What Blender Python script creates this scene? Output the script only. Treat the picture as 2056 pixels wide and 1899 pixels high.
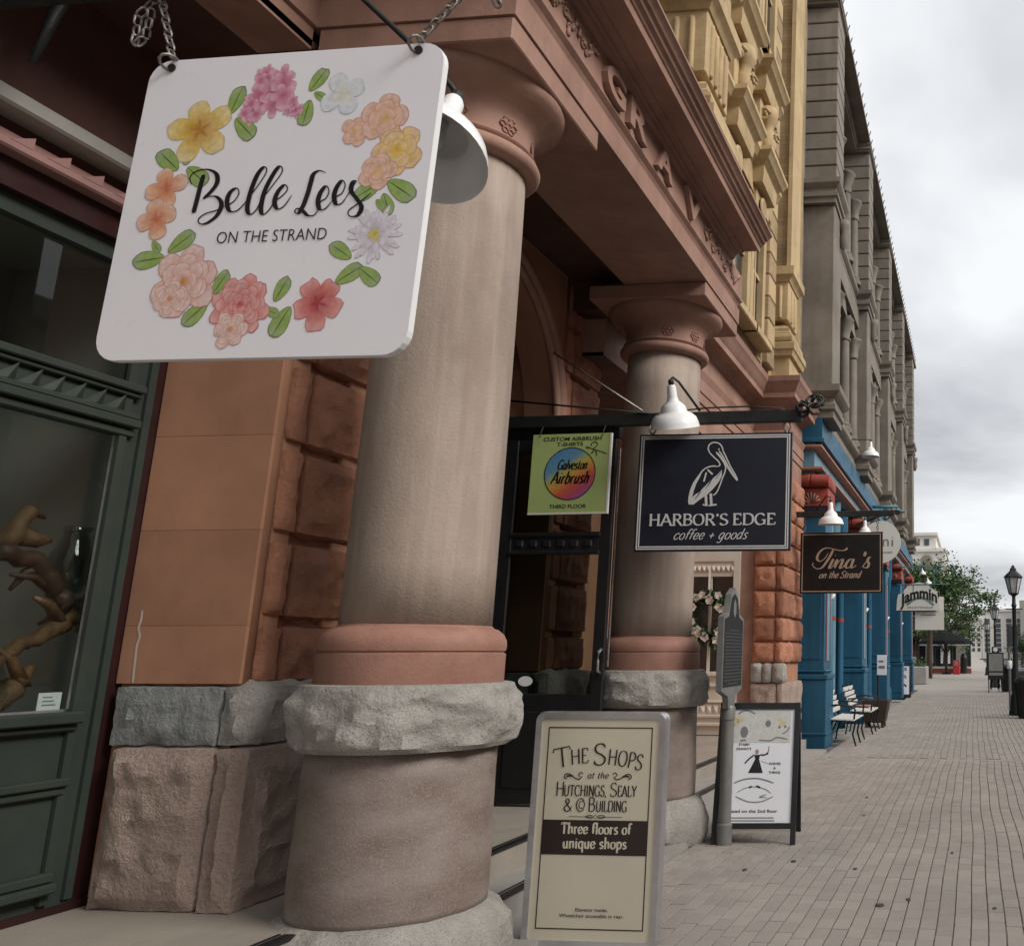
import bpy, bmesh, math, random
from mathutils import Vector, Matrix, noise
R = math.radians
random.seed(7)
for o in list(bpy.data.objects): bpy.data.objects.remove(o)
scene = bpy.context.scene
col = scene.collection

# ------------------------------------------------------------------ camera
cam = bpy.data.cameras.new('camera'); cam.sensor_fit = 'HORIZONTAL'; cam.sensor_width = 36.0
cam.lens = 36.0*1800/2056
cam.shift_x = -(1780-1028)/2056; cam.shift_y = 0.0
cam.clip_start = 0.05; cam.clip_end = 3000
camo = bpy.data.objects.new('camera', cam); col.objects.link(camo)
camo.location = (0, 0, 1.57); camo.rotation_euler = (R(90+11.279), 0, R(5.446))
scene.camera = camo
# ------------------------------------------------------------------ overcast sky
SUN_EL, SUN_AZ = 36, 106      # azimuth from +Y towards +X
world = bpy.data.worlds.new('World'); scene.world = world; world.use_nodes = True
wn = world.node_tree; wn.nodes.clear()
def N(nt, t, **kw):
    n = nt.nodes.new(t)
    for k, v in kw.items():
        if k.startswith('i_'):
            key = k[2:]; key = int(key) if key.isdigit() else key.replace('_', ' ')
            n.inputs[key].default_value = v
        else: setattr(n, k, v)
    return n
def LK(nt, a, ao, b, bi): nt.links.new(a.outputs[ao], b.inputs[bi])
sky = N(wn, 'ShaderNodeTexSky', sky_type='NISHITA', sun_disc=False)
sky.sun_elevation = R(SUN_EL); sky.sun_rotation = R(SUN_AZ); sky.air_density = 1.0; sky.dust_density = 4.0
bg1 = N(wn, 'ShaderNodeBackground', i_1=0.10); LK(wn, sky, 0, bg1, 0)
tc = N(wn, 'ShaderNodeTexCoord')
sep = N(wn, 'ShaderNodeSeparateXYZ'); LK(wn, tc, 'Generated', sep, 0)
zz = N(wn, 'ShaderNodeMath', operation='ABSOLUTE'); LK(wn, sep, 2, zz, 0)
za = N(wn, 'ShaderNodeMath', operation='ADD', i_1=0.22); LK(wn, zz, 0, za, 0)
dx = N(wn, 'ShaderNodeMath', operation='DIVIDE'); LK(wn, sep, 0, dx, 0); LK(wn, za, 0, dx, 1)
dy = N(wn, 'ShaderNodeMath', operation='DIVIDE'); LK(wn, sep, 1, dy, 0); LK(wn, za, 0, dy, 1)
cx = N(wn, 'ShaderNodeCombineXYZ', i_2=3.1); LK(wn, dx, 0, cx, 0); LK(wn, dy, 0, cx, 1)
nz = N(wn, 'ShaderNodeTexNoise', i_Scale=1.15, i_Detail=5.0, i_Roughness=0.5, i_Distortion=0.3); LK(wn, cx, 0, nz, 'Vector')
cr = N(wn, 'ShaderNodeValToRGB'); LK(wn, nz, 0, cr, 0)
e = cr.color_ramp.elements
e[0].position = 0.30; e[0].color = (0.36, 0.37, 0.39, 1)
e[1].position = 0.56; e[1].color = (0.66, 0.67, 0.685, 1)
bg2 = N(wn, 'ShaderNodeBackground', i_1=1.0); LK(wn, cr, 0, bg2, 0)
mx = N(wn, 'ShaderNodeMixShader', i_0=0.93); LK(wn, bg1, 0, mx, 1); LK(wn, bg2, 0, mx, 2)
wo = N(wn, 'ShaderNodeOutputWorld'); LK(wn, mx, 0, wo, 0)
# ------------------------------------------------------------------ veiled sun
sl = bpy.data.lights.new('sun', 'SUN'); sl.energy = 2.0; sl.angle = R(25); sl.color = (1.0, 0.965, 0.92)
so = bpy.data.objects.new('sun', sl); col.objects.link(so)
dirv = Vector((math.sin(R(SUN_AZ))*math.cos(R(SUN_EL)), math.cos(R(SUN_AZ))*math.cos(R(SUN_EL)), math.sin(R(SUN_EL))))
so.rotation_euler = dirv.to_track_quat('Z', 'Y').to_euler(); so.location = (20, 10, 30)
vs = scene.view_settings
vs.view_transform = 'Standard'; vs.look = 'None'; vs.exposure = 0.6; vs.gamma = 1.0; vs.use_curve_mapping = False
scene.render.engine = 'CYCLES'
scene.cycles.max_bounces = 8

# ------------------------------------------------------------------ materials
def mat(name, c1, c2=None, scale=3.0, rough=0.75, bump=0.0, bscale=30.0, speck=0.0, sscale=180.0, scol=(0.05,0.045,0.04),
        metal=0.0, streak=0.0, lstreak=0.0, rnd=0.0, isl=False, stretch=(1,1,1), spec=0.35, detail=6.0, grime=0.0):
    m = bpy.data.materials.new(name); m.use_nodes = True; nt = m.node_tree
    b = nt.nodes['Principled BSDF']
    b.inputs['Roughness'].default_value = rough; b.inputs['Metallic'].default_value = metal
    b.inputs['Specular IOR Level'].default_value = spec
    c2 = c2 or tuple(x*0.8 for x in c1)
    tcn = N(nt, 'ShaderNodeTexCoord')
    geo = N(nt, 'ShaderNodeNewGeometry')
    mp = N(nt, 'ShaderNodeMapping'); mp.inputs['Scale'].default_value = stretch; LK(nt, geo, 'Position', mp, 0)
    n1 = N(nt, 'ShaderNodeTexNoise', i_Scale=scale, i_Detail=detail, i_Roughness=0.6); LK(nt, mp, 0, n1, 'Vector')
    rp = N(nt, 'ShaderNodeValToRGB'); LK(nt, n1, 0, rp, 0)
    el = rp.color_ramp.elements; el[0].position = 0.34; el[1].position = 0.66
    el[0].color = (*c2, 1); el[1].color = (*c1, 1)
    last = (rp, 0)
    def mixc(kind, fac_from, colr=None, colfrom=None, fac=1.0):
        nonlocal last
        mm = N(nt, 'ShaderNodeMix', data_type='RGBA', blend_type=kind)
        mm.inputs[0].default_value = fac
        if fac_from: LK(nt, fac_from[0], fac_from[1], mm, 0)
        LK(nt, last[0], last[1], mm, 6)
        if colr: mm.inputs[7].default_value = (*colr, 1)
        if colfrom: LK(nt, colfrom[0], colfrom[1], mm, 7)
        last = (mm, 2)
    if speck > 0:
        n2 = N(nt, 'ShaderNodeTexNoise', i_Scale=sscale, i_Detail=2.0); LK(nt, geo, 'Position', n2, 'Vector')
        r2 = N(nt, 'ShaderNodeMapRange', i_1=0.54, i_2=0.66, i_3=0.0, i_4=speck); LK(nt, n2, 0, r2, 0)
        mixc('MIX', (r2, 0), colr=scol)
    if streak > 0:
        mp2 = N(nt, 'ShaderNodeMapping'); mp2.inputs['Scale'].default_value = (9, 9, 0.7); LK(nt, geo, 'Position', mp2, 0)
        n3 = N(nt, 'ShaderNodeTexNoise', i_Scale=1.0, i_Detail=5.0); LK(nt, mp2, 0, n3, 'Vector')
        r3 = N(nt, 'ShaderNodeMapRange', i_1=0.45, i_2=0.75, i_3=0.0, i_4=streak); LK(nt, n3, 0, r3, 0)
        mixc('MIX', (r3, 0), colr=tuple(x*0.55 for x in c2))
    if lstreak > 0:
        mp3 = N(nt, 'ShaderNodeMapping'); mp3.inputs['Scale'].default_value = (14, 14, 0.9); mp3.inputs['Location'].default_value = (3.3, 1.7, 5.1); LK(nt, geo, 'Position', mp3, 0)
        n6 = N(nt, 'ShaderNodeTexNoise', i_Scale=1.0, i_Detail=6.0); LK(nt, mp3, 0, n6, 'Vector')
        r6 = N(nt, 'ShaderNodeMapRange', i_1=0.52, i_2=0.72, i_3=0.0, i_4=lstreak); LK(nt, n6, 0, r6, 0)
        mixc('MIX', (r6, 0), colr=tuple(min(0.8, x*1.35) for x in c1))
    if grime > 0:
        n5 = N(nt, 'ShaderNodeTexNoise', i_Scale=1.3, i_Detail=8.0, i_Roughness=0.7); LK(nt, geo, 'Position', n5, 'Vector')
        r5 = N(nt, 'ShaderNodeMapRange', i_1=0.5, i_2=0.72, i_3=0.0, i_4=grime); LK(nt, n5, 0, r5, 0)
        mixc('MIX', (r5, 0), colr=tuple(x*0.5 for x in c2))
    if rnd > 0:
        if isl: src = (geo, 'Random Per Island')
        else:
            oi = N(nt, 'ShaderNodeObjectInfo'); src = (oi, 'Random')
        r4 = N(nt, 'ShaderNodeMapRange', i_1=0.0, i_2=1.0, i_3=1-rnd, i_4=1+rnd*0.6); LK(nt, src[0], src[1], r4, 0)
        cb = N(nt, 'ShaderNodeCombineColor'); [LK(nt, r4, 0, cb, i) for i in range(3)]
        mixc('MULTIPLY', None, colfrom=(cb, 0))
    LK(nt, last[0], last[1], b, 'Base Color')
    if bump > 0:
        nb = N(nt, 'ShaderNodeTexNoise', i_Scale=bscale, i_Detail=6.0, i_Roughness=0.65); LK(nt, geo, 'Position', nb, 'Vector')
        bp = N(nt, 'ShaderNodeBump', i_Strength=bump, i_Distance=0.02); LK(nt, nb, 0, bp, 'Height'); LK(nt, bp, 0, b, 'Normal')
    if rough < 0.9:
        nr = N(nt, 'ShaderNodeTexNoise', i_Scale=7.0, i_Detail=4.0); LK(nt, geo, 'Position', nr, 'Vector')
        rr = N(nt, 'ShaderNodeMapRange', i_1=0.3, i_2=0.7, i_3=max(0.05, rough-0.1), i_4=min(1, rough+0.12)); LK(nt, nr, 0, rr, 0)
        LK(nt, rr, 0, b, 'Roughness')
    return m
def glass(name, tint=(0.8,0.85,0.85), rough=0.02, mixf=0.9):
    m = bpy.data.materials.new(name); m.use_nodes = True; nt = m.node_tree; nt.nodes.clear()
    g = N(nt, 'ShaderNodeBsdfGlossy', i_Roughness=rough); g.inputs[0].default_value = (1,1,1,1)
    t = N(nt, 'ShaderNodeBsdfTransparent'); t.inputs[0].default_value = (*tint, 1)
    f0 = N(nt, 'ShaderNodeFresnel', i_IOR=1.5); ge = N(nt, 'ShaderNodeNewGeometry')
    iv = N(nt, 'ShaderNodeMath', operation='SUBTRACT', i_0=1.0); LK(nt, ge, 'Backfacing', iv, 1)
    f = N(nt, 'ShaderNodeMath', operation='MULTIPLY'); LK(nt, f0, 0, f, 0); LK(nt, iv, 0, f, 1)
    x = N(nt, 'ShaderNodeMixShader'); LK(nt, f, 0, x, 0); LK(nt, t, 0, x, 1); LK(nt, g, 0, x, 2)
    o = N(nt, 'ShaderNodeOutputMaterial'); LK(nt, x, 0, o, 0)
    return m
def attr_mat(name, rough=0.5):
    m = bpy.data.materials.new(name); m.use_nodes = True; nt = m.node_tree; b = nt.nodes['Principled BSDF']
    a = N(nt, 'ShaderNodeVertexColor', layer_name='Col'); 
    geo = N(nt, 'ShaderNodeNewGeometry')
    n1 = N(nt, 'ShaderNodeTexNoise', i_Scale=60.0, i_Detail=4.0); LK(nt, geo, 'Position', n1, 'Vector')
    r = N(nt, 'ShaderNodeMapRange', i_1=0.3, i_2=0.7, i_3=0.82, i_4=1.1); LK(nt, n1, 0, r, 0)
    cb = N(nt, 'ShaderNodeCombineColor'); [LK(nt, r, 0, cb, i) for i in range(3)]
    mm = N(nt, 'ShaderNodeMix', data_type='RGBA', blend_type='MULTIPLY'); mm.inputs[0].default_value = 1
    LK(nt, a, 0, mm, 6); LK(nt, cb, 0, mm, 7); LK(nt, mm, 2, b, 'Base Color')
    b.inputs['Roughness'].default_value = rough
    return m
def brickmat(name, c1, c2, mortar, bw=0.21, bh=0.07):
    m = bpy.data.materials.new(name); m.use_nodes = True; nt = m.node_tree; b = nt.nodes['Principled BSDF']
    geo = N(nt, 'ShaderNodeNewGeometry'); sp = N(nt, 'ShaderNodeSeparateXYZ'); LK(nt, geo, 'Position', sp, 0)
    ad = N(nt, 'ShaderNodeMath', operation='ADD'); LK(nt, sp, 0, ad, 0); LK(nt, sp, 1, ad, 1)
    cb = N(nt, 'ShaderNodeCombineXYZ'); LK(nt, ad, 0, cb, 0); LK(nt, sp, 2, cb, 1)
    bt = N(nt, 'ShaderNodeTexBrick', i_Scale=1.0, i_Mortar_Size=0.006, i_Brick_Width=bw, i_Row_Height=bh)
    LK(nt, cb, 0, bt, 'Vector')
    bt.inputs['Color1'].default_value = (*c1,1); bt.inputs['Color2'].default_value = (*c2,1); bt.inputs['Mortar'].default_value = (*mortar,1)
    nz = N(nt, 'ShaderNodeTexNoise', i_Scale=2.5, i_Detail=6.0); LK(nt, geo, 'Position', nz, 'Vector')
    r = N(nt, 'ShaderNodeMapRange', i_1=0.3, i_2=0.7, i_3=0.7, i_4=1.1); LK(nt, nz, 0, r, 0)
    cc = N(nt, 'ShaderNodeCombineColor'); [LK(nt, r, 0, cc, i) for i in range(3)]
    mm = N(nt, 'ShaderNodeMix', data_type='RGBA', blend_type='MULTIPLY'); mm.inputs[0].default_value = 1
    LK(nt, bt, 0, mm, 6); LK(nt, cc, 0, mm, 7); LK(nt, mm, 2, b, 'Base Color')
    bp = N(nt, 'ShaderNodeBump', i_Strength=0.4, i_Distance=0.01, invert=True); LK(nt, bt, 1, bp, 'Height'); LK(nt, bp, 0, b, 'Normal')
    b.inputs['Roughness'].default_value = 0.85
    return m
M = {}
M['brown'] = mat('brown_paint', (0.365,0.212,0.160), (0.27,0.152,0.112), 1.8, 0.7, 0.15, 40, streak=0.3, grime=0.35)
M['brown_shaded'] = mat('brown_paint_shaded', (0.085,0.038,0.030), (0.062,0.028,0.022), 2.0, 0.8, 0.1, 30)  # dark brown paint, deepened further to carry shade under portico and in recess
M['terra'] = mat('terracotta', (0.38,0.20,0.148), (0.30,0.15,0.108), 3, 0.7, 0.2, 60, speck=0.2, grime=0.45)
M['sand'] = mat('brown_sandstone', (0.45,0.225,0.135), (0.33,0.165,0.10), 1.4, 0.85, 0.06, 90, grime=0.3, speck=0.12, scol=(0.28,0.14,0.09), rnd=0.16)
M['rust'] = mat('red_sandstone', (0.45,0.20,0.118), (0.32,0.145,0.09), 4.5, 0.85, 0.7, 34, rnd=0.25, grime=0.25)
M['shaft'] = mat('column_stone', (0.395,0.318,0.262), (0.29,0.225,0.18), 3.0, 0.7, 0.25, 70, streak=0.4, speck=0.25, sscale=140, scol=(0.27,0.205,0.16), stretch=(1,1,0.4), grime=0.4, lstreak=0.28)
M['drum'] = mat('speckled_granite', (0.285,0.235,0.21), (0.195,0.148,0.125), 3.2, 0.6, 0.25, 90, speck=0.5, sscale=110, scol=(0.37,0.30,0.235), grime=0.5, stretch=(1,1,2.2))
M['granite'] = mat('grey_granite', (0.40,0.375,0.34), (0.30,0.28,0.25), 5, 0.85, 0.9, 24, speck=0.55, sscale=150, scol=(0.12,0.115,0.11))
M['pinkgranite'] = mat('pink_granite', (0.44,0.335,0.27), (0.35,0.265,0.225), 3.0, 0.88, 1.0, 42, speck=0.3, sscale=110, scol=(0.18,0.13,0.10), grime=0.3)
M['darkgranite'] = mat('dark_granite', (0.30,0.305,0.295), (0.20,0.21,0.205), 6, 0.85, 0.9, 26, speck=0.5, sscale=150, scol=(0.07,0.07,0.07))
M['green'] = mat('green_paint', (0.038,0.048,0.039), (0.030,0.038,0.032), 3, 0.68, 0.05, 60, spec=0.2)
M['oxblood'] = mat('oxblood_paint', (0.030,0.009,0.009), (0.022,0.007,0.007), 3, 0.5, 0.05, 60)
M['pinkpaint'] = mat('pink_paint', (0.30,0.17,0.155), (0.25,0.14,0.125), 3, 0.6, 0.05, 60)
M['greypaint'] = mat('grey_paint', (0.30,0.29,0.26), None, 3, 0.6, 0.05, 60)
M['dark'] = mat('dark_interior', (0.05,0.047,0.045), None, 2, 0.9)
M['interior'] = mat('grey_interior', (0.30,0.285,0.265), None, 1, 0.9)
M['black'] = mat('black_paint', (0.012,0.012,0.013), (0.018,0.017,0.017), 8, 0.4, 0.05, 60)
M['iron'] = mat('black_iron', (0.02,0.022,0.021), (0.012,0.012,0.012), 12, 0.5, 0.2, 80)
M['steel'] = mat('tarnished_steel', (0.35,0.33,0.30), (0.18,0.16,0.14), 40, 0.45, 0.2, 90, metal=0.8)
M['alu'] = mat('brushed_aluminium', (0.55,0.55,0.56), (0.48,0.48,0.49), 20, 0.35, 0.03, 60, metal=0.75)
M['pole'] = mat('grey_metal_pole', (0.21,0.207,0.197), None, 10, 0.5, 0.05, 50, metal=0.2)
M['white'] = mat('white_enamel', (0.80,0.80,0.79), (0.76,0.76,0.75), 4, 0.35)
M['lampin'] = mat('lamp_inside', (0.74,0.74,0.72), None, 4, 0.6)
M['signwhite'] = mat('white_sign_board', (0.80,0.80,0.83), (0.77,0.77,0.805), 3, 0.35)
M['whitepaint'] = mat('cream_white_paint', (0.66,0.62,0.53), (0.58,0.54,0.46), 4, 0.55, 0.05, 50, grime=0.2)
M['yellow'] = mat('buff_stone', (0.54,0.40,0.22), (0.42,0.305,0.165), 1.6, 0.8, 0.25, 40, grime=0.55, streak=0.35)
M['buffbrick'] = brickmat('buff_brick', (0.38,0.27,0.145), (0.32,0.225,0.12), (0.28,0.205,0.125))
M['grey'] = mat('grey_stucco', (0.245,0.212,0.175), (0.17,0.148,0.122), 1.2, 0.85, 0.2, 35, streak=0.35, grime=0.35)
M['blue'] = mat('blue_paint', (0.020,0.112,0.195), (0.016,0.088,0.155), 1.2, 0.5, 0.08, 40, streak=0.4, grime=0.35, lstreak=0.15)
M['bluelight'] = mat('pale_blue_paint', (0.13,0.25,0.32), (0.10,0.21,0.27), 3, 0.5)
M['teal'] = mat('teal_paint', (0.06,0.22,0.24), None, 3, 0.5)
M['redpaint'] = mat('red_paint', (0.32,0.062,0.040), (0.24,0.045,0.03), 5, 0.6, 0.1, 50)
M['landing'] = mat('landing_stone', (0.34,0.30,0.25), (0.28,0.245,0.205), 1.6, 0.8, 0.15, 50, speck=0.12, grime=0.35)
M['tread'] = mat('step_stone', (0.36,0.34,0.31), (0.30,0.285,0.26), 2.0, 0.8, 0.15, 50, speck=0.15, grime=0.3)
M['paver'] = mat('brick_paver', (0.365,0.325,0.285), (0.305,0.272,0.24), 0.9, 0.85, 0.25, 45, speck=0.15, sscale=140, rnd=0.09, grime=0.22)
M['paver_i'] = mat('brick_paver_field', (0.365,0.325,0.285), (0.305,0.272,0.24), 0.9, 0.85, 0.25, 45, speck=0.15, sscale=140, rnd=0.09, isl=True, grime=0.22)
M['sandbed'] = mat('joint_sand', (0.185,0.162,0.138), None, 8, 0.95)
M['plaza'] = mat('plaza_paving', (0.35,0.315,0.28), (0.30,0.27,0.24), 1.5, 0.9, 0.1, 50, speck=0.1)
M['canvas'] = mat('black_canvas', (0.012,0.013,0.013), None, 8, 0.95, spec=0.1)
M['concrete'] = mat('concrete', (0.36,0.335,0.305), (0.30,0.28,0.255), 1.5, 0.9, 0.15, 50, speck=0.1, grime=0.2)
M['asphalt'] = mat('asphalt', (0.06,0.06,0.06), (0.045,0.045,0.045), 4, 0.9, 0.3, 60)
M['cream'] = mat('cream_poster', (0.60,0.55,0.43), (0.56,0.51,0.40), 2.5, 0.35)
M['darkbrown'] = mat('dark_brown_print', (0.030,0.020,0.018), None, 3, 0.4)
M['ink'] = mat('black_ink', (0.015,0.014,0.015), None, 3, 0.4)
M['navy'] = mat('navy_sign_board', (0.013,0.016,0.028), (0.011,0.013,0.022), 3, 0.45)
M['offwhite'] = mat('off_white_print', (0.66,0.64,0.62), (0.60,0.58,0.56), 20, 0.5)
M['lime'] = mat('lime_sign_board', (0.42,0.52,0.19), (0.39,0.48,0.18), 3, 0.45)
M['blackboard'] = mat('black_brown_board', (0.012,0.010,0.010), None, 3, 0.4)
M['gold'] = mat('tan_gold_print', (0.42,0.31,0.22), (0.36,0.27,0.19), 20, 0.5)
M['creamboard'] = mat('cream_sign_board', (0.76,0.73,0.66), (0.71,0.68,0.61), 3, 0.5)
M['greyink'] = mat('grey_ink', (0.22,0.22,0.23), None, 3, 0.5)
M['bronze'] = mat('painted_cast_plaque', (0.040,0.042,0.045), (0.032,0.034,0.036), 30, 0.9, 0.2, 90, spec=0.05)
M['casttext'] = mat('cast_lettering', (0.085,0.085,0.085), None, 60, 0.9, spec=0.05)
M['bark'] = mat('bark', (0.10,0.075,0.055), (0.07,0.052,0.04), 12, 0.9, 0.5, 40)
M['driftwood'] = mat('driftwood', (0.17,0.088,0.04), (0.075,0.04,0.02), 22, 0.6, 0.4, 40, stretch=(1,1,0.3))
M['darkwood'] = mat('dark_carved_wood', (0.07,0.040,0.028), (0.045,0.026,0.018), 9, 0.45, 0.3, 40)
M['leaf'] = mat('leaf_green', (0.105,0.16,0.062), (0.065,0.115,0.042), 0.8, 0.6, rnd=0.35, isl=True)
M['leaf2'] = mat('leaf_dark_green', (0.04,0.085,0.03), (0.025,0.055,0.02), 8, 0.6, rnd=0.35, isl=True)
M['petal'] = mat('white_petal', (0.75,0.72,0.64), None, 8, 0.6, rnd=0.15, isl=True)
M['farwhite'] = mat('far_white_wall', (0.60,0.58,0.54), (0.54,0.52,0.48), 0.3, 0.9)
M['farglass'] = mat('far_window', (0.06,0.07,0.08), None, 1, 0.25)
M['skin'] = mat('skin', (0.42,0.26,0.19), None, 5, 0.6)
M['cloth_dark'] = mat('dark_trousers', (0.03,0.025,0.024), None, 8, 0.9)
M['cloth_pink'] = mat('pale_pink_shirt', (0.55,0.40,0.38), None, 8, 0.9)
M['carwhite'] = mat('white_car_paint', (0.72,0.73,0.75), None, 2, 0.2, spec=0.6)
M['cardark'] = mat('dark_car_paint', (0.03,0.03,0.035), None, 2, 0.2, spec=0.6)
M['carsilver'] = mat('silver_car_paint', (0.38,0.39,0.40), None, 2, 0.25, metal=0.4)
M['rubber'] = mat('rubber', (0.02,0.02,0.02), None, 5, 0.8)
M['slat'] = mat('painted_bench_slats', (0.62,0.60,0.56), (0.54,0.52,0.49), 10, 0.6, 0.1, 50)
M['lampglass'] = mat('frosted_lantern_glass', (0.55,0.56,0.56), None, 5, 0.3)
M['brownpot'] = mat('brown_wicker', (0.075,0.050,0.038), (0.05,0.034,0.026), 25, 0.8, 0.5, 90)
M['pinkplate'] = mat('pink_plate', (0.45,0.25,0.21), None, 8, 0.5)
M['print'] = attr_mat('colour_print', 0.4)
M['glass'] = glass('window_glass', (0.80,0.84,0.82))
M['doorglass'] = glass('door_glass', (0.52,0.55,0.53))
M['darkglass'] = mat('dark_shop_glass', (0.02,0.024,0.028), None, 1, 0.08, spec=0.6)
M['streakwhite'] = mat('lime_streak', (0.62,0.50,0.42), None, 20, 0.9)

# ------------------------------------------------------------------ geometry helpers
def facet(q, sc):
    # scalloped, conchoidal breaks with sharp ridges between them
    w = noise.noise_vector(q*sc*0.6)*0.35
    d, p = noise.voronoi(q*sc+w); return d[0]*d[0]*1.5-0.42
class MB:
    def __init__(s): s.v = []; s.f = []
    def add(s, v, f):
        k = len(s.v); s.v += [tuple(p) for p in v]; s.f += [tuple(i+k for i in q) for q in f]; return s
    def box(s, x0, x1, y0, y1, z0, z1):
        return s.add([(x0,y0,z0),(x1,y0,z0),(x1,y1,z0),(x0,y1,z0),(x0,y0,z1),(x1,y0,z1),(x1,y1,z1),(x0,y1,z1)],
                     [(0,3,2,1),(4,5,6,7),(0,1,5,4),(1,2,6,5),(2,3,7,6),(3,0,4,7)])
    def cbox(s, x0, x1, y0, y1, z0, z1, c=0.006):
        bm = bmesh.new()
        bmesh.ops.create_cube(bm, size=1.0)
        for v in bm.verts:
            v.co = Vector((x0 if v.co.x < 0 else x1, y0 if v.co.y < 0 else y1, z0 if v.co.z < 0 else z1))
        bmesh.ops.bevel(bm, geom=list(bm.edges), offset=c, segments=1, affect='EDGES')
        bm.verts.index_update()
        s.add([v.co[:] for v in bm.verts], [[v.index for v in f.verts] for f in bm.faces]); bm.free(); return s
    def prism(s, pts, axis, a0, a1):
        n = len(pts)
        def P(p, a):
            return (a, p[0], p[1]) if axis == 'x' else (p[0], a, p[1]) if axis == 'y' else (p[0], p[1], a)
        v = [P(p, a0) for p in pts] + [P(p, a1) for p in pts]
        f = [tuple(range(n))[::-1], tuple(range(n, 2*n))] + [(i, (i+1) % n, n+(i+1) % n, n+i) for i in range(n)]
        return s.add(v, f)
    def sweep(s, path, prof):
        # path: plan points, outward = right of travel; prof: closed loop of (out, z)
        n = len(path); m = len(prof); v = []
        nor = []
        for i in range(n-1):
            d = Vector(path[i+1])-Vector(path[i]); d.normalize(); nor.append(Vector((d.y, -d.x)))
        for i in range(n):
            if i == 0: o = nor[0]
            elif i == n-1: o = nor[-1]
            else: o = (nor[i-1]+nor[i])/(1+nor[i-1].dot(nor[i]))
            for (a, z) in prof: v.append((path[i][0]+o.x*a, path[i][1]+o.y*a, z))
        f = []
        for i in range(n-1):
            for j in range(m):
                k = (j+1) % m
                f.append((i*m+j, i*m+k, (i+1)*m+k, (i+1)*m+j))
        f += [tuple(range(m))[::-1], tuple((n-1)*m+j for j in range(m))]
        return s.add(v, f)
    def lathe(s, prof, cx=0, cy=0, n=32, rf=None, caps=True):
        v = []; m = len(prof)
        for i in range(n):
            a = 2*math.pi*i/n
            for j, (r, z) in enumerate(prof):
                rr = r if rf is None else r+rf(a, z, r)
                v.append((cx+rr*math.cos(a), cy+rr*math.sin(a), z))
        f = []
        for i in range(n):
            k = (i+1) % n
            for j in range(m-1): f.append((i*m+j, k*m+j, k*m+j+1, i*m+j+1))
        if caps:
            if prof[0][0] > 1e-4: f.append(tuple(i*m for i in range(n))[::-1])
            if prof[-1][0] > 1e-4: f.append(tuple(i*m+m-1 for i in range(n)))
        return s.add(v, f)
    def tube(s, path, r, n=8, closed=False):
        pts = [Vector(p) for p in path]; N_ = len(pts); v = []
        rr = r if isinstance(r, (list, tuple)) else [r]*N_
        up = Vector((0, 0, 1))
        for i in range(N_):
            if closed: d = pts[(i+1) % N_]-pts[i-1]
            else: d = pts[min(i+1, N_-1)]-pts[max(i-1, 0)]
            d.normalize()
            a = d.cross(up if abs(d.z) < 0.95 else Vector((0, 1, 0))); a.normalize(); b = d.cross(a)
            for k in range(n):
                t = 2*math.pi*k/n; v.append(pts[i]+(a*math.cos(t)+b*math.sin(t))*rr[i])
        f = []
        for i in range(N_ if closed else N_-1):
            j = (i+1) % N_
            for k in range(n): f.append((i*n+k, i*n+(k+1) % n, j*n+(k+1) % n, j*n+k))
        if not closed: f += [tuple(range(n))[::-1], tuple((N_-1)*n+k for k in range(n))]
        return s.add(v, f)
    def rough(s, x0, x1, y0, y1, z0, z1, amp=0.03, seed=0, res=0.05, margin=0.0, faces='xyz', bulge=0.02, freq=6.0):
        # rock-faced block: every face is a grid pushed out and broken up by noise
        L = (x1-x0, y1-y0, z1-z0); n = [max(3, min(26, int(round(l/res)))) for l in L]
        o = Vector((x0, y0, z0)); pts = {}
        def idx(i, j, k):
            key = (i, j, k)
            if key in pts: return pts[key]
            u = (i/n[0], j/n[1], k/n[2]); p = Vector((x0+u[0]*L[0], y0+u[1]*L[1], z0+u[2]*L[2]))
            q = p+Vector((seed*3.7, seed*1.3, seed*2.1))
            e = []
            for a in range(3):
                t = min(u[a], 1-u[a])*L[a]
                e.append(t)
            onf = [u[a] in (0.0, 1.0) for a in range(3)]
            for a in range(3):
                if not onf[a]: continue
                ins = min([e[b] for b in range(3) if b != a])
                w = max(0.0, min(1.0, (ins-margin)/0.045))
                h = (0.35*noise.fractal(q*freq*1.6, 0.9, 2.1, 4)+0.75*facet(q, freq*1.25)+0.45*facet(q+Vector((5,1,2)), freq*3.0)+0.4*noise.noise(q*2.3))*amp
                d = (bulge+h)*w
                if sum(onf) > 1: d = -abs(noise.noise(q*9))*amp*0.55
                p[a] += d*(1 if u[a] == 1.0 else -1)
            pts[key] = len(s.v); s.v.append(tuple(p)); return pts[key]
        for a in range(3):
            b, c = (a+1) % 3, (a+2) % 3
            for side in (0, n[a]):
                for i in range(n[b]):
                    for j in range(n[c]):
                        q = []
                        for (di, dj) in ((0,0),(1,0),(1,1),(0,1)):
                            t = [0,0,0]; t[a] = side; t[b] = i+di; t[c] = j+dj; q.append(idx(*t))
                        s.f.append(tuple(q) if side else tuple(q[::-1]))
        return s
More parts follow.
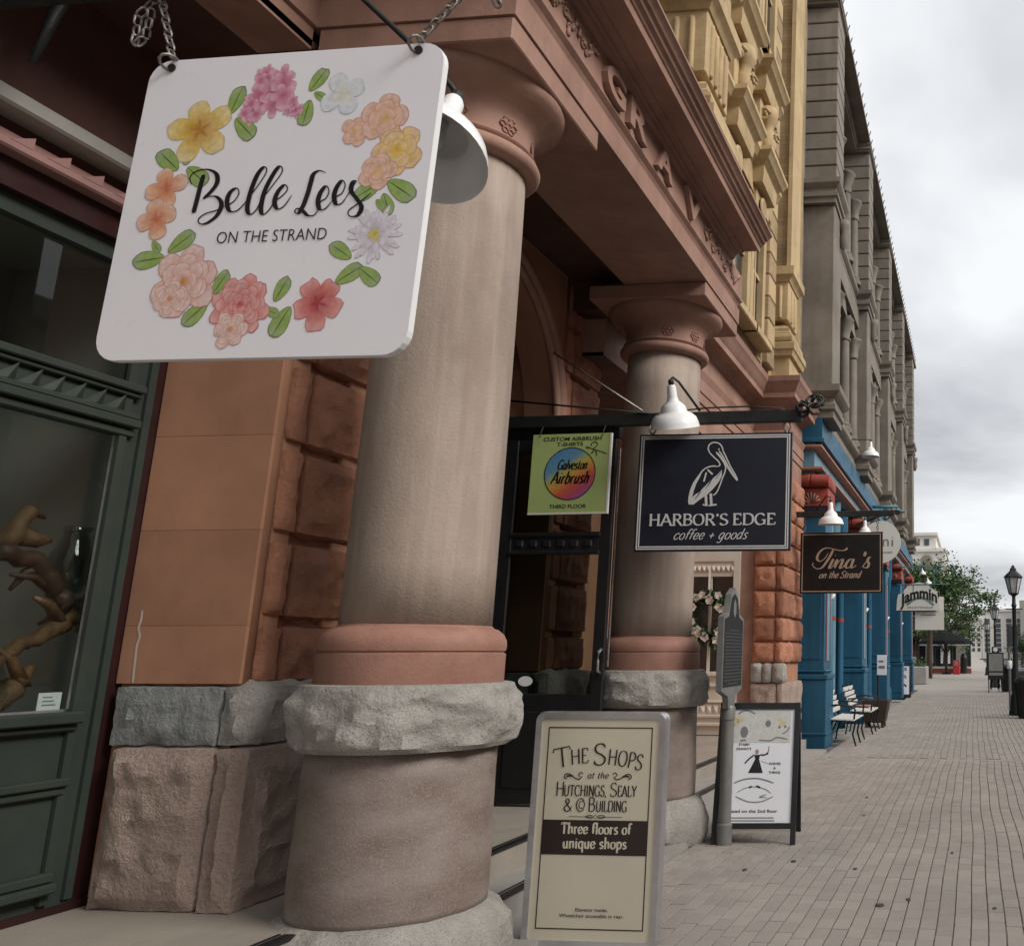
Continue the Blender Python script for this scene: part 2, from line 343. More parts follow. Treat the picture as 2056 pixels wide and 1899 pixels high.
    def ribbon(s, pts, w, y=0.0, w2=None, sm=True, nib=None):
        # flat brush stroke in the local x/z plane
        P = smooth(pts) if sm and len(pts) > 2 else [Vector(p) for p in pts]
        n = len(P); L = []; Rr = []
        for i in range(n):
            d = P[min(i+1, n-1)]-P[max(i-1, 0)]
            if d.length < 1e-9: d = Vector((1, 0))
            d.normalize(); nn = Vector((-d.y, d.x))
            ww = w
            if w2 is not None:
                down = max(0.0, -d.y) if nib is None else abs(d.x*nib[0]+d.y*nib[1])
                ww = w2+(w-w2)*down**1.3
            t = min(i, n-1-i)/max(1, n-1)
            if sm and len(pts) > 2: ww *= min(1.0, 0.45+t*8)
            L.append(P[i]+nn*ww/2); Rr.append(P[i]-nn*ww/2)
        k = len(s.v); y = y-0.00012*(len(s.f) % 40)/40-0.00003*(len(s.v) % 17)
        s.v += [(p.x, y-0.00001*i, p.y) for i, p in enumerate(L)]+[(p.x, y-0.00001*i, p.y) for i, p in enumerate(Rr)]
        s.f += [(k+i, k+i+1, k+n+i+1, k+n+i) for i in range(n-1)]
        return s
def smooth(pts, sub=6):
    P = [Vector(p) for p in pts]; out = []
    for i in range(len(P)-1):
        p0 = P[max(i-1, 0)]; p1 = P[i]; p2 = P[i+1]; p3 = P[min(i+2, len(P)-1)]
        for k in range(sub):
            t = k/sub
            out.append(0.5*((2*p1)+(p2-p0)*t+(2*p0-5*p1+4*p2-p3)*t*t+(3*p1-p0-3*p2+p3)*t*t*t))
    out.append(P[-1]); return out
def obj(name, mb, m, parent=None, sm=False, world=True):
    me = bpy.data.meshes.new(name); me.from_pydata(mb.v, [], mb.f); me.update()
    me.materials.append(M[m] if isinstance(m, str) else m)
    if sm:
        me.polygons.foreach_set('use_smooth', [True]*len(me.polygons))
        if sm != 'all':
            try: me.set_sharp_from_angle(angle=R(sm if sm is not True else 40))
            except Exception: pass
    o = bpy.data.objects.new(name, me); col.objects.link(o)
    if parent is not None:
        o.parent = parent
        if world:
            mw = Matrix.Identity(4); p = parent
            while p is not None: mw = p.matrix_basis @ mw if p.parent is None else p.matrix_parent_inverse @ p.matrix_basis @ mw; p = p.parent
            o.matrix_parent_inverse = mw.inverted()
    return o
def tag(o, label=None, cat=None, group=None, kind=None):
    if label: o['label'] = label
    if cat: o['category'] = cat
    if group: o['group'] = group
    if kind: o['kind'] = kind
    return o
def thing(name, label, cat, loc=(0,0,0), rz=0, group=None):
    o = bpy.data.objects.new(name, None); col.objects.link(o); o.empty_display_size = 0.1
    o.location = loc; o.rotation_euler = (0, 0, R(rz)); return tag(o, label, cat, group)
def dup(o, parent=None):
    c = o.copy(); col.objects.link(c)
    if parent is not None: c.parent = parent
    for ch in [x for x in bpy.data.objects if x.parent == o]: dup(ch, c)
    return c
_tx = {}
def text2d(s, bold=0.0, spacing=1.0):
    key = (s, bold, spacing)
    if key in _tx: return _tx[key]
    cu = bpy.data.curves.new('t', 'FONT'); cu.body = s; cu.size = 1.0; cu.offset = bold; cu.space_character = spacing; cu.resolution_u = 3
    o = bpy.data.objects.new('t', cu); col.objects.link(o); bpy.context.view_layer.update()
    me = bpy.data.meshes.new_from_object(o.evaluated_get(bpy.context.evaluated_depsgraph_get()))
    v = [(p.co.x, p.co.y) for p in me.vertices]; f = [tuple(p.vertices) for p in me.polygons]
    bpy.data.objects.remove(o); bpy.data.curves.remove(cu); bpy.data.meshes.remove(me)
    _tx[key] = (v, f); return v, f
def text(mb, s, x0, x1, zb, cap, y=0.0, bold=0.0, spacing=1.0, shear=0.0, fn=None, slope=0.0):
    v, f = text2d(s, bold, spacing); mn = min(p[0] for p in v); mxx = max(p[0] for p in v)
    k = (x1-x0)/max(1e-6, mxx-mn); kz = cap/0.70
    out = []
    for (a, b) in v:
        X_ = x0+(a-mn)*k+shear*b*kz; Z_ = zb+b*kz+slope*(a-mn)*k
        if fn: X_, Z_ = fn(X_, Z_)
        out.append((X_, y, Z_))
    return mb.add(out, f)
# ---- stroke alphabet (unit cap height) for serif and script lettering
G_ = {
'A':(.74,[[(.02,0),(.36,1)],[(.36,1),(.72,0)],[(.15,.34),(.58,.34)]]), 'B':(.64,[[(.12,0),(.12,1)],'s',[(.12,.99),(.4,.98),(.54,.8),(.42,.56),(.12,.53)],'s',[(.12,.53),(.48,.5),(.6,.28),(.46,.04),(.12,.01)]]),
'C':(.72,['s',[(.66,.8),(.5,.97),(.26,.96),(.08,.7),(.07,.34),(.26,.04),(.5,.03),(.67,.2)]]), 'D':(.76,[[(.12,0),(.12,1)],'s',[(.12,.99),(.46,.97),(.68,.75),(.68,.27),(.46,.03),(.12,.01)]]),
'E':(.6,[[(.12,0),(.12,1)],[(.12,.98),(.52,.98),(.53,.82)],[(.12,.52),(.4,.52)],[(.12,.02),(.54,.02),(.57,.2)]]), 'G':(.76,['s',[(.66,.8),(.5,.97),(.26,.96),(.08,.7),(.07,.32),(.26,.03),(.5,.03),(.66,.14)],[(.66,0.03),(.66,.42)],[(.48,.42),(.76,.42)]]),
'H':(.78,[[(.12,0),(.12,1)],[(.66,0),(.66,1)],[(.12,.52),(.66,.52)]]), 'I':(.28,[[(.14,0),(.14,1)]]), 'L':(.56,[[(.12,0),(.12,1)],[(.12,.02),(.52,.02),(.53,.2)]]), 'N':(.8,[[(.12,0),(.12,1)],[(.12,1),(.68,0)],[(.68,0),(.68,1)]]),
'O':(.8,['s',[(.4,.99),(.16,.88),(.06,.5),(.16,.12),(.4,.01),(.64,.12),(.74,.5),(.64,.88),(.4,.99)]]), 'P':(.6,[[(.12,0),(.12,1)],'s',[(.12,.99),(.42,.97),(.56,.74),(.42,.5),(.12,.47)]]), 'R':(.68,[[(.12,0),(.12,1)],'s',[(.12,.99),(.42,.97),(.55,.76),(.42,.54),(.12,.51)],[(.32,.51),(.64,0)]]),
'S':(.58,['s',[(.5,.82),(.4,.97),(.2,.97),(.08,.8),(.14,.6),(.36,.48),(.52,.32),(.48,.1),(.28,0),(.1,.06),(.05,.2)]]), 'T':(.66,[[(.33,0),(.33,1)],[(.04,.82),(.05,.98),(.61,.98),(.62,.82)]]), 'U':(.74,['s',[(.12,1),(.12,.4),(.18,.1),(.38,.0),(.58,.1),(.64,.4),(.64,1)]]), 'Y':(.68,[[(.02,1),(.34,.48)],[(.66,1),(.34,.48)],[(.34,.48),(.34,0)]]), 'V':(.7,[[(.02,1),(.35,0)],[(.68,1),(.35,0)]]), 'K':(.7,[[(.12,0),(.12,1)],[(.12,.45),(.6,1)],[(.28,.62),(.66,0)]]), 'F':(.56,[[(.12,0),(.12,1)],[(.12,.98),(.52,.98),(.53,.82)],[(.12,.52),(.4,.52)]]),
'&':(.74,['s',[(.7,.4),(.52,.1),(.3,.0),(.1,.12),(.1,.34),(.34,.56),(.46,.76),(.38,.96),(.22,.94),(.18,.76),(.36,.48),(.7,.0)]]), "'":(.22,[[(.13,1),(.09,.78)]]), ',':(.2,[[(.11,.08),(.06,-.14)]]), '+':(.6,[[(.3,.1),(.3,.6)],[(.06,.35),(.54,.35)]]), '.':(.2,[[(.08,.03),(.12,.03)]]), '-':(.36,[[(.04,.34),(.32,.34)]]),
'a':(.52,['s',[(.42,.5),(.26,.62),(.1,.5),(.05,.26),(.14,.03),(.28,.04),(.42,.26)],'s',[(.43,.6),(.41,.2),(.45,.02),(.54,.06)]]), 'c':(.46,['s',[(.42,.48),(.28,.61),(.1,.48),(.05,.24),(.18,.01),(.34,.04),(.45,.16)]]), 'd':(.54,['s',[(.42,.5),(.26,.62),(.1,.5),(.05,.26),(.14,.03),(.28,.04),(.42,.26)],[(.43,1),(.42,.02),(.53,.05)]]),
'e':(.48,['s',[(.07,.3),(.4,.36),(.38,.54),(.24,.62),(.09,.5),(.05,.26),(.16,.02),(.32,.03),(.46,.18)]]), 'f':(.34,['s',[(.4,.9),(.3,1),(.18,.9),(.15,.5),(.15,0)],[(.02,.58),(.32,.58)]]), 'h':(.56,[[(.1,0),(.1,1)],'s',[(.1,.36),(.22,.58),(.36,.6),(.43,.44),(.43,0)]]), 'i':(.24,[[(.11,0),(.11,.6)],[(.11,.8),(.12,.86)]]), 'l':(.24,[[(.11,0),(.11,1)]]),
'n':(.56,[[(.1,0),(.1,.6)],'s',[(.1,.36),(.22,.58),(.36,.6),(.43,.44),(.43,0)]]), 'o':(.52,['s',[(.26,.61),(.11,.52),(.05,.3),(.11,.08),(.26,0),(.41,.08),(.47,.3),(.41,.52),(.26,.61)]]), 'p':(.54,[[(.1,-.34),(.1,.6)],'s',[(.1,.4),(.26,.62),(.42,.52),(.47,.3),(.4,.06),(.24,-.01),(.1,.14)]]), 'q':(.54,[[(.44,-.34),(.44,.6)],'s',[(.44,.42),(.28,.62),(.12,.52),(.06,.3),(.13,.06),(.28,-.01),(.44,.16)]]),
'r':(.38,[[(.1,0),(.1,.6)],'s',[(.1,.36),(.2,.56),(.36,.58)]]), 's':(.42,['s',[(.36,.5),(.24,.61),(.1,.53),(.12,.38),(.3,.26),(.34,.1),(.2,0),(.05,.09)]]), 't':(.34,['s',[(.15,.84),(.14,.3),(.18,.04),(.32,.06)],[(.02,.58),(.3,.58)]]), 'u':(.56,['s',[(.1,.6),(.1,.2),(.2,.0),(.34,.06),(.43,.26)],[(.43,.6),(.43,0)]]), 'v':(.48,[[(.03,.6),(.24,0)],[(.45,.6),(.24,0)]]), 'b':(.54,[[(.1,1),(.1,0.02)],'s',[(.1,.4),(.26,.62),(.42,.52),(.47,.3),(.4,.06),(.24,-.01),(.1,.14)]]), 'g':(.52,['s',[(.42,.5),(.26,.62),(.1,.5),(.05,.26),(.14,.05),(.28,.06),(.42,.28)],'s',[(.43,.6),(.42,0),(.36,-.26),(.2,-.34),(.05,-.24)]]),
' ':(.3,[])}
def stroke_text(mb, s, x0, x1, zb, cap, w=0.16, w2=0.07, y=0.0, serif=0.0, shear=0.0, caps=None, fn=None, nib=(0.25,-0.97)):
    adv = 0; items = []
    for ch in s:
        k = 1.0; c = ch
        if caps and ch.islower(): c = ch.upper(); k = caps
        g = G_.get(c, G_[' ']); items.append((adv, k, g)); adv += g[0]*k+0.06
    k0 = (x1-x0)/(adv-0.06)
    for (a, k, g) in items:
        sm = False
        for st in g[1]:
            if st == 's': sm = True; continue
            def T(p):
                X_ = x0+(a+p[0]*k)*k0+shear*p[1]*k*cap; Z_ = zb+p[1]*k*cap
                return fn(X_, Z_) if fn else (X_, Z_)
            mb.ribbon([T(p) for p in st], w*cap*k**0.5, y, w2*cap*k**0.5, sm=sm, nib=nib)
            if serif and not sm and len(st) == 2 and abs(st[0][1]-st[1][1]) > 0.3:
                for p in st:
                    if min(abs(p[1]-q) for q in (0, 1, 0.6, -.34)) < 0.02:
                        mb.ribbon([T((p[0]-serif, p[1])), T((p[0]+serif, p[1]))], w2*cap*1.1, y, sm=False)
            sm = False
    return mb
BELLE_SCRIPT=[[(-229, 87), (-233, 47), (-236, 3), (-239, -32)], [(-262, 57), (-272, 78), (-259, 97), (-223, 103), (-190, 89), (-180, 61), (-194, 33), (-216, 11)], [(-209, 16), (-176, 16), (-154, -7), (-160, -40), (-186, -63), (-210, -67), (-219, -52), (-200, -36), (-166, -27), (-140, -15)], [(-140, -15), (-116, -2), (-104, 22), (-114, 39), (-132, 27), (-137, -1), (-123, -31), (-97, -29), (-72, 2)], [(-78, -5), (-47, 45), (-28, 86), (-38, 101), (-55, 78), (-67, 27), (-69, -23), (-57, -44), (-40, -32), (-31, -6)], [(-32, -7), (-1, 43), (22, 84), (11, 101), (-6, 75), (-23, 25), (-26, -25), (-15, -46), (3, -30), (13, -5)], [(10, -8), (33, 7), (48, 28), (37, 42), (20, 23), (14, -8), (27, -31), (47, -22), (65, 10)], [(160, 73), (139, 81), (122, 71), (118, 47), (114, 13), (106, -24), (95, -46), (83, -43), (87, -33), (104, -38), (125, -55), (144, -55), (153, -42)], [(151, -44), (158, -15), (173, -5), (179, 16), (168, 32), (154, 14), (150, -14), (160, -38), (177, -36), (191, -17)], [(191, -17), (205, -1), (220, 9), (226, 32), (215, 47), (202, 29), (197, 1), (207, -24), (223, -23), (235, -6)], [(232, -11), (250, 26), (258, 43), (248, 39), (248, 13), (270, -13), (287, -38), (278, -61), (255, -63), (249, -46), (275, -25), (310, 5)]]
BELLE_LEAVES=[[(-181, 277), (-157, 355)], [(-159, 262), (-97, 203)], [(65, 335), (105, 396)], [(72, 308), (62, 235)], [(-317, 106), (-383, 162)], [(-288, 113), (-223, 63)], [(-299, -150), (-235, -99)], [(-306, -164), (-393, -175)], [(-132, -281), (-99, -221)], [(-143, -305), (-201, -361)], [(63, -308), (92, -245)], [(115, -323), (77, -400)], [(240, -259), (305, -216)], [(305, -216), (362, -259)], [(277, -188), (217, -149)], [(354, 40), (431, -10)], [(336, 37), (269, -3)], [(346, 3), (371, -54)], [(-312, 172), (-291, 128)], [(-355, -113), (-329, -145)], [(82, 331), (117, 309)], [(35, -328), (78, -344)], [(-136, 284), (-130, 310)], [(327, -15), (351, -41)]]
BELLE_FLOWERS=[((-41, 338), 93, 'hyd'), ((-109, 283), 47, 'hyd'), ((29, 288), 39, 'hyd'), ((-85, 388), 47, 'hyd'), ((-269, 232), 96, 'yel'), ((177, 318), 65, 'pal'), ((233, 199), 43, 'pch'), ((319, 235), 70, 'pch'), ((368, 133), 72, 'pcy'), ((319, 72), 54, 'pch'), ((339, -120), 77, 'lil'), ((198, -315), 80, 'cor'), ((-40, -314), 86, 'ros'), ((-57, -385), 51, 'pnk'), ((-228, -239), 97, 'pnk'), ((-264, -290), 52, 'pnk'), ((-344, 53), 60, 'ora'), ((-357, -43), 63, 'ora')]
BELLE_LINE2=[(-149, -129), (192, -130), (-155, -92)]
BELLE_HOLES=[(-403, 441), (393, 444)]
PELICAN=[[(-45, 329), (-59, 368), (-46, 403), (-9, 418), (34, 406), (60, 374), (67, 343)], [(7, 336), (55, 292), (104, 214), (153, 143), (197, 88)], [(67, 345), (92, 299), (134, 213), (176, 143), (201, 92)], [(33, 346), (74, 288), (120, 206), (191, 95)], [(-45, 329), (-29, 313), (-1, 285), (30, 257), (47, 226), (29, 211)], [(29, 211), (-17, 215), (-69, 200), (-105, 170), (-140, 116), (-171, 70), (-194, 8), (-205, -61), (-202, -107)], [(11, 328), (56, 277), (93, 214), (91, 167), (72, 113), (52, 51), (25, -10), (-3, -33)], [(-64, -24), (-56, -109)], [(-23, -17), (-14, -109)], [(-86, -110), (-44, -117)], [(-36, -118), (31, -110)], [(29, 363), (36, 355)], [(-57, 185), (-13, 145)], [(-67, 161), (-85, 84)]]
PELICAN_FILL=[[(64, 183), (65, 129), (43, 82), (-6, 21), (-49, -24), (-107, -62), (-165, -108), (-202, -107), (-211, -84), (-154, -23), (-125, -8), (-104, 15), (-68, 53), (-33, 91), (11, 129)], [(-98, 177), (-123, 116), (-148, 69), (-167, 8), (-179, -54), (-201, -100), (-213, -84), (-206, -38), (-194, 16), (-175, 77), (-140, 131)]]
HARBOR_TEXT=[(-533, -280), (527, -290), (-539, -189), (-327, -400), (317, -398), (-330, -346)]
TINA=[[(100, 236), (62, 199), (-29, 193), (-133, 218), (-224, 237), (-301, 213), (-365, 150), (-390, 62), (-337, 24), (-260, 74), (-210, 162)], [(-126, 212), (-183, 99), (-246, -2), (-310, -77), (-388, -95), (-453, -51), (-460, -13), (-441, -7)], [(-124, 61), (-168, -27), (-193, -84), (-155, -77), (-117, -27)], [(-99, 111), (-90, 117)], [(-117, -27), (-66, 48), (-103, -84)], [(-97, -71), (-39, 10), (12, 54), (25, 23), (-19, -84), (20, -78), (65, -28)], [(193, 47), (141, 47), (84, -15), (78, -78), (130, -78), (194, -3)], [(206, 60), (168, -41), (169, -85), (207, -72), (246, -41)], [(392, 166), (386, 122)], [(385, 147), (373, 97)], [(477, 77), (445, 71), (426, 21), (446, -29), (414, -86), (356, -73), (362, -42)], [(337, -79), (413, 21), (470, 90)]]
TINA_T=[(-399, -234), (378, -230), (-399, -177)]
AIR_T=[(-255, 286), (261, 288), (-257, 318), (-133, 239), (100, 238), (-135, 267), (-161, -295), (163, -295), (-163, -266), (0, -5), (224, 0), (-128, 42), (156, 44), (-133, 106), (-179, -89), (199, -82), (-187, 14)]
AIRGUN=[[(123, 231), (200, 205), (318, 164)], [(129, 221), (174, 215)], [(178, 235), (174, 254), (201, 269), (227, 254), (219, 229), (195, 215)], [(200, 205), (182, 171)], [(206, 195), (228, 170), (224, 146)], [(172, 171), (197, 181)]]
# ================================================================== setting
g = MB(); g.box(-400, 500, -60, 1500, -0.62, -0.42); tag(obj('ground', g, 'concrete'), kind='structure')
g = MB(); g.box(1.75, 14, -40, 300, -0.35, -0.14); tag(obj('road', g, 'asphalt'), kind='structure')
g = MB(); g.cbox(1.52, 1.75, -40, 190, -0.4, 0.0, 0.02); kerb = tag(obj('kerb', g, 'concrete'), kind='structure')
g = MB(); g.box(14, 60, -40, 300, -0.4, -0.02); tag(obj('far_pavement', g, 'concrete'), kind='structure')
# pavement: sand bed with real brick pavers laid in running bond along the street
g = MB(); g.box(-2.36, 1.515, -3, 39, -0.3, -0.008)
pave = tag(obj('pavement', g, 'sandbed'), kind='structure')
g = MB(); g.box(-30, 1.5, 39.02, 190, -0.3, -0.006); tag(obj('plaza_pavement', g, 'plaza'), kind='structure')
PW, PL, GAP = 0.1, 0.2, 0.0072
def paver_mb(cx, cy, a=0.0, dz=0.0):
    m = MB(); hx, hy, c = PW/2-GAP/2, PL/2-0.0022, 0.0022; ca, sa = math.cos(a), math.sin(a)
    def q(x, y, z): return (cx+x*ca-y*sa, cy+x*sa+y*ca, z+dz)
    v = [q(sx*hx, sy*hy, -0.02) for sx, sy in ((-1,-1),(1,-1),(1,1),(-1,1))]+[q(sx*hx, sy*hy, -c) for sx, sy in ((-1,-1),(1,-1),(1,1),(-1,1))]+[q(sx*(hx-c), sy*(hy-c), 0) for sx, sy in ((-1,-1),(1,-1),(1,1),(-1,1))]
    f = [(8,9,10,11)]+[(i, (i+1) % 4, 4+(i+1) % 4, 4+i) for i in range(4)]+[(4+i, 4+(i+1) % 4, 8+(i+1) % 4, 8+i) for i in range(4)]
    return m.add(v, f)
proto = paver_mb(0, 0); pm = bpy.data.meshes.new('paver'); pm.from_pydata(proto.v, [], proto.f); pm.materials.append(M['paver'])
rest = MB(); ncol = int((1.5+2.35)/PW); cnt = 0
for i in range(ncol):
    x0 = -2.35+PW*(i+0.5); off = random.uniform(0, PL)
    for j in range(-6, 172):
        y = 2.0+j*PL+off-0.2
        if y > 34 or y < 1.2: continue
        if 13.86 < y < 14.06: continue
        x = x0+0.011*math.sin(y*0.9+i*0.05)+0.006*math.sin(y*2.3+1.3)
        a = random.gauss(0, 0.008); dz = random.gauss(0, 0.0011)
        if cnt < 300 and 5.0 < y < 7.1 and -1.75 < x < 1.2 and (y < 6.35 or x > 0.0):
            o = bpy.data.objects.new('paver', pm); col.objects.link(o); o.parent = pave
            o.location = (x, y, dz); o.rotation_euler = (0, 0, a); cnt += 1
        else: 
            t = paver_mb(x, y, a, dz); rest.add(t.v, t.f)
tag(obj('paver_field', rest, 'paver_i', pave), kind='stuff')
g = MB(); g.cbox(-2.35, 1.51, 13.86, 14.05, -0.05, -0.003, 0.004); obj('cross_strip', g, 'concrete', pave)
g = MB(); g.box(-2.35, 1.51, 34.1, 39, -0.1, -0.002); obj('paved_strip', g, 'plaza', pave)
# litter specks on the bricks
for (x, y, r) in ((-0.45,6.2,0.022),(-0.62,6.05,0.03),(0.38,6.9,0.02),(0.62,8.1,0.03),(-1.4,7.2,0.02),(-0.9,7.0,0.018),(-0.2,7.6,0.016),(0.1,6.05,0.015),(-1.1,9.2,0.02),(-1.2,10.3,0.02),(-1.7,6.9,0.022)):
    m = MB(); n = 7; m.add([(x+r*random.uniform(.6,1.2)*math.cos(k*6.28/n), y+1.6*r*random.uniform(.6,1.2)*math.sin(k*6.28/n), 0.004+0.004*(k % 2)) for k in range(n)], [tuple(range(n))])
    tag(obj('dry_leaf', m, 'bark'), 'small dark dry leaf lying on the brick pavement', 'leaf', 'dry leaves on the bricks')

# ================================================================== the stone building
B = thing('stone_building', 'brown sandstone and buff brick commercial building with a columned portico', 'building', (-4.0, 6.0, 0))
# landing and steps
S = thing('entrance_steps', 'long low stone steps with black edge strips in front of the portico', 'steps', (-3.4, 7, 0))
g = MB(); g.box(-6.0, -2.965, -3, 13.4, -0.2, 0.36); obj('landing', g, 'landing', S)
g = MB(); g.box(-2.966, -2.69, -3, 14.7, -0.2, 0.20); obj('tread', g, 'tread', S)
g = MB(); g.box(-2.691, -2.36, -3, 14.7, -0.2, 0.055); obj('tread', g, 'tread', S)
for (x, z, w) in ((-2.965, 0.36, 0.05), (-2.69, 0.20, 0.045)):
    for (y0, y1) in ((-3, 3.96), (4.86, 7.36), (8.26, 13.3)):
        g = MB(); g.box(x-w, x+0.006, y0, y1, z-0.012, z+0.005); obj('edge_strip', g, 'black', S)
        g = MB(); g.box(x-w-0.03, x-w-0.015, y0, y1, z-0.01, z+0.004); obj('edge_strip', g, 'black', S)
# ---- columns
CX, CY = -2.835, (4.41, 7.81)
def rf(seed, amp, f=5.0):
    def q(a, z, r):
        pv = Vector((math.cos(a)*r*2+seed, math.sin(a)*r*2, z*1.6))
        return (0.55*facet(pv, f*0.55)+0.35*facet(pv+Vector((3,1,4)), f*1.6)+0.35*(0.35-abs(noise.noise(Vector((math.cos(a)*f*.6+seed*2, math.sin(a)*f*.6, z*f*1.2)))))+0.8*noise.fractal(Vector((math.cos(a)*f*.5+seed, math.sin(a)*f*.5, z*f)), 0.9, 2.1, 4)+0.25*noise.noise(Vector((a*1.5+seed, z*3, 2))))*amp
    return q
def column(cy, seed):
    g = MB(); pr = [(0.352,1.69),(0.351,2.0),(0.350,2.4),(0.347,2.9),(0.342,3.4),(0.336,3.9),(0.330,4.24)]
    g.lathe(pr, CX, cy, 48); c = obj('column', g, 'shaft', B, sm='all')
    g = MB(); g.lathe([(0.52,0.0),(0.545,0.08),(0.55,0.2),(0.53,0.29),(0.49,0.345),(0.45,0.372),(0.42,0.376)], CX, cy, 80, rf(seed, 0.04)); obj('base_stone', g, 'granite', c, sm=32)
    g = MB(); g.lathe([(0.432,0.37),(0.436,0.40),(0.436,0.6),(0.43,0.8),(0.427,1.0),(0.425,1.12)], CX, cy, 48, rf(seed+3, 0.004, 14)); obj('drum', g, 'drum', c, sm='all')
    # rock-faced granite band, split as on the stone: flat draft on top, broken face
    pr = [(0.42,1.112),(0.475,1.115),(0.498,1.14),(0.508,1.19),(0.512,1.25),(0.508,1.30),(0.500,1.35),(0.492,1.39),(0.482,1.415),(0.46,1.42),(0.42,1.42)]
    pr2 = []
    for a, b in zip(pr[:-1], pr[1:]):
        for k in range(3): pr2.append((a[0]+(b[0]-a[0])*k/3, a[1]+(b[1]-a[1])*k/3))
    pr2.append(pr[-1])
    r1 = rf(seed+7, 0.042, 5.0)
    g = MB(); g.lathe(pr2, CX, cy, 110, lambda a, z, r: r1(a, z, r)*max(0.0, min(1.0, (1.395-z)/0.05))*min(1.0, (z-1.10)/0.04) if r > 0.45 else 0); obj('granite_band', g, 'granite', c, sm=30)
    g = MB(); g.lathe([(0.40,1.40),(0.425,1.405),(0.43,1.42),(0.43,1.56),(0.42,1.566),(0.42,1.572)], CX, cy, 48); obj('plinth_ring', g, 'terra', c, sm=30)
    g = MB(); g.lathe([(0.415,1.570),(0.428,1.576),(0.432,1.60),(0.428,1.63),(0.412,1.66),(0.385,1.682),(0.36,1.69),(0.355,1.70),(0.34,1.702)], CX, cy, 48); obj('torus', g, 'terra', c, sm=30)
    # capital: astragal, neck with rosettes, flaring echinus, square abacus
    g = MB(); g.lathe([(0.32,4.225),(0.35,4.23),(0.385,4.24),(0.402,4.262),(0.406,4.285),(0.396,4.306),(0.372,4.318),(0.36,4.325),(0.375,4.335),(0.38,4.345),(0.365,4.358),(0.352,4.365),(0.349,4.40),(0.352,4.46),(0.365,4.50),(0.40,4.535),(0.455,4.567),(0.50,4.60),(0.522,4.63),(0.52,4.655)], CX, cy, 56); cap = obj('capital', g, 'brown', c, sm=50)
    for k in range(8):
        a = 2*math.pi*(k+0.5)/8; n = Vector((math.cos(a), math.sin(a), 0)); t = Vector((-n.y, n.x, 0)); p = Vector((CX, cy, 4.425))+n*0.352
        g = MB()
        for q in range(6):
            b = q*math.pi/3; cc = p+(t*math.cos(b)+Vector((0,0,1))*math.sin(b))*0.036
            ring = [cc+(t*math.cos(u)+Vector((0,0,1))*math.sin(u))*0.017 for u in [i*math.pi/4 for i in range(8)]]
            g.tube(ring, 0.0065, 5, True)
        ring = [p+(t*math.cos(u)+Vector((0,0,1))*math.sin(u))*0.014 for u in [i*math.pi/4 for i in range(8)]]; g.tube(ring, 0.008, 5, True)
        obj('rosette', g, 'terra', c, sm='all')
    return c
C1 = column(CY[0], 1.0); C2 = column(CY[1], 9.0)
# ---- entablature
E0, E1, EX = 3.875, 8.345, -2.30
for cy in CY:
    g = MB(); g.cbox(CX-0.535, CX+0.535, cy-0.535, cy+0.535, 4.655, 4.789, 0.008); obj('abacus', g, 'brown', B)
path = [(-3.42, E0), (EX, E0), (EX, E1), (-3.42, E1)]
ent = None
g = MB(); g.sweep(path, [(-0.75,4.79),(0.012,4.79),(0.012,4.945),(-0.75,4.945)]); ent = obj('architrave', g, 'brown', B)
g = MB(); g.sweep(path, [(-0.3,4.947),(0.004,4.947),(-0.006,4.96),(-0.004,4.98),(0.010,5.005),(0.026,5.02),(0.036,5.03),(0.036,5.043),(-0.3,5.043)]); obj('fillet', g, 'brown', ent)
g = MB(); g.sweep(path, [(-0.3,5.0445),(0.028,5.0445),(0.028,5.298),(-0.3,5.298)]); fr = obj('frieze', g, 'brown', B)
g = MB(); g.sweep([(-3.42, E0), (EX, E0), (EX, 7.96)], [(-0.3,5.30),(0.032,5.30),(0.045,5.306),(0.06,5.32),(0.07,5.345),(0.085,5.352),(0.09,5.37),(0.145,5.372),(0.15,5.382),(0.285,5.382),(0.285,5.362),(0.305,5.362),(0.31,5.415),(0.32,5.42),(0.33,5.435),(0.355,5.45),(0.365,5.47),(0.37,5.476),(0.385,5.48),(0.398,5.50),(0.418,5.515),(0.425,5.52),(0.425,5.54),(-0.3,5.56)]); obj('cornice', g, 'brown', B, sm=25)
# raised frieze letters and scroll ornament
def frieze_letter(ch, y, w, h=0.205, d=0.045):
    v2, f2 = text2d(ch, 0.03); mn = min(p[0] for p in v2); mx2 = max(p[0] for p in v2); n = len(v2); k = w/(mx2-mn); kz = h/0.74
    v = [(EX+0.026, y+(a-mn)*k, 5.068+b*kz) for a, b in v2]+[(EX+0.026+d, y+(a-mn)*k, 5.068+b*kz) for a, b in v2]; ed = {}
    for q in f2:
        for i in range(len(q)): e2 = (q[i], q[(i+1) % len(q)]); ed[tuple(sorted(e2))] = ed.get(tuple(sorted(e2)), 0)+1
    f = [tuple(i+n for i in q) for q in f2]+[(e2[0], e2[1], e2[1]+n, e2[0]+n) for e2, c2 in ed.items() if c2 == 1]
    return obj('raised_letter', MB().add(v, f), 'brown', fr)
for ch, y, w in (('G',4.86,0.31),('R',5.26,0.32),('A',5.80,0.33),('V',6.47,0.36)): frieze_letter(ch, y, w)
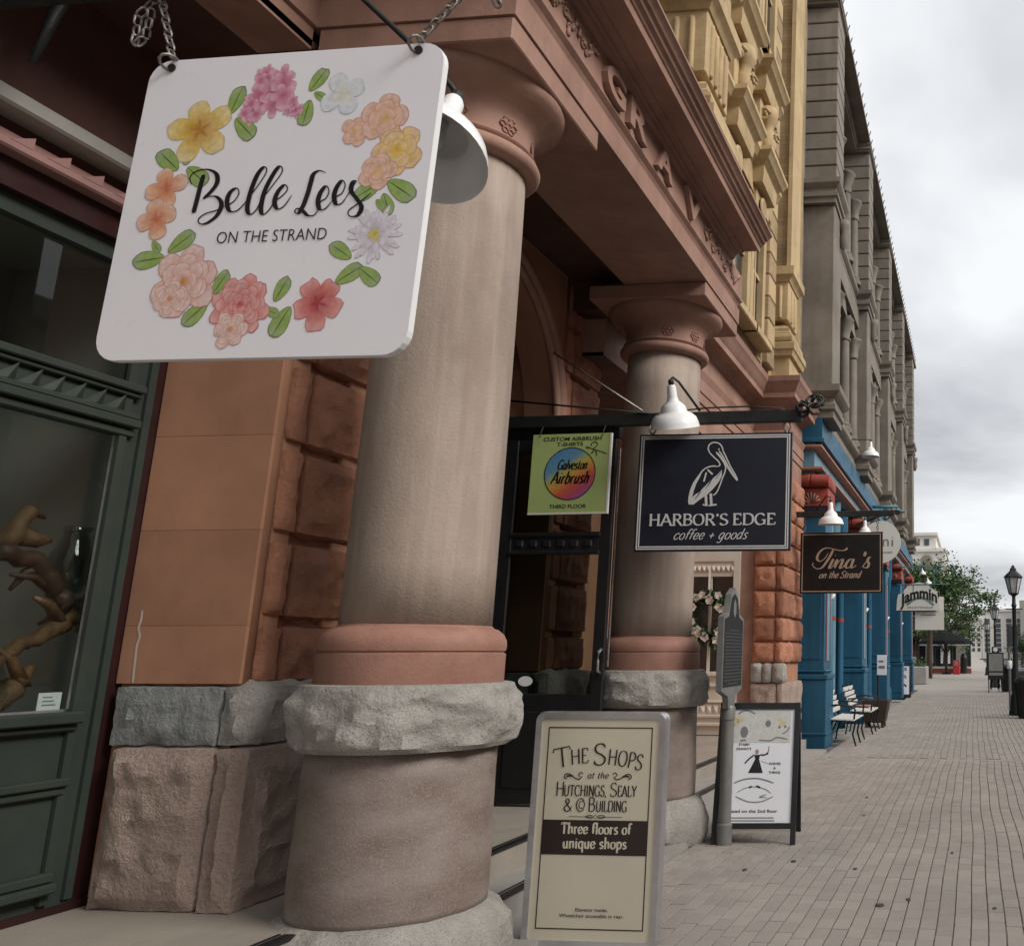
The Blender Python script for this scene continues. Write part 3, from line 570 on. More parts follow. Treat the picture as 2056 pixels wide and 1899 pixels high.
def scroll(y0, y1, seed):
    g = MB(); rnd = random.Random(seed)
    for k in range(16):
        y = y0+(y1-y0)*(k+0.5)/16; z = 5.17+0.055*math.sin(k*1.35); r = rnd.uniform(0.02, 0.045)
        pts = [(EX+0.034, y+r*math.cos(t*0.8)*(1-t*0.08), z+r*math.sin(t*0.8)*(1-t*0.08)) for t in range(9)]
        g.tube(pts, 0.009, 5)
        g.tube([(EX+0.03, y, z), (EX+0.04, y+rnd.uniform(-.06,.06), z+rnd.uniform(-.07,.07))], 0.014, 5)
    return obj('scroll_ornament', g, 'brown', fr, sm='all')
scroll(3.98, 4.75, 1); scroll(7.05, 8.25, 2)
# portico ceiling and tie beams to the wall
g = MB(); g.box(-3.66, EX-0.05, E0+0.3, E1-0.3, 4.95, 5.0); obj('ceiling', g, 'brown_shaded', B)
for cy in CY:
    g = MB(); g.box(-3.66, -3.372, cy-0.30, cy+0.30, 4.66, 4.94); obj('tie_beam', g, 'brown_shaded', B)
# top slab of the portico
g = MB(); g.box(-3.4, EX+0.0, E0+0.02, E1-0.4, 5.50, 5.57); obj('portico_roof', g, 'brown', B)
# ---- near pier (between the green shop window and the entrance)
def pier(y0, y1, seed, xs=-3.64, xw=-4.33, ztop=4.94):
    g = MB(); g.box(xw, xs-0.05, y0+0.035, y1-0.03, 0.3, ztop); core = obj('pier', g, 'sand', B)
    zs = [1.412,1.70,2.19,2.695,3.16,3.62,4.08,4.5,ztop]
    for a, b in zip(zs[:-1], zs[1:]):
        g = MB(); g.cbox(xw, xs-0.015, y0, y0+0.2, a+0.0004, b-0.0004, 0.0018); obj('smooth_stone', g, 'sand', core)
        g = MB(); g.cbox(xw, xs-0.015, y1-0.2, y1, a+0.002, b-0.002, 0.006); obj('smooth_stone', g, 'sand', core)
    g = MB(); g.lathe([(0.045,1.412),(0.045,ztop)], xs-0.05, y0+0.045, 16); obj('corner_bead', g, 'sand', core, sm='all')
    cz = [(1.425,1.695),(1.755,2.135),(2.20,2.63),(2.69,3.09),(3.15,3.56),(3.62,4.02),(4.08,4.46),(4.52,4.9)]
    for k, (a, b) in enumerate(cz):
        ym = y0+0.10+0.11
        g = MB(); g.rough(xs-0.12, xs+0.015, y0+0.075, ym-0.012, a, b, 0.032, seed+k, 0.032, 0.012, bulge=0.012); obj('rock_faced_stone', g, 'rust', core, sm=28)
        g = MB(); g.rough(xs-0.12, xs+0.02, ym+0.008, y1-0.02, a, b, 0.034, seed+k+20, 0.024, 0.03, bulge=0.02, freq=5); obj('rock_faced_stone', g, 'rust', core, sm=28)
    # granite base courses
    g = MB(); g.rough(xw+0.045, xs-0.085, y0-0.03, y0+0.25, 1.115, 1.398, 0.03, seed+50, 0.03, 0.03, bulge=0.012); obj('granite_block', g, 'darkgranite', core, sm=30)
    g = MB(); g.rough(xs-0.075, xs+0.09, y0-0.02, y1+0.02, 1.118, 1.40, 0.035, seed+51, 0.035, 0.03, bulge=0.02); obj('granite_block', g, 'granite', core, sm=30)
    g = MB(); g.rough(xw+0.085, xs-0.065, y0-0.045, y0+0.3, 0.362, 1.10, 0.024, seed+52, 0.03, 0.02, bulge=0.03, freq=9); obj('base_block', g, 'pinkgranite', core, sm=30)
    g = MB(); g.rough(xs-0.04, xs+0.13, y0-0.05, y1+0.04, 0.362, 1.104, 0.026, seed+53, 0.03, 0.05, bulge=0.03, freq=10); obj('base_block', g, 'pinkgranite', core, sm=30)
    return core
pA = pier(4.27, 5.0, 3); pB = pier(7.42, 8.24, 33)
g = MB(); g.ribbon([(-4.245,1.78),(-4.243,1.73),(-4.25,1.69),(-4.236,1.65),(-4.243,1.60),(-4.24,1.53),(-4.236,1.46),(-4.232,1.415)], 0.013, 4.268); obj('lime_streak', g, 'streakwhite', pA)
# ---- arched entrance wall
AY, AZ, AR = 6.2, 3.5, 1.2
g = MB(); pts = [(5.0, 4.94), (5.0, AZ)]+[(AY-AR*math.cos(t), AZ+AR*math.sin(t)) for t in [math.pi*k/28 for k in range(29)]]+[(7.42, AZ), (7.42, 4.94)]
n = len(pts)
for a, b in zip(pts[1:-2], pts[2:-1]):   # spandrel strips up to the ceiling
    v = [(-3.95, a[0], a[1]), (-3.95, b[0], b[1]), (-3.95, b[0], 4.94), (-3.95, a[0], 4.94), (-3.66, a[0], a[1]), (-3.66, b[0], b[1]), (-3.66, b[0], 4.94), (-3.66, a[0], 4.94)]
    if abs(a[0]-b[0]) > 1e-5: g.add(v, [(0,1,2,3),(4,5,6,7),(0,1,5,4)])
arw = obj('arch_wall', g, 'sand', B)
for r0, xo in ((1.215, 0.05), (1.30, 0.075)):
    g = MB(); arc = [(-3.655, AY-r0*math.cos(t), AZ+r0*math.sin(t)) for t in [math.pi*k/32 for k in range(33)]]
    g.tube(arc, xo*0.75, 8); obj('archivolt', g, 'brown', arw, sm='all')
for yy in (4.99, 7.38):
    g = MB(); g.cbox(-4.0, -3.56, yy, yy+0.06, 3.45, 3.53, 0.01); obj('impost', g, 'brown', arw)
# dark vestibule behind the arch
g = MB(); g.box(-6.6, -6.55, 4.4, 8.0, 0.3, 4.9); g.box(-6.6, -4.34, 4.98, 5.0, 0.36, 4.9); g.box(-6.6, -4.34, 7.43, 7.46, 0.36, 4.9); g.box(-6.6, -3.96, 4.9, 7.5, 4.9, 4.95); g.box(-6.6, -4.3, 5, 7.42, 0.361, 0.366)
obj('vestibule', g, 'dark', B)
# open glazed door leaf, black
DY = 7.20
g = MB(); g.cbox(-3.10, -3.00, DY, DY+0.05, 0.385, 3.36, 0.006); g.cbox(-3.98, -3.87, DY, DY+0.05, 0.385, 3.36, 0.006); g.cbox(-3.87, -3.10, DY+0.003, DY+0.047, 3.24, 3.357, 0.006)
door = obj('door', g, 'black', B)
g = MB(); g.cbox(-3.87, -3.10, DY+0.002, DY+0.048, 0.388, 1.235, 0.005); obj('kick_panel', g, 'black', door)
g = MB(); g.cbox(-3.80, -3.17, DY-0.008, DY+0.02, 0.50, 1.10, 0.012); obj('raised_panel', g, 'black', door)
g = MB(); g.cbox(-3.87, -3.10, DY+0.002, DY+0.048, 2.37, 2.56, 0.005); g.cbox(-3.88, -3.09, DY-0.015, DY+0.01, 2.37, 2.40, 0.006); g.cbox(-3.88, -3.09, DY-0.015, DY+0.01, 2.52, 2.55, 0.006); obj('lock_rail', g, 'black', door)
for k in range(6):
    g = MB(); g.cbox(-3.83+k*0.12, -3.76+k*0.12, DY-0.012, DY+0.01, 2.43, 2.49, 0.01); obj('rail_boss', g, 'black', door)
for a, b in ((1.235, 2.37), (2.56, 3.24)):
    g = MB(); g.box(-3.875, -3.095, DY+0.022, DY+0.028, a, b); obj('pane', g, 'doorglass', door)
g = MB(); g.tube([(-3.025, DY, 1.40), (-3.025, DY-0.05, 1.42), (-3.025, DY-0.055, 1.50), (-3.025, DY-0.05, 1.57), (-3.025, DY, 1.59)], 0.011, 8); obj('handle', g, 'alu', door, sm='all')
g = MB(); g.add([(-3.66+0.062*math.cos(t), DY+0.018, 1.335+0.04*math.sin(t)) for t in [k*math.pi/12 for k in range(24)]], [tuple(range(24))]); obj('oval_sticker', g, 'white', door)
g = MB(); g.cbox(-4.12, -3.99, DY-0.04, DY+0.12, 0.365, 3.5, 0.008); g.cbox(-4.12, -3.0, DY+0.06, DY+0.14, 3.37, 3.5, 0.008); obj('door_frame', g, 'black', B)
for yy in (7.33,):   # thin metal conduit beside the opening
    g = MB(); g.tube([(-3.02, yy, 1.45), (-3.02, yy, 3.3)], 0.012, 6); obj('conduit', g, 'steel', B)

# ---- recessed near bay: green shop window
WX = -4.33
def window_bay(y0, y1):
    g = MB(); g.box(WX-0.06, WX+0.0, y1-0.12, y1, 0.37, 3.62); g.box(WX-0.06, WX, y0, y0+0.12, 0.37, 3.62); g.box(WX-0.06, WX, y0+0.12, y1-0.12, 3.53, 3.618)
    w = obj('shop_window', g, 'green', B)
    for yy in (y1-0.145, y1-0.03): 
        g = MB(); g.box(WX, WX+0.02, yy-0.02, yy+0.02, 0.42, 3.6); obj('stile_bead', g, 'green', w)
    g = MB(); g.box(WX-0.055, WX-0.048, y0+0.1, y1-0.1, 1.285, 2.70); obj('pane', g, 'glass', w)
    g = MB(); g.box(WX-0.055, WX-0.048, y0+0.1, y1-0.1, 2.90, 3.55); obj('pane', g, 'glass', w)
    g = MB(); g.box(WX-0.04, WX-0.03, y0+0.12, y1-0.12, 1.28, 1.30); g.box(WX-0.045, WX-0.03, y1-0.14, y1-0.12, 1.29, 2.69); obj('glazing_bead', g, 'alu', w)
    # carved transom
    g = MB(); g.box(WX-0.06, WX+0.01, y0+0.12, y1-0.115, 2.66, 2.90); tr = obj('transom', g, 'green', w)
    for (a, b, d) in ((2.885,2.925,0.06),(2.86,2.882,0.04),(2.745,2.775,0.045),(2.70,2.742,0.06),(2.655,2.69,0.03)):
        g = MB(); g.cbox(WX-0.01, WX+d, y0+0.08, y1-0.09, a, b, 0.006); obj('moulding', g, 'green', tr)
    k = y1-0.17
    while k > y0+0.15:
        g = MB(); z0, z1 = 2.777, 2.858; p = (WX+0.012)
        g.add([(p, k, z0), (p, k-0.10, z0), (p+0.035, k-0.02, z1), (p, k-0.01, z1), (p+0.03, k-0.055, z0)], [(0,4,2,3),(4,1,2),(0,3,1)]); obj('carved_tooth', g, 'greypaint' if False else 'green', tr)
        k -= 0.105
    # panelled stall riser
    g = MB(); g.box(WX-0.06, WX-0.005, y0+0.1, y1-0.115, 0.40, 1.23); sr = obj('stall_riser', g, 'green', w)
    for (a, b, d) in ((1.235,1.29,0.075),(1.20,1.232,0.04),(0.945,0.985,0.05),(0.905,0.942,0.03),(0.52,0.565,0.05),(0.475,0.518,0.075)):
        g = MB(); g.cbox(WX-0.01, WX+d, y0+0.08, y1-0.14, a, b, 0.008); obj('moulding', g, 'green', sr)
    k = y1-0.42
    while k > y0+0.5:
        g = MB(); g.cbox(WX-0.01, WX+0.02, k-0.55, k+0.03, 0.60, 0.81, 0.008); g.add([(WX+0.02,k-0.53,0.62),(WX+0.02,k-0.25,0.62),(WX+0.02,k-0.25,0.79),(WX+0.02,k-0.53,0.79),(WX+0.045,k-0.39,0.705)],[(0,1,4),(1,2,4),(2,3,4),(3,0,4)]); g.add([(WX+0.021,k-0.24,0.62),(WX+0.021,k+0.01,0.62),(WX+0.021,k+0.01,0.79),(WX+0.021,k-0.24,0.79),(WX+0.045,k-0.115,0.705)],[(0,1,4),(1,2,4),(2,3,4),(3,0,4)]); obj('diamond_panel', g, 'green', sr); k -= 0.7
    g = MB(); g.box(WX-0.08, WX+0.005, y0, y1+0.1, 0.362, 0.40); obj('base_board', g, 'oxblood', w)
    g = MB(); g.box(WX-0.08, WX-0.005, y1, y1+0.10, 0.40, 4.66); obj('oxblood_post', g, 'oxblood', w)
    return w
win = window_bay(0.6, 4.215)
# head mouldings above the window
g = MB(); g.box(WX-0.08, WX+0.05, -0.5, 4.27, 3.62, 3.755); obj('head_board', g, 'oxblood', B)
g = MB(); g.cbox(WX-0.08, WX+0.13, -0.5, 4.27, 3.757, 3.80, 0.01); g.box(WX-0.08, WX+0.06, -0.5, 4.27, 3.80, 3.865); hm = obj('dentil_moulding', g, 'pinkpaint', B)
k = 4.15
while k > 0.4:
    g = MB(); g.add([(WX+0.061,k,3.803),(WX+0.061,k-0.10,3.803),(WX+0.061,k,3.862),(WX+0.12,k,3.803),(WX+0.12,k-0.10,3.803),(WX+0.12,k,3.862)],[(0,2,1),(3,4,5),(0,3,5,2),(1,2,5,4),(0,1,4,3)]); obj('dentil', g, 'pinkpaint', hm); k -= 0.165
g = MB(); g.cbox(WX-0.08, WX+0.17, -0.5, 4.27, 3.93, 4.01, 0.012); obj('grey_fillet', g, 'greypaint', B)
g = MB(); g.box(WX-0.08, WX+0.03, -0.5, 4.27, 3.866, 3.929); g.box(WX-0.08, WX+0.08, -0.5, 4.27, 4.011, 4.68); obj('upper_board', g, 'brown_shaded', B)
g = MB(); g.box(WX-0.1, -3.40, -3, 4.28, 4.68, 4.72); obj('soffit', g, 'brown_shaded', B)
# long beam over the recess, running back along the street
bp = [(-0.3,4.665),(0.0,4.665),(0.0,4.79),(0.02,4.795),(0.02,4.945),(0.0,4.965),(0.045,5.06),(0.045,5.08),(0.0,5.085),(0.0,5.34),(0.10,5.39),(0.12,5.405),(0.26,5.405),(0.26,5.48),(0.36,5.60),(0.40,5.70),(-0.3,5.74)]
g = MB(); g.sweep([(-3.40, -3), (-3.40, 3.87)], bp); obj('bay_beam', g, 'brown', B)
g = MB(); g.box(-4.42, -3.45, 3.6, 5.05, 4.725, 5.5); obj('lintel_core', g, 'brown_shaded', B)
# interior of the display window
g = MB(); g.box(-5.35, -5.3, -1, 4.4, 0.4, 4.0); g.box(-6.4, WX-0.07, 4.22, 4.25, 0.4, 4.0); g.box(-6.4, WX-0.07, 0.2, 0.25, 0.4, 4.0); g.box(-6.4, WX-0.07, 0.2, 4.25, 3.66, 3.7); g.box(-6.4, WX-0.07, 0.2, 4.25, 1.20, 1.24)
obj('display_interior', g, 'interior', B)
g = MB(); g.box(-6.4, -4.36, -3, 0.6, 0.36, 4.7); obj('rear_wall', g, 'sand', B)

# ---- far bay: lintel band, white shop window facing down the street, end pier
PY = 13.4
g = MB(); g.sweep([(-3.40, E1-0.6), (-3.40, PY), (-2.90, PY), (-2.90, 14.95)], bp[:0]+[(-0.3,4.30),(0.0,4.30),(0.0,4.66),(0.02,4.665),(0.02,4.79),(0.035,4.795),(0.035,4.945),(0.02,4.965),(0.055,5.06),(0.055,5.08),(0.0,5.085),(0.0,5.36),(0.08,5.42),(0.11,5.44),(0.22,5.44),(0.22,5.52),(0.25,5.56),(0.27,5.62),(0.31,5.68),(0.32,5.76),(-0.3,5.80)]); obj('bay_lintel', g, 'brown', B, sm=20)
g = MB(); g.box(-6, -3.41, E1-0.6, PY, 4.29, 4.33); obj('soffit', g, 'brown_shaded', B)
g = MB(); g.box(-6.2, -4.45, 8.25, PY+0.3, 0.36, 4.3); obj('recess_wall', g, 'sand', B)
def endpier():
    x0, x1 = -3.30, -2.86
    g = MB(); g.box(x0, x1-0.03, PY+0.05, 14.9, 0.0, 4.31); core = obj('end_pier', g, 'sand', B)
    cz = [(1.42,1.70),(1.745,2.06),(2.105,2.46),(2.50,2.84),(2.88,3.20),(3.24,3.58),(3.62,3.94),(3.98,4.29)]
    for k, (a, b) in enumerate(cz):
        g = MB(); g.rough(x0+0.01, x1-0.10, PY, PY+0.16, a, b, 0.032, 70+k, 0.045, 0.015, bulge=0.025); obj('rock_faced_stone', g, 'rust', core, sm=28)
        g = MB(); g.rough(x1-0.09, x1+0.03, PY-0.01, 14.15, a, b, 0.032, 90+k, 0.05, 0.012, bulge=0.02); obj('rock_faced_stone', g, 'rust', core, sm=28)
        g = MB(); g.rough(x1-0.09, x1+0.03, 14.17, 14.88, a, b, 0.03, 110+k, 0.06, 0.012, bulge=0.02); obj('rock_faced_stone', g, 'rust', core, sm=28)
    for k, (a, b) in enumerate(((x0+0.0, x0+0.16), (x0+0.175, x0+0.31), (x0+0.325, x1+0.05))):
        g = MB(); g.rough(a, b, PY-0.04, PY+0.2, 1.13, 1.395, 0.03, 130+k, 0.04, 0.01, bulge=0.02); obj('granite_block', g, 'granite', core, sm=30)
    g = MB(); g.rough(x0, x1-0.06, PY-0.02, PY+0.2, 0.05, 1.115, 0.035, 140, 0.05, 0.02, bulge=0.02); obj('base_block', g, 'pinkgranite', core, sm=30)
    g = MB(); g.rough(x1-0.05, x1+0.04, PY-0.02, 14.88, 0.05, 1.115, 0.035, 141, 0.06, 0.02, bulge=0.02); obj('base_block', g, 'pinkgranite', core, sm=30)
endpier()
WY = PY+0.02
g = MB(); g.box(-3.62, -3.52, WY, WY+0.1, 0.36, 3.4); g.box(-4.40, -4.30, WY, WY+0.1, 0.36, 3.4); g.box(-4.30, -3.62, WY, WY+0.1, 2.93, 3.4)
ww = obj('white_shop_window', g, 'whitepaint', B)
g = MB(); g.box(-3.52, -3.30, WY+0.03, WY+0.1, 0.36, 4.3); obj('brown_jamb', g, 'brown', B)
g = MB(); g.box(-4.42, -3.29, WY+0.015, WY+0.1, 3.41, 4.3); obj('window_head', g, 'whitepaint', ww)
g = MB(); g.box(-4.31, -3.61, WY+0.05, WY+0.056, 1.28, 2.70); obj('pane', g, 'glass', ww)
g = MB(); g.box(-4.31, -3.61, WY+0.02, WY+0.08, 2.70, 2.93); tr = obj('transom', g, 'whitepaint', ww)
for k in range(9):
    g = MB(); x = -4.28+k*0.075; g.add([(x,WY+0.018,2.76),(x+0.07,WY+0.018,2.76),(x+0.07,WY+0.018,2.87),(x,WY+0.018,2.87),(x+0.035,WY-0.015,2.815)],[(0,1,4),(1,2,4),(2,3,4),(3,0,4)]); obj('carved_diamond', g, 'whitepaint', tr)
g = MB(); g.box(-4.31, -3.61, WY+0.0, WY+0.07, 0.37, 1.28); sr = obj('stall_riser', g, 'whitepaint', ww)
for (a, b, d) in ((1.22,1.28,0.05),(1.06,1.10,0.03),(0.83,0.86,0.03),(0.62,0.66,0.04),(0.50,0.545,0.05)):
    g = MB(); g.cbox(-4.33, -3.53, WY-d, WY+0.02, a, b, 0.006); obj('moulding', g, 'whitepaint', sr)
for k in range(7):
    g = MB(); x = -4.28+k*0.10; g.add([(x,WY-0.002,0.66),(x+0.095,WY-0.002,0.66),(x+0.095,WY-0.002,0.82),(x,WY-0.002,0.82),(x+0.047,WY-0.03,0.74)],[(0,1,4),(1,2,4),(2,3,4),(3,0,4)]); obj('carved_diamond', g, 'whitepaint', sr)
g = MB(); g.box(-4.0, -3.96, WY+0.03, WY+0.07, 1.28, 2.70); obj('mullion', g, 'whitepaint', ww)
g = MB(); g.box(-4.6, -3.3, WY+1.0, WY+1.05, 0.36, 4.2); g.box(-4.6, -3.3, WY+0.1, WY+1.0, 1.20, 1.24); obj('display_interior', g, 'interior', B)

# ---- buff brick upper storeys
UX = -3.12
g = MB(); g.box(-5.5, UX, -3, PY+0.2, 5.74, 16.5); up = obj('upper_wall', g, 'buffbrick', B)
g = MB(); g.box(-5.5, -2.96, PY+0.2, 14.95, 5.78, 16.5); obj('upper_wall', g, 'buffbrick', B)
# end pilaster: fluted pedestal, roll base, brick shaft with a pale edge
def fluted(x0, x1, y0, y1, zb, fl_x=2, fl_y=2, nm='pedestal'):
    g = MB(); g.cbox(x0, x1, y0, y1, zb+0.95, zb+1.62, 0.01); p = obj(nm, g, 'yellow', B)
    g = MB(); g.sweep([(x0-0.01, y0), (x1, y0), (x1, y1), (x0-0.01, y1)], [(-0.2,zb),(0.05,zb),(0.05,zb+0.30),(0.10,zb+0.32),(0.12,zb+0.40),(0.14,zb+0.42),(0.14,zb+0.52),(0.06,zb+0.56),(0.085,zb+0.585),(0.095,zb+0.63),(0.085,zb+0.675),(0.05,zb+0.70),(0.05,zb+0.72),(0.03,zb+0.75),(0.03,zb+0.80),(0.0,zb+0.84),(-0.2,zb+0.955)]); obj('pedestal_base', g, 'yellow', p, sm=25)
    g = MB(); g.sweep([(x0-0.01, y0), (x1, y0), (x1, y1), (x0-0.01, y1)], [(-0.2,zb+1.60),(0.02,zb+1.60),(0.04,zb+1.64),(0.055,zb+1.66),(0.10,zb+1.70),(0.10,zb+1.84),(-0.2,zb+1.86)]); obj('pedestal_cap', g, 'yellow', p, sm=25)
    for k in range(fl_x):
        xx = x0+(x1-x0)*(k+1)/(fl_x+1); g = MB(); g.tube([(xx, y0+0.006, zb+0.98), (xx, y0+0.001, zb+1.0), (xx, y0, zb+1.5), (xx, y0+0.006, zb+1.53)], 0.032, 8); obj('flute', g, 'yellow', p, sm='all')
    for k in range(fl_y):
        yy = y0+(y1-y0)*(k+1)/(fl_y+1); g = MB(); g.tube([(x1-0.006, yy, zb+0.98), (x1, yy, zb+1.0), (x1, yy, zb+1.5), (x1-0.006, yy, zb+1.53)], 0.032, 8); obj('flute', g, 'yellow', p, sm='all')
    return p
fluted(-3.28, -2.88, PY+0.06, 14.2, 5.86)
g = MB(); g.box(-3.25, -2.90, PY+0.10, 14.15, 7.72, 16.5); bs = obj('brick_pilaster', g, 'buffbrick', B)
g = MB(); g.box(-2.92, -2.85, PY+0.06, 14.2, 7.72, 16.5); obj('pilaster_edge', g, 'yellow', bs)
for z in (9.35, 11.0, 12.6): 
    g = MB(); g.box(-3.26, -2.93, PY+0.095, 14.1, z, z+0.02); obj('joint_line', g, 'yellow', bs)
# pedestals over the columns
for (y0, y1) in ((3.95, 4.75), (7.30, 8.05)): fluted(-3.0, -2.40, y0, y1, 5.95, 3, 4)
for (y0, y1) in ((3.95, 4.75), (7.30, 8.05)):
    g = MB(); g.cbox(-3.05, -2.45, y0+0.03, y1-0.03, 7.80, 16, 0.02); obj('upper_pilaster', g, 'yellow', B)
# quoined jambs of the window recess beside the end pilaster
for k in range(26):
    z = 5.86+k*0.36
    g = MB(); g.cbox(-3.48, -3.02, 12.75, 13.18, z, z+0.345, 0.018); obj('quoin', g, 'yellow' if k % 2 else 'buffbrick', B)
g = MB(); g.box(-3.15, -3.08, 12.35, 12.6, 5.8, 8.1); obj('window_stile', g, 'yellow', B)
# second-floor windows with hoods, consoles and medallions
def upper_window(y0, y1, z0, z1):
    g = MB(); g.box(UX-0.02, UX+0.015, y0, y1, z0, z1); w = obj('upper_window', g, 'darkglass', B)
    g = MB(); g.box(UX, UX+0.10, y0-0.16, y0, z0-0.05, z1+0.1); g.box(UX, UX+0.10, y1, y1+0.16, z0-0.05, z1+0.1); g.box(UX, UX+0.12, y0-0.16, y1+0.16, z1+0.1, z1+0.30); obj('surround', g, 'yellow', w)
    g = MB(); g.box(UX, UX+0.05, (y0+y1)/2-0.03, (y0+y1)/2+0.03, z0, z1); g.box(UX, UX+0.045, y0, y1, (z0+z1)/2-0.03, (z0+z1)/2+0.03); obj('sash', g, 'yellow', w)
    g = MB(); g.cbox(UX, UX+0.22, y0-0.22, y1+0.22, z0-0.17, z0-0.055, 0.015); obj('sill', g, 'yellow', w)
for (y0, y1) in ((4.95, 6.05), (6.25, 7.15), (8.5, 9.7), (10.35, 11.4), (11.75, 12.3)): upper_window(y0, y1, 6.1, 7.9)
for (y0, y1) in ((4.95, 7.15), (8.5, 10.0), (11.1, 11.6), (11.9, 12.6)): upper_window(y0, y1, 10.6, 13.2)
bandp = [(-0.1,8.12),(0.10,8.12),(0.12,8.2),(0.12,8.36),(0.16,8.40),(0.20,8.43),(0.24,8.50),(0.26,8.52),(0.26,8.58),(-0.1,8.62)]
bpath = [(UX, 3.0)]
for (a, b) in ((3.9,4.8),(7.25,8.1),(10.15,10.75),(11.55,12.15)): 
    d = 0.55 if b < 9 else 0.16
    bpath += [(UX, a), (UX+d, a), (UX+d, b), (UX, b)]
bpath += [(UX, 12.7)]
g = MB(); g.sweep(bpath, bandp); obj('string_course', g, 'yellow', B, sm=20)
g = MB(); g.sweep(bpath, [(a, z+1.45) for (a, z) in bandp]); obj('string_course', g, 'yellow', B, sm=20)
for (a, b) in ((10.15,10.75),(11.55,12.15)):
    yc = (a+b)/2
    g = MB(); g.cbox(UX, UX+0.17, a+0.02, b-0.02, 8.63, 9.58, 0.012); cs = obj('console_block', g, 'yellow', B)
    g = MB(); g.lathe([(0.0,8.66),(0.06,8.70),(0.11,8.80),(0.13,8.92),(0.115,9.05),(0.08,9.15),(0.10,9.22),(0.14,9.30),(0.15,9.40),(0.12,9.5),(0.0,9.53)], UX+0.22, yc, 16, rf(yc, 0.02, 12)); obj('carved_scroll', g, 'yellow', cs, sm='all')
    for q in (-1, 1):
        g = MB(); g.tube([(UX+0.2+0.09*math.cos(t*0.5)*(1-t*0.04), yc+q*0.2, 9.3+0.11*math.sin(t*0.5)*(1-t*0.04)) for t in range(16)], 0.025, 6); obj('volute', g, 'yellow', cs, sm='all')
    g = MB(); g.tube([(UX+0.36+0.02*math.cos(t), yc+0.06*math.cos(t), 9.02+0.05*math.sin(t)) for t in [k*.7 for k in range(9)]], 0.02, 6); obj('boss', g, 'yellow', cs, sm='all')
    g = MB(); g.lathe([(0.0,0.0),(0.05,0.02),(0.09,0.005),(0.12,0.03),(0.15,0.02),(0.16,0.0)], 0, 0, 20, caps=False)
    v = [(UX+0.16+0.02+z, yc+x, 7.9+y) for (x, y, z) in g.v]; g.v = v; obj('medallion', g, 'yellow', cs, sm='all')
for (a, b) in ((10.15, 10.75), (11.55, 12.15)):
    g = MB(); g.box(UX, UX+0.15, a, b, 7.65, 8.12); obj('medallion_block', g, 'yellow', B)
g = MB(); g.box(-5.6, UX+0.5, -3, 14.9, 16.5, 16.9); obj('roof', g, 'yellow', B)
# ================================================================== hanging signs
def rrect(w, h, r, n=6):
    pts = []
    for (cx_, cz_, a0) in ((w/2-r, h/2-r, 0), (-w/2+r, h/2-r, 90), (-w/2+r, -h/2+r, 180), (w/2-r, -h/2+r, 270)):
        for k in range(n+1):
            a = R(a0+90*k/n); pts.append((cx_+r*math.cos(a), cz_+r*math.sin(a)))
    return pts
def board(name, w, h, t, r, m, parent):
    g = MB(); p = rrect(w, h, r) if r else [(w/2,h/2),(-w/2,h/2),(-w/2,-h/2),(w/2,-h/2)]
    g.prism(p, 'y', 0, t); return obj(name, g, m, parent, world=False)
def frame_line(w, h, lw, y, r=0):
    g = MB()
    for (x0, x1, z0, z1) in ((-w/2, w/2, h/2-lw, h/2), (-w/2, w/2, -h/2, -h/2+lw), (-w/2, -w/2+lw, -h/2+lw, h/2-lw), (w/2-lw, w/2, -h/2+lw, h/2-lw)):
        g.add([(x0,y,z0),(x1,y,z0),(x1,y,z1),(x0,y,z1)], [(0,1,2,3)])
    return g
def chain(parent, p0, p1, r=0.0035, link=0.034, name='chain_link', w=0.011):
    p0 = Vector(p0); p1 = Vector(p1); d = p1-p0; L = d.length; d.normalize(); n = max(1, int(round(L/(link*0.78))))
    side = d.cross(Vector((0,1,0))); side = side.normalized() if side.length > 1e-4 else Vector((1,0,0)); oth = d.cross(side)
    for k in range(n):
        c = p0+d*(L*(k+0.5)/n); s = side if k % 2 else oth
        pts = [c+d*(link/2-w)*(1 if math.cos(t) > 0 else -1)+d*w*math.cos(t)+s*w*math.sin(t) for t in [2*math.pi*(q+0.5)/10 for q in range(10)]]
        g = MB(); g.tube(pts, r, 6, True); obj(name, g, 'steel', parent, sm='all', world=False)
def colmesh(name, polys, parent):
    # polys: list of (verts3d, faces, colours) ; flat printed colour art
    v = []; f = []; c = []
    for (vv, ff, cc) in polys:
        k = len(v); v += vv; f += [tuple(i+k for i in q) for q in ff]; c += cc
    me = bpy.data.meshes.new(name); me.from_pydata(v, [], f); me.update()
    ca = me.color_attributes.new('Col', 'FLOAT_COLOR', 'POINT')
    for i, q in enumerate(c): ca.data[i].color = (*q, 1)
    me.materials.append(M['print']); o = bpy.data.objects.new(name, me); col.objects.link(o); o.parent = parent; return o
lyr = [0]
def fan(cx, cz, outline, cols, y):
    # three-ring fan: centre, mid, edge colours
    lyr[0] += 1; y -= 0.0000012*lyr[0]
    n = len(outline); v = [(cx, y, cz)]; c = [cols[0]]
    for k, fr_ in enumerate((0.55, 0.95, 1.0)):
        for (x, z) in outline: v.append((cx+(x-cx)*fr_, y, cz+(z-cz)*fr_)); c.append(cols[min(k+1, len(cols)-1)])
    f = [(0, 1+i, 1+(i+1) % n) for i in range(n)]
    for k in range(2):
        a = 1+k*n; b = 1+(k+1)*n; f += [(a+i, a+(i+1) % n, b+(i+1) % n, b+i) for i in range(n)]
    return (v, f, c)
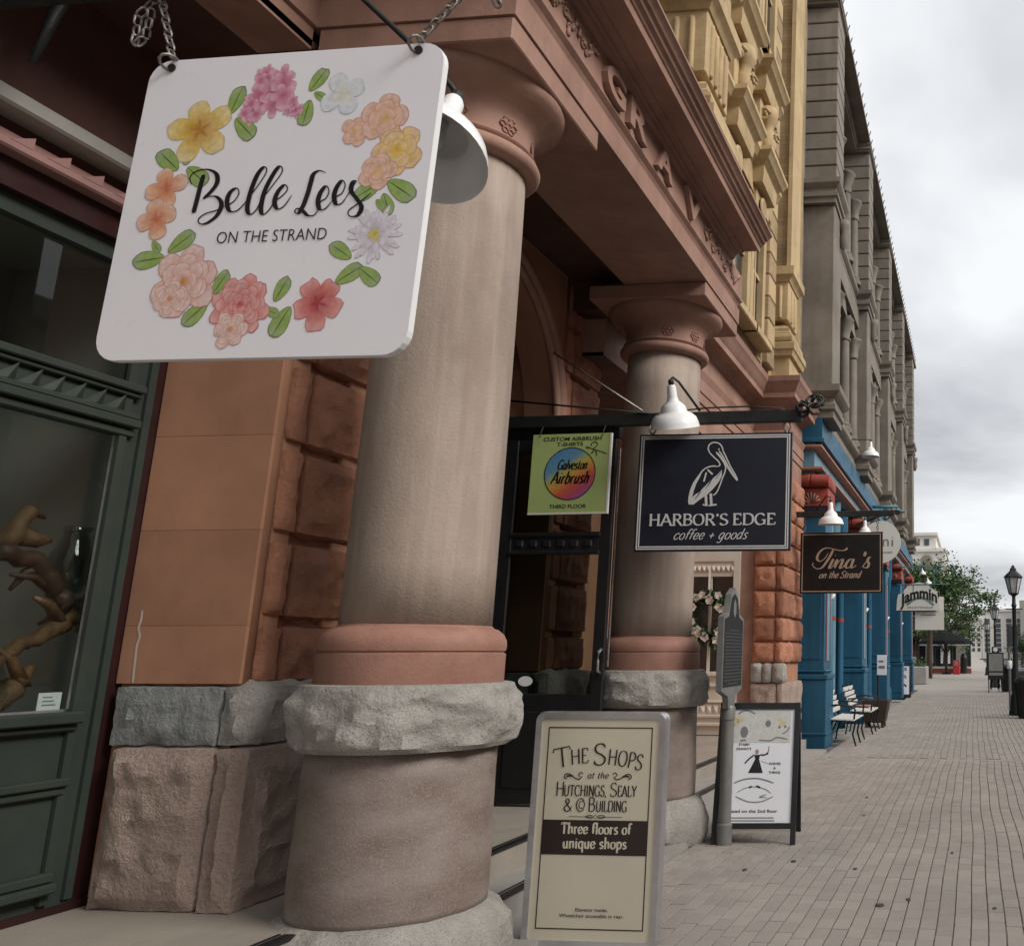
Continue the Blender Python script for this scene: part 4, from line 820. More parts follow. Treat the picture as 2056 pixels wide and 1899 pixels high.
def petal(cx, cz, ang, r, wid, cols, y, base=0.0, notch=0.0):
    pts = []; ca, sa = math.cos(ang), math.sin(ang)
    for k in range(15):
        t = -math.pi+2*math.pi*k/15; u = 0.5+0.5*math.cos(t); w = math.sin(t)*wid*(0.55+0.45*u)
        l = base+u*r
        if notch and u > 0.95: l -= notch*r
        l *= random.uniform(0.96, 1.04)
        pts.append((cx+ca*l-sa*w, cz+sa*l+ca*w))
    lyr[0] += 1; y -= 0.0000012*lyr[0]; mx_ = cx+ca*(base+r*0.4); mz_ = cz+sa*(base+r*0.4)
    def shade(x, z):   # printed tint: deep at the flower's heart, pale towards the tip
        t = min(1.0, math.hypot(x-cx, z-cz)/max(1e-6, base+r))
        return mixc3(cols[0], cols[1], t/0.6) if t < 0.6 else mixc3(cols[1], mixc3(cols[2], (0.80,0.76,0.74), 0.25), (t-0.6)/0.4)
    v = [(mx_, y, mz_)]; c = [shade(mx_, mz_)]; n = len(pts)
    for fr_ in (0.6, 0.90, 1.0):
        for (x, z) in pts:
            X_, Z_ = mx_+(x-mx_)*fr_, mz_+(z-mz_)*fr_; v.append((X_, y, Z_)); k_ = shade(X_, Z_); c.append(mixc3(k_, cols[3], 0.95) if fr_ == 1.0 else k_)
    f = [(0, 1+i, 1+(i+1) % n) for i in range(n)]
    for k in range(2):
        p_, q_ = 1+k*n, 1+(k+1)*n; f += [(p_+i, p_+(i+1) % n, q_+(i+1) % n, q_+i) for i in range(n)]
    return (v, f, c)
def mixc3(a, b, t): return tuple(p+(q-p)*t for p, q in zip(a, b))
def flower(cx, cz, r, kind, y):
    P = []; Wt = (0.74,0.72,0.74)
    sets = {'hyd':((0.42,0.10,0.17),(0.62,0.27,0.38),(0.70,0.40,0.52),(0.50,0.20,0.30)),'yel':((0.45,0.20,0.04),(0.70,0.52,0.14),(0.72,0.60,0.28),(0.55,0.38,0.10)),
     'pal':((0.70,0.70,0.55),(0.68,0.72,0.76),(0.62,0.68,0.74),(0.55,0.62,0.70)),'pch':((0.66,0.50,0.16),(0.70,0.42,0.28),(0.72,0.46,0.36),(0.52,0.14,0.10)),'pcy':((0.60,0.36,0.06),(0.72,0.52,0.14),(0.72,0.48,0.28),(0.55,0.16,0.09)),
     'lil':((0.40,0.38,0.42),(0.66,0.63,0.70),(0.74,0.72,0.76),(0.40,0.36,0.46)),'cor':((0.35,0.04,0.05),(0.62,0.20,0.18),(0.66,0.28,0.26),(0.44,0.09,0.09)),'ros':((0.40,0.05,0.06),(0.62,0.20,0.18),(0.68,0.34,0.30),(0.42,0.07,0.07)),
     'pnk':((0.55,0.24,0.20),(0.70,0.44,0.38),(0.74,0.58,0.52),(0.48,0.15,0.13)),'ora':((0.55,0.16,0.08),(0.70,0.38,0.22),(0.72,0.50,0.38),(0.52,0.18,0.11))}
    c = sets[kind]; c = (c[0], c[1], c[2], mixc3(c[3], c[2], 0.12)); cc = lambda: [mixc3(q, Wt, random.uniform(-0.06, 0.10)) for q in c]
    if kind in ('ros', 'pnk', 'pcy', 'pch', 'lil'):
        rings = {'ros':((1.0,8),(0.85,8),(0.68,7),(0.52,6),(0.36,5),(0.22,4)),'pnk':((1.0,6),(0.8,6),(0.58,5),(0.36,4)),'pcy':((1.0,5),(0.75,4),(0.45,3)),'pch':((1.0,5),(0.72,4),(0.42,3)),'lil':((1.0,15),(0.8,12),(0.6,9))}[kind]
        for (fr_, n) in rings:
            a0 = random.uniform(0, 6)
            for k in range(n): P.append(petal(cx, cz, a0+2*math.pi*k/n+random.uniform(-.12,.12), r*fr_*random.uniform(.9,1.05), r*fr_*(2.7 if kind != 'lil' else 1.7)/n, cc(), y))
        if kind == 'lil':
            for k in range(26):
                a = random.uniform(0, 6.28); P.append(petal(cx, cz, a, r*0.33*random.uniform(.5,1), r*0.03, [(0.6,0.5,0.05),(0.66,0.58,0.12),(0.5,0.45,0.1),(0.35,0.3,0.05)], y))
        if kind == 'pnk': P.append(petal(cx-r*.12, cz, 0, r*.24, r*.12, [(0.6,0.25,0.05),(0.6,0.3,0.08),(0.6,0.3,0.1),(0.4,0.12,0.05)], y))
    elif kind == 'hyd':
        for k in range(9):
            a = random.uniform(0, 6.28); d = r*0.62*math.sqrt(random.random()); fx = cx+d*math.cos(a); fz = cz+d*math.sin(a)*0.85
            for q in range(5): P.append(petal(fx, fz, q*1.2566+a, r*0.42, r*0.16, cc(), y))
    else:
        n = 5 if kind in ('cor', 'yel') else 4; a0 = {'yel':0.55,'cor':0.95,'pal':0.5,'ora':0.3}[kind]
        for k in range(n): P.append(petal(cx, cz, a0+2*math.pi*k/n, r*random.uniform(.88,1.05), r*(0.42 if n == 5 else 0.5), cc(), y, notch=0.10 if kind == 'cor' else 0))
        for k in range(n): P.append(petal(cx, cz, a0+2*math.pi*k/n, r*0.35, r*0.05, [c[0]]*4, y))
    return P
# ---- white floral sign
SB = thing('hanging_sign', 'white round-cornered sign with a flower wreath and black script lettering', 'sign', (-1.953, 2.158, 2.823))
SB.rotation_euler = (0, R(1.4), R(-2.0))
bd = board('board', 0.95, 0.935, 0.022, 0.068, 'signwhite', SB)
g = MB(); g.prism(rrect(0.952, 0.937, 0.069), 'y', 0.003, 0.019); obj('edge_band', g, 'white', SB, world=False)
mm3 = lambda pts: [(a/1000, b/1000) for a, b in pts]
g = MB()
for st in BELLE_SCRIPT: g.ribbon(mm3(st), 0.015, -0.0016, 0.0036)
obj('script_lettering', g, 'ink', SB, world=False)
g = MB(); l2 = mm3(BELLE_LINE2); text(g, 'ON THE STRAND', l2[0][0], l2[1][0], l2[0][1], 0.036, -0.002, bold=-0.008); obj('small_lettering', g, 'ink', SB, world=False)
random.seed(3)
for lf in BELLE_LEAVES:
    (ax, az), (bx, bz) = mm3(lf); L = 1.15*math.hypot(bx-ax, bz-az); an = math.atan2(bz-az, bx-ax)
    P = [petal(ax, az, an, L, L*0.36, [(0.30,0.42,0.12),(0.27,0.40,0.11),(0.20,0.33,0.09),(0.05,0.10,0.03)], -0.0007)]
    P.append(petal(ax, az, an, L*0.95, L*0.025, [(0.05,0.10,0.03)]*4, -0.0007))
    colmesh('printed_leaf', P, SB)
    
for (c, r, k) in BELLE_FLOWERS: colmesh('printed_flower', flower(c[0]/1000, c[1]/1000, r*1.12/1000, k, -0.0007), SB)
for (hx, hz), (tx, tz) in zip(mm3(BELLE_HOLES), ((-0.50, 0.715), (0.60, 0.735))):
    g = MB(); g.tube([(hx+0.013*math.cos(t), -0.012+0.03*math.sin(t), hz+0.012+0.018*math.cos(t)) for t in [k*.63 for k in range(10)]], 0.0045, 6, True); obj('ring', g, 'steel', SB, sm='all', world=False)
    g = MB(); g.lathe([(0.013,0),(0.013,0.004),(0.006,0.004)], 0, 0, 14); g.v = [(hx+x, -0.001-z, hz+y) for (x, y, z) in g.v]; obj('eyelet', g, 'iron', SB, world=False)
    chain(SB, (hx, -0.005, hz+0.03), (tx, 0.0, tz))
chain(SB, (-0.50, 0, 0.70), (-0.545, -0.01, 0.62)); chain(SB, (-0.545, -0.01, 0.62), (-0.55, 0.0, 0.53)); chain(SB, (-0.55, 0.0, 0.53), (-0.53, 0.01, 0.56)); chain(SB, (-0.53, 0.01, 0.56), (-0.515, 0, 0.65))
chain(SB, (0.56, 0, 0.69), (0.60, -0.01, 0.62)); chain(SB, (0.60, -0.01, 0.62), (0.615, 0.01, 0.58)); chain(SB, (0.615, 0.01, 0.59), (0.625, 0.0, 0.68))
# ---- navy pelican sign
SH = thing('hanging_sign', 'navy sign with a white pelican and double white border', 'sign', (-2.125, 7.16, 2.875), 1.5)
board('board', 1.30, 0.99, 0.04, 0, 'navy', SH)
obj('border_line', frame_line(1.27, 0.96, 0.011, -0.002), 'offwhite', SH, world=False); obj('border_line', frame_line(1.235, 0.925, 0.011, -0.002), 'offwhite', SH, world=False)
g = MB()
for st in PELICAN[:7]: g.ribbon(mm3(st), 0.011, -0.003)
for st in PELICAN[7:9]: g.ribbon(mm3(st), 0.022, -0.003, sm=False)
for st in PELICAN[9:]: g.ribbon(mm3(st), 0.014, -0.003, sm=False)
for k, pf in enumerate(PELICAN_FILL):
    p = mm3(pf); g.add([(a, -0.0022-0.0002*k, b) for a, b in p], [tuple(range(len(p)))])
obj('pelican_emblem', g, 'offwhite', SH, world=False)
g = MB(); random.seed(5)
for k in range(9):   # dark feather strokes over the wing
    t = random.random(); x = -0.16+0.19*t; z = -0.06+0.20*t+random.uniform(-.02,.02)
    g.ribbon([(x, z), (x+0.03, z+0.035), (x+0.05, z+0.07)], 0.0035, -0.0036)
obj('feather_strokes', g, 'navy', SH, world=False)
ht = mm3(HARBOR_TEXT)
xm = ht[0][0]+(ht[1][0]-ht[0][0])*0.645
g = MB(); stroke_text(g, "HARBOR'S", ht[0][0], xm-0.02, ht[0][1], 0.092, 0.20, 0.085, -0.003, serif=0.10); obj('serif_lettering', g, 'offwhite', SH, world=False)
g = MB(); stroke_text(g, "EDGE", xm+0.02, ht[1][0], ht[0][1], 0.092, 0.20, 0.085, -0.003, serif=0.10); obj('serif_lettering', g, 'offwhite', SH, world=False)
g = MB(); stroke_text(g, 'coffee + goods', ht[3][0], ht[4][0]-0.03, ht[3][1]+0.002, 0.085, 0.11, 0.07, -0.003, shear=0.45); obj('script_lettering', g, 'offwhite', SH, world=False)
for x in (-0.55, 0.60):
    for q in (-1, 1):
        g = MB(); g.tube([(x+q*0.005, 0.02, 0.49), (x+q*0.03, 0.02, 0.54), (x+q*0.022, 0.02, 0.585)], 0.006, 6); obj('hanger', g, 'steel', SH, sm='all', world=False)
    g = MB(); g.tube([(x, 0.02, 0.47), (x, 0.02, 0.52)], 0.010, 8); obj('eye_bolt', g, 'alu', SH, world=False)
# ---- lime airbrush sign
SA = thing('hanging_sign', 'lime green square sign with a rainbow disc and black script', 'sign', (-3.365, 7.135, 3.045), -1)
board('board', 0.70, 0.69, 0.02, 0, 'lime', SA)
g = MB(); g.box(0.335, 0.351, -0.003, 0.022, -0.345, 0.345); g.box(-0.35, 0.335, -0.0025, 0.021, -0.346, -0.331); obj('pale_edge', g, 'creamboard', SA, world=False)
at = mm3(AIR_T)
# rainbow disc, printed: gradient runs diagonally
n = 40; v = []; f = []; c = []; rd = 0.224
ramp = [(-1.0,(0.10,0.26,0.48)),(-0.45,(0.13,0.30,0.42)),(-0.15,(0.50,0.46,0.10)),(0.15,(0.66,0.30,0.07)),(0.45,(0.62,0.11,0.06)),(0.75,(0.50,0.09,0.16)),(1.0,(0.34,0.12,0.34))]
def rc(t):
    for (a, ca_), (b, cb_) in zip(ramp[:-1], ramp[1:]):
        if t <= b: return mixc3(ca_, cb_, max(0, (t-a)/(b-a)))
    return ramp[-1][1]
rr_ = [0.0]+[rd*k/10 for k in range(1, 11)]
v.append((0, -0.0012, 0)); c.append(rc(0.05))
for k in range(1, 11):
    for q in range(n):
        a = 2*math.pi*q/n; x, z = rr_[k]*math.cos(a), rr_[k]*math.sin(a); v.append((x, -0.0012, z)); c.append(rc((x*0.55-z*0.83)/rd))
f = [(0, 1+q, 1+(q+1) % n) for q in range(n)]
for k in range(9): f += [(1+k*n+q, 1+k*n+(q+1) % n, 1+(k+1)*n+(q+1) % n, 1+(k+1)*n+q) for q in range(n)]
colmesh('rainbow_disc', [(v, f, c)], SA)
g = MB(); g.ribbon([(rd*math.cos(2*math.pi*q/n), rd*math.sin(2*math.pi*q/n)) for q in range(n+1)], 0.007, -0.0022, sm=False); obj('disc_outline', g, 'ink', SA, world=False)
g = MB(); text(g, 'CUSTOM AIRBRUSH', at[0][0], at[1][0], at[0][1]-0.001, 0.034, -0.002, bold=0.012); text(g, 'T-SHIRTS', at[3][0], at[4][0], at[3][1], 0.032, -0.002, bold=0.012); text(g, 'THIRD FLOOR', at[6][0], at[7][0], at[6][1], 0.032, -0.002, bold=0.012)
obj('block_lettering', g, 'ink', SA, world=False)
g = MB(); stroke_text(g, 'Galveston', -0.115, 0.145, 0.035, 0.085, 0.15, 0.08, -0.0026, shear=0.25); stroke_text(g, 'Airbrush', -0.165, 0.165, -0.085, 0.105, 0.16, 0.09, -0.0026, shear=0.3); obj('script_lettering', g, 'ink', SA, world=False)
g = MB()
for st in AIRGUN: g.ribbon(mm3(st), 0.007, -0.002)
obj('spray_gun_drawing', g, 'ink', SA, world=False)
for x in (-0.29, 0.27):
    g = MB(); g.tube([(x, -0.004, 0.325), (x, 0.01, 0.36), (x+0.01, 0.02, 0.42)], 0.006, 6); obj('hanger', g, 'iron', SA, sm='all', world=False)
# ---- dark script sign
ST = thing('hanging_sign', 'black brown sign with thin gold border and flowing script lettering', 'sign', (-2.075, 14.15, 2.965), -1)
board('board', 1.33, 0.97, 0.04, 0, 'blackboard', ST); obj('border_line', frame_line(1.27, 0.92, 0.014, -0.002), 'gold', ST, world=False)
g = MB()
for st in TINA: g.ribbon(mm3(st), 0.042, -0.003, 0.014)
obj('script_lettering', g, 'gold', ST, world=False)
g = MB(); stroke_text(g, 'on the Strand', -0.36, 0.30, -0.245, 0.11, 0.17, 0.08, -0.003, shear=0.4); obj('small_lettering', g, 'gold', ST, world=False)
for x in (-0.6, 0.58): chain(ST, (x, 0.02, 0.49), (x, 0.02, 0.75), 0.006, 0.06, w=0.017)
# ---- sign brackets: black beams with stay rods
def bracket(label, x0, x1, y, z, h=0.105, stays=True):
    b = thing('sign_bracket', label, 'bracket', (x0, y, z))
    g = MB(); g.cbox(x0, x1, y-0.03, y+0.03, z, z+h, 0.006); obj('beam', g, 'iron', b)
    if stays:
        for (a, bb) in (((x0+0.35, y-0.005, z+0.68), (x0+1.2, y-0.035, z+0.12)), ((x0, y-0.01, z+0.25), (x0+1.25, y-0.035, z+0.10))):
            g = MB(); g.tube([a, tuple((p+q)/2 for p, q in zip(a, bb)), bb], 0.009, 6); obj('stay_rod', g, 'steel' if a[2] > z+.5 else 'iron', b, sm='all')
    if x1-x0 > 2: g = MB(); g.tube([(x0+1.55, y-0.034, z+h+0.012), (x0+1.75, y-0.03, z+h+0.03), (x0+2.1, y-0.03, z+h+0.035), (x0+2.4, y-0.034, z+h+0.01)], 0.007, 6); obj('cable', g, 'iron', b, sm='all') if x1-x0 > 2 else None
    return b
b1 = bracket('black iron beam with stay rods carrying the navy pelican sign', -3.97, -1.40, 7.20, 3.462)
rnd = random.Random(4); g = MB()
for k in range(9):
    c0 = Vector((-1.36+rnd.uniform(-.06,.10), 7.2+rnd.uniform(-.05,.05), 3.60+rnd.uniform(-.08,.08)))
    g.tube([c0+Vector((0.05*math.cos(t+k), 0.03*math.sin(t*1.3), 0.05*math.sin(t+k))) for t in [q*0.8 for q in range(8)]], 0.012, 6)
obj('coiled_wire', g, 'iron', b1, sm='all')
b2 = bracket('black iron beam above the white floral sign', -3.40, -1.25, 2.158, 3.53, stays=False)
b3 = bracket('black iron beam carrying the dark script sign', -2.9, -1.22, 14.15, 3.70, 0.09, False)
# ---- gooseneck lamps
def lamp(label, neck, axis, rod, s=1.0, group='white enamel sign lamps'):
    L = thing('sign_lamp', label, 'lamp', neck, 0, group); ax = Vector(axis).normalized(); q = Vector((0,0,-1)).rotation_difference(ax).to_matrix()
    out = [(0.0,0.0),(0.028,0.0),(0.036,-0.02),(0.04,-0.10),(0.05,-0.135),(0.075,-0.155),(0.098,-0.18),(0.108,-0.215),(0.112,-0.225),(0.150,-0.245),(0.180,-0.275),(0.194,-0.315),(0.200,-0.345),(0.203,-0.355)]
    g = MB(); g.lathe(out, 0, 0, 36, caps=False); g.v = [tuple(q @ Vector(p)*s) for p in g.v]; obj('shade', g, 'white', L, sm=50, world=False)
    inn = [(0.0,-0.13),(0.045,-0.14),(0.07,-0.16),(0.092,-0.185),(0.101,-0.22),(0.106,-0.232),(0.143,-0.252),(0.172,-0.28),(0.186,-0.317),(0.192,-0.345),(0.203,-0.3555)]
    g = MB(); g.lathe(inn, 0, 0, 36, caps=False); g.v = [tuple(q @ Vector(p)*s) for p in g.v]; obj('shade_inside', g, 'lampin', L, sm=50, world=False)
    g = MB(); g.lathe([(0.0,-0.30),(0.02,-0.295),(0.034,-0.27),(0.034,-0.235),(0.018,-0.19),(0.018,-0.15)], 0, 0, 16); g.v = [tuple(q @ Vector(p)*s) for p in g.v]; obj('bulb', g, 'lampglass', L, sm='all', world=False)
    g = MB(); g.lathe([(0.022,-0.005),(0.024,0.03),(0.018,0.045),(0.0,0.047)], 0, 0, 12); g.v = [tuple(q @ Vector(p)*s) for p in g.v]; obj('socket_cap', g, 'iron', L, world=False)
    if rod:
        pts = [Vector(p)-Vector(neck) for p in rod]; pts = [q @ Vector((0,0,0.03))*s]+[p for p in pts]
        g = MB(); g.tube(pts, 0.011*s, 8); obj('arm', g, 'iron', L, sm='all', world=False)
    return L
lamp('white lamp hanging behind the white floral sign', (-1.90, 2.86, 3.60), (0.05, -0.42, -0.88), [(-1.92, 2.86, 3.66), (-2.04, 2.84, 3.79), (-2.28, 2.80, 4.02), (-2.9, 2.75, 4.6), (-3.42, 2.7, 5.0)])
lamp('white lamp in front of the navy pelican sign', (-2.45, 6.93, 3.735), (0.03, 0.33, -0.94), [(-2.45, 6.92, 3.78), (-2.44, 6.93, 3.80), (-2.40, 6.97, 3.77), (-2.27, 7.16, 3.57)])
lamp('white lamp at the top edge of the dark script sign', (-2.22, 13.92, 3.90), (0.02, 0.05, -1), [(-2.22, 13.92, 3.98), (-2.3, 14.0, 4.02), (-2.5, 14.13, 3.80)])
lamp('small white lamp behind the dark script sign', (-1.98, 16.5, 3.98), (0.0, 0.1, -1), [(-1.98, 16.5, 4.05), (-2.2, 16.5, 4.1), (-2.66, 16.5, 4.05)], 0.9)
lamp('shallow white lamp on a thin arm high on the blue shopfront', (-2.16, 19.0, 6.08), (0, 0, -1), [(-2.16, 19, 6.12), (-2.18, 19, 6.13), (-2.85, 19, 6.14)], 0.95)
for (y, lb) in ((31.5,'upper small white lamp above the arched cream sign'),(30.2,'lower small white lamp above the arched cream sign')):
    lamp(lb, (-1.75 if y > 31 else -1.50, y, 4.45 if y > 31 else 4.02), (0.1, 0.1, -1), [(-1.8, y, 4.6 if y > 31 else 4.2), (-2.5, y, 4.7 if y > 31 else 4.3)], 0.6)

# ================================================================== pavement signs
def aframe(label, loc, rz, w, h, face, name='sidewalk_sign', lean=5.0, frame='black', group=None):
    A = thing(name, label, 'sign', loc, rz, group); return A
# cream building directory
A = thing('sidewalk_sign', 'cream poster board in a rounded silver frame listing the building shops', 'sign', (-2.085, 5.02, 0.0), 0.5)
FW, FH, Z0 = 0.755, 1.225, 0.015
def lean_y(z, b=0.0): return b+0.0*z
zc = Z0+FH/2
def shift(g, dz): g.v = [(x, y, z+dz) for (x, y, z) in g.v]; return g
g = MB(); outer = rrect(FW, FH, 0.045); inner = rrect(FW-0.075, FH-0.075, 0.022)
n = len(outer)
for (pa, pb, ya, yb) in ((outer, outer, 0.0, 0.03), ):
    v = [(x, 0.012, z+zc) for x, z in outer]+[(x*0.985, -0.008, z*0.99+zc) for x, z in outer]+[(x, -0.004, z+zc) for x, z in inner]+[(x, 0.012, z+zc) for x, z in inner]+[(x, 0.062, z+zc) for x, z in outer]
    f = []
    for i in range(n):
        j = (i+1) % n
        for a, b in ((4, 0), (0, 1), (1, 2), (2, 3)): f.append((a*n+i, a*n+j, b*n+j, b*n+i))
    g.add(v, f)
obj('silver_frame', g, 'alu', A, sm=40, world=False)
g = MB(); g.prism([(x, z+zc) for x, z in rrect(FW-0.07, FH-0.07, 0.02)], 'y', 0.004, 0.06); obj('poster', g, 'cream', A, world=False)
PWd, PHt = 0.60, 1.05
g = shift(frame_line(PWd, PHt, 0.006, 0.002), zc+0.005); obj('border_line', g, 'darkbrown', A, world=False)
zt = Z0+FH   # top of the frame
g = MB(); g.add([(-0.297,0.0022,zt-0.755),(0.297,0.0022,zt-0.755),(0.297,0.0022,zt-0.575),(-0.297,0.0022,zt-0.575)], [(0,1,2,3)]); obj('brown_band', g, 'darkbrown', A, world=False)
g = MB()
arcf = lambda x, z: (x*1.02+x*(z-(zt-0.30))*0.9, z-0.55*x*x*1.1)
def SL(t, *a_, **k_): q = MB(); stroke_text(q, t, *a_, **k_); obj('lettering', q, 'darkbrown', A, world=False)
def TL(t, *a_, **k_): q = MB(); text(q, t, *a_, **k_); obj('lettering', q, 'darkbrown', A, world=False)
SL('T', -0.24, -0.145, zt-0.275, 0.105, 0.10, 0.055, 0.001, fn=arcf, caps=None); SL('HE', -0.15, -0.055, zt-0.272, 0.080, 0.11, 0.055, 0.001, fn=arcf)
SL('S', -0.03, 0.04, zt-0.285, 0.115, 0.10, 0.055, 0.001, fn=arcf); SL('HOPS', 0.05, 0.235, zt-0.28, 0.082, 0.11, 0.055, 0.001, fn=arcf)
SL('at the', -0.06, 0.06, zt-0.355, 0.035, 0.15, 0.07, 0.001, shear=0.25)
SL('H', -0.235, -0.185, zt-0.45, 0.075, 0.10, 0.06, 0.001); SL('UTCHINGS,', -0.188, 0.055, zt-0.45, 0.058, 0.12, 0.06, 0.001); SL('S', 0.075, 0.115, zt-0.45, 0.072, 0.10, 0.06, 0.001); SL('EALY', 0.118, 0.225, zt-0.45, 0.058, 0.12, 0.06, 0.001)
SL('&', -0.185, -0.135, zt-0.53, 0.066, 0.12, 0.07, 0.001); SL('C', -0.115, -0.065, zt-0.53, 0.068, 0.10, 0.06, 0.001); SL('O', -0.10, -0.062, zt-0.515, 0.04, 0.14, 0.09, 0.001)
SL('B', -0.045, -0.005, zt-0.53, 0.074, 0.10, 0.06, 0.001); SL('UILDING', 0.0, 0.175, zt-0.53, 0.058, 0.12, 0.06, 0.001)
g = MB()
for sgn in (-1, 1):
    g.ribbon([(sgn*0.09, zt-0.345), (sgn*0.105, zt-0.36), (sgn*0.13, zt-0.355), (sgn*0.16, zt-0.335), (sgn*0.185, zt-0.335), (sgn*0.19, zt-0.352), (sgn*0.175, zt-0.36)], 0.006, 0.001)
    g.ribbon([(sgn*0.085, zt-0.335), (sgn*0.095, zt-0.325), (sgn*0.11, zt-0.335), (sgn*0.10, zt-0.348)], 0.005, 0.001)
    g.ribbon([(sgn*0.14, zt-0.345), (sgn*0.165, zt-0.343), (sgn*0.18, zt-0.348)], 0.009, 0.001)
    g.ribbon([(sgn*0.015, zt-0.558), (sgn*0.15, zt-0.557)], 0.0028, 0.001, sm=False); g.ribbon([(sgn*0.012, zt-0.553), (sgn*0.035, zt-0.549), (sgn*0.055, zt-0.557), (sgn*0.03, zt-0.564), (sgn*0.012, zt-0.561)], 0.004, 0.001)
g.ribbon([(0, zt-0.547), (0.012, zt-0.557), (0, zt-0.568), (-0.012, zt-0.557), (0, zt-0.547)], 0.003, 0.001, sm=False)
TL('Elevator inside.', -0.08, 0.10, zt-1.04, 0.017, 0.001, bold=0.01); TL('Wheelchair accessible in rear.', -0.17, 0.19, zt-1.07, 0.017, 0.001, bold=0.01)
obj('scroll_ornament', g, 'darkbrown', A, world=False)
g = MB(); stroke_text(g, 'Three floors of', -0.19, 0.205, zt-0.645, 0.056, 0.20, 0.09, 0.0012, serif=0.09); stroke_text(g, 'unique shops', -0.175, 0.185, zt-0.72, 0.056, 0.20, 0.09, 0.0012, serif=0.09); obj('cream_lettering', g, 'cream', A, world=False)
for x in (-0.28, 0.28):
    g = MB(); g.cbox(x-0.05, x+0.05, 0.01, 0.055, 0.0, 0.02, 0.004); obj('foot', g, 'rubber', A, world=False)
# black A-board with illustrated white panel
A2 = thing('sidewalk_sign', 'black A-frame board with white illustrated poster beside the grey marker post', 'sign', (-1.885, 8.05, 0.0), 6)
def leg_panel(parent, sgn, w, h, d, nm):
    # side leans out by d at the foot
    def Q(x, t, o): return (x, sgn*(-(d)*(1-t))+sgn*(-o), h*t)
    return Q
w, h, d = 0.70, 1.13, 0.27
Qf = lambda x, z, o=0.0: (x, -d*(1-z/h)-o, z)
def slab(g, x0, x1, z0, z1, o0, o1, sgn=1):
    v = []
    for o in (o0, o1):
        for (x, z) in ((x0,z0),(x1,z0),(x1,z1),(x0,z1)): p = Qf(x, z, o); v.append((p[0], p[1]*sgn, p[2]))
    g.add(v, [(0,1,2,3),(4,5,6,7),(0,1,5,4),(1,2,6,5),(2,3,7,6),(3,0,4,7)])
for sgn in (1, -1):
    g = MB(); slab(g, -w/2, -w/2+0.045, 0, h, 0, 0.03, sgn); slab(g, w/2-0.045, w/2, 0, h, 0, 0.03, sgn); slab(g, -w/2+0.045, w/2-0.045, h-0.055, h-0.002, 0.001, 0.029, sgn); slab(g, -w/2+0.045, w/2-0.045, 0.12, 0.165, 0.001, 0.029, sgn)
    obj('board_frame', g, 'black', A2, world=False)
    g = MB(); slab(g, -w/2+0.045, w/2-0.045, 0.165, h-0.055, 0.008, 0.018, sgn); obj('poster' if sgn == 1 else 'back_panel', g, 'signwhite' if sgn == 1 else 'black', A2, world=False)
g = MB(); g.tube([(0.30, -0.14, 0.5), (0.31, 0.0, 0.47), (0.30, 0.14, 0.5)], 0.006, 6); obj('spreader', g, 'alu', A2, world=False)
def art(g): g.v = [Qf(x, z, 0.020-y*0.3) for (x, y, z) in g.v]; return g
g = MB()
random.seed(11)
for (x, z, r) in ((-0.21,0.97,0.035),(0.20,0.96,0.03),(-0.17,0.99,0.03),(0.17,0.985,0.02),(-0.24,0.94,0.03)):
    g.add([(x+r*math.cos(t)*random.uniform(.7,1.2), -0.001, z+r*math.sin(t)*random.uniform(.7,1.2)) for t in [k*.7 for k in range(9)]], [tuple(range(9))])
obj('printed_blossoms', art(g), mat('pale_yellow_print', (0.66,0.56,0.34), None, 9, 0.5), A2, world=False)
g = MB(); g.add([(-0.273,-0.0005,0.80),(0.273,-0.0005,0.80),(0.273,-0.0005,1.07),(-0.273,-0.0005,1.07)], [(0,1,2,3)]); obj('printed_band', art(g), mat('pale_grey_print', (0.62,0.62,0.58), (0.52,0.52,0.48), 30, 0.5), A2, world=False)
g = MB()
g.ribbon([(-0.19,1.035),(-0.15,1.06),(-0.10,1.062),(-0.04,1.035)], 0.014, -0.002)
g.add([(-0.13+0.034*math.cos(t), -0.002, 0.885+0.048*math.sin(t)) for t in [k*math.pi/8 for k in range(16)]], [tuple(range(16))])
g.ribbon([(-0.16,0.815),(-0.11,0.82)], 0.014, -0.002, sm=False)
g.add([(0.075+0.025*math.cos(t), -0.002, 0.955+0.03*math.sin(t)) for t in [k*math.pi/6 for k in range(12)]], [tuple(range(12))])
for (x, z) in ((0.175,0.925),(0.225,0.93)): g.add([(x+0.012*math.cos(t), -0.002, z+0.012*math.sin(t)) for t in [k*math.pi/5 for k in range(10)]], [tuple(range(10))])
g.ribbon([(0.0,0.82),(0.10,0.815),(0.16,0.84),(0.25,0.825)], 0.012, -0.002); g.ribbon([(0.20,0.87),(0.24,0.89),(0.265,0.93)], 0.01, -0.002)
def TP(t, *a_, **k_): q = MB(); text(q, t, *a_, **k_); obj('print_lettering', art(q), 'ink', A2, world=False)
obj('printed_drawing', art(g), 'greyink', A2, world=False); A2.children[-1]['kind'] = 'stuff'; g = MB()
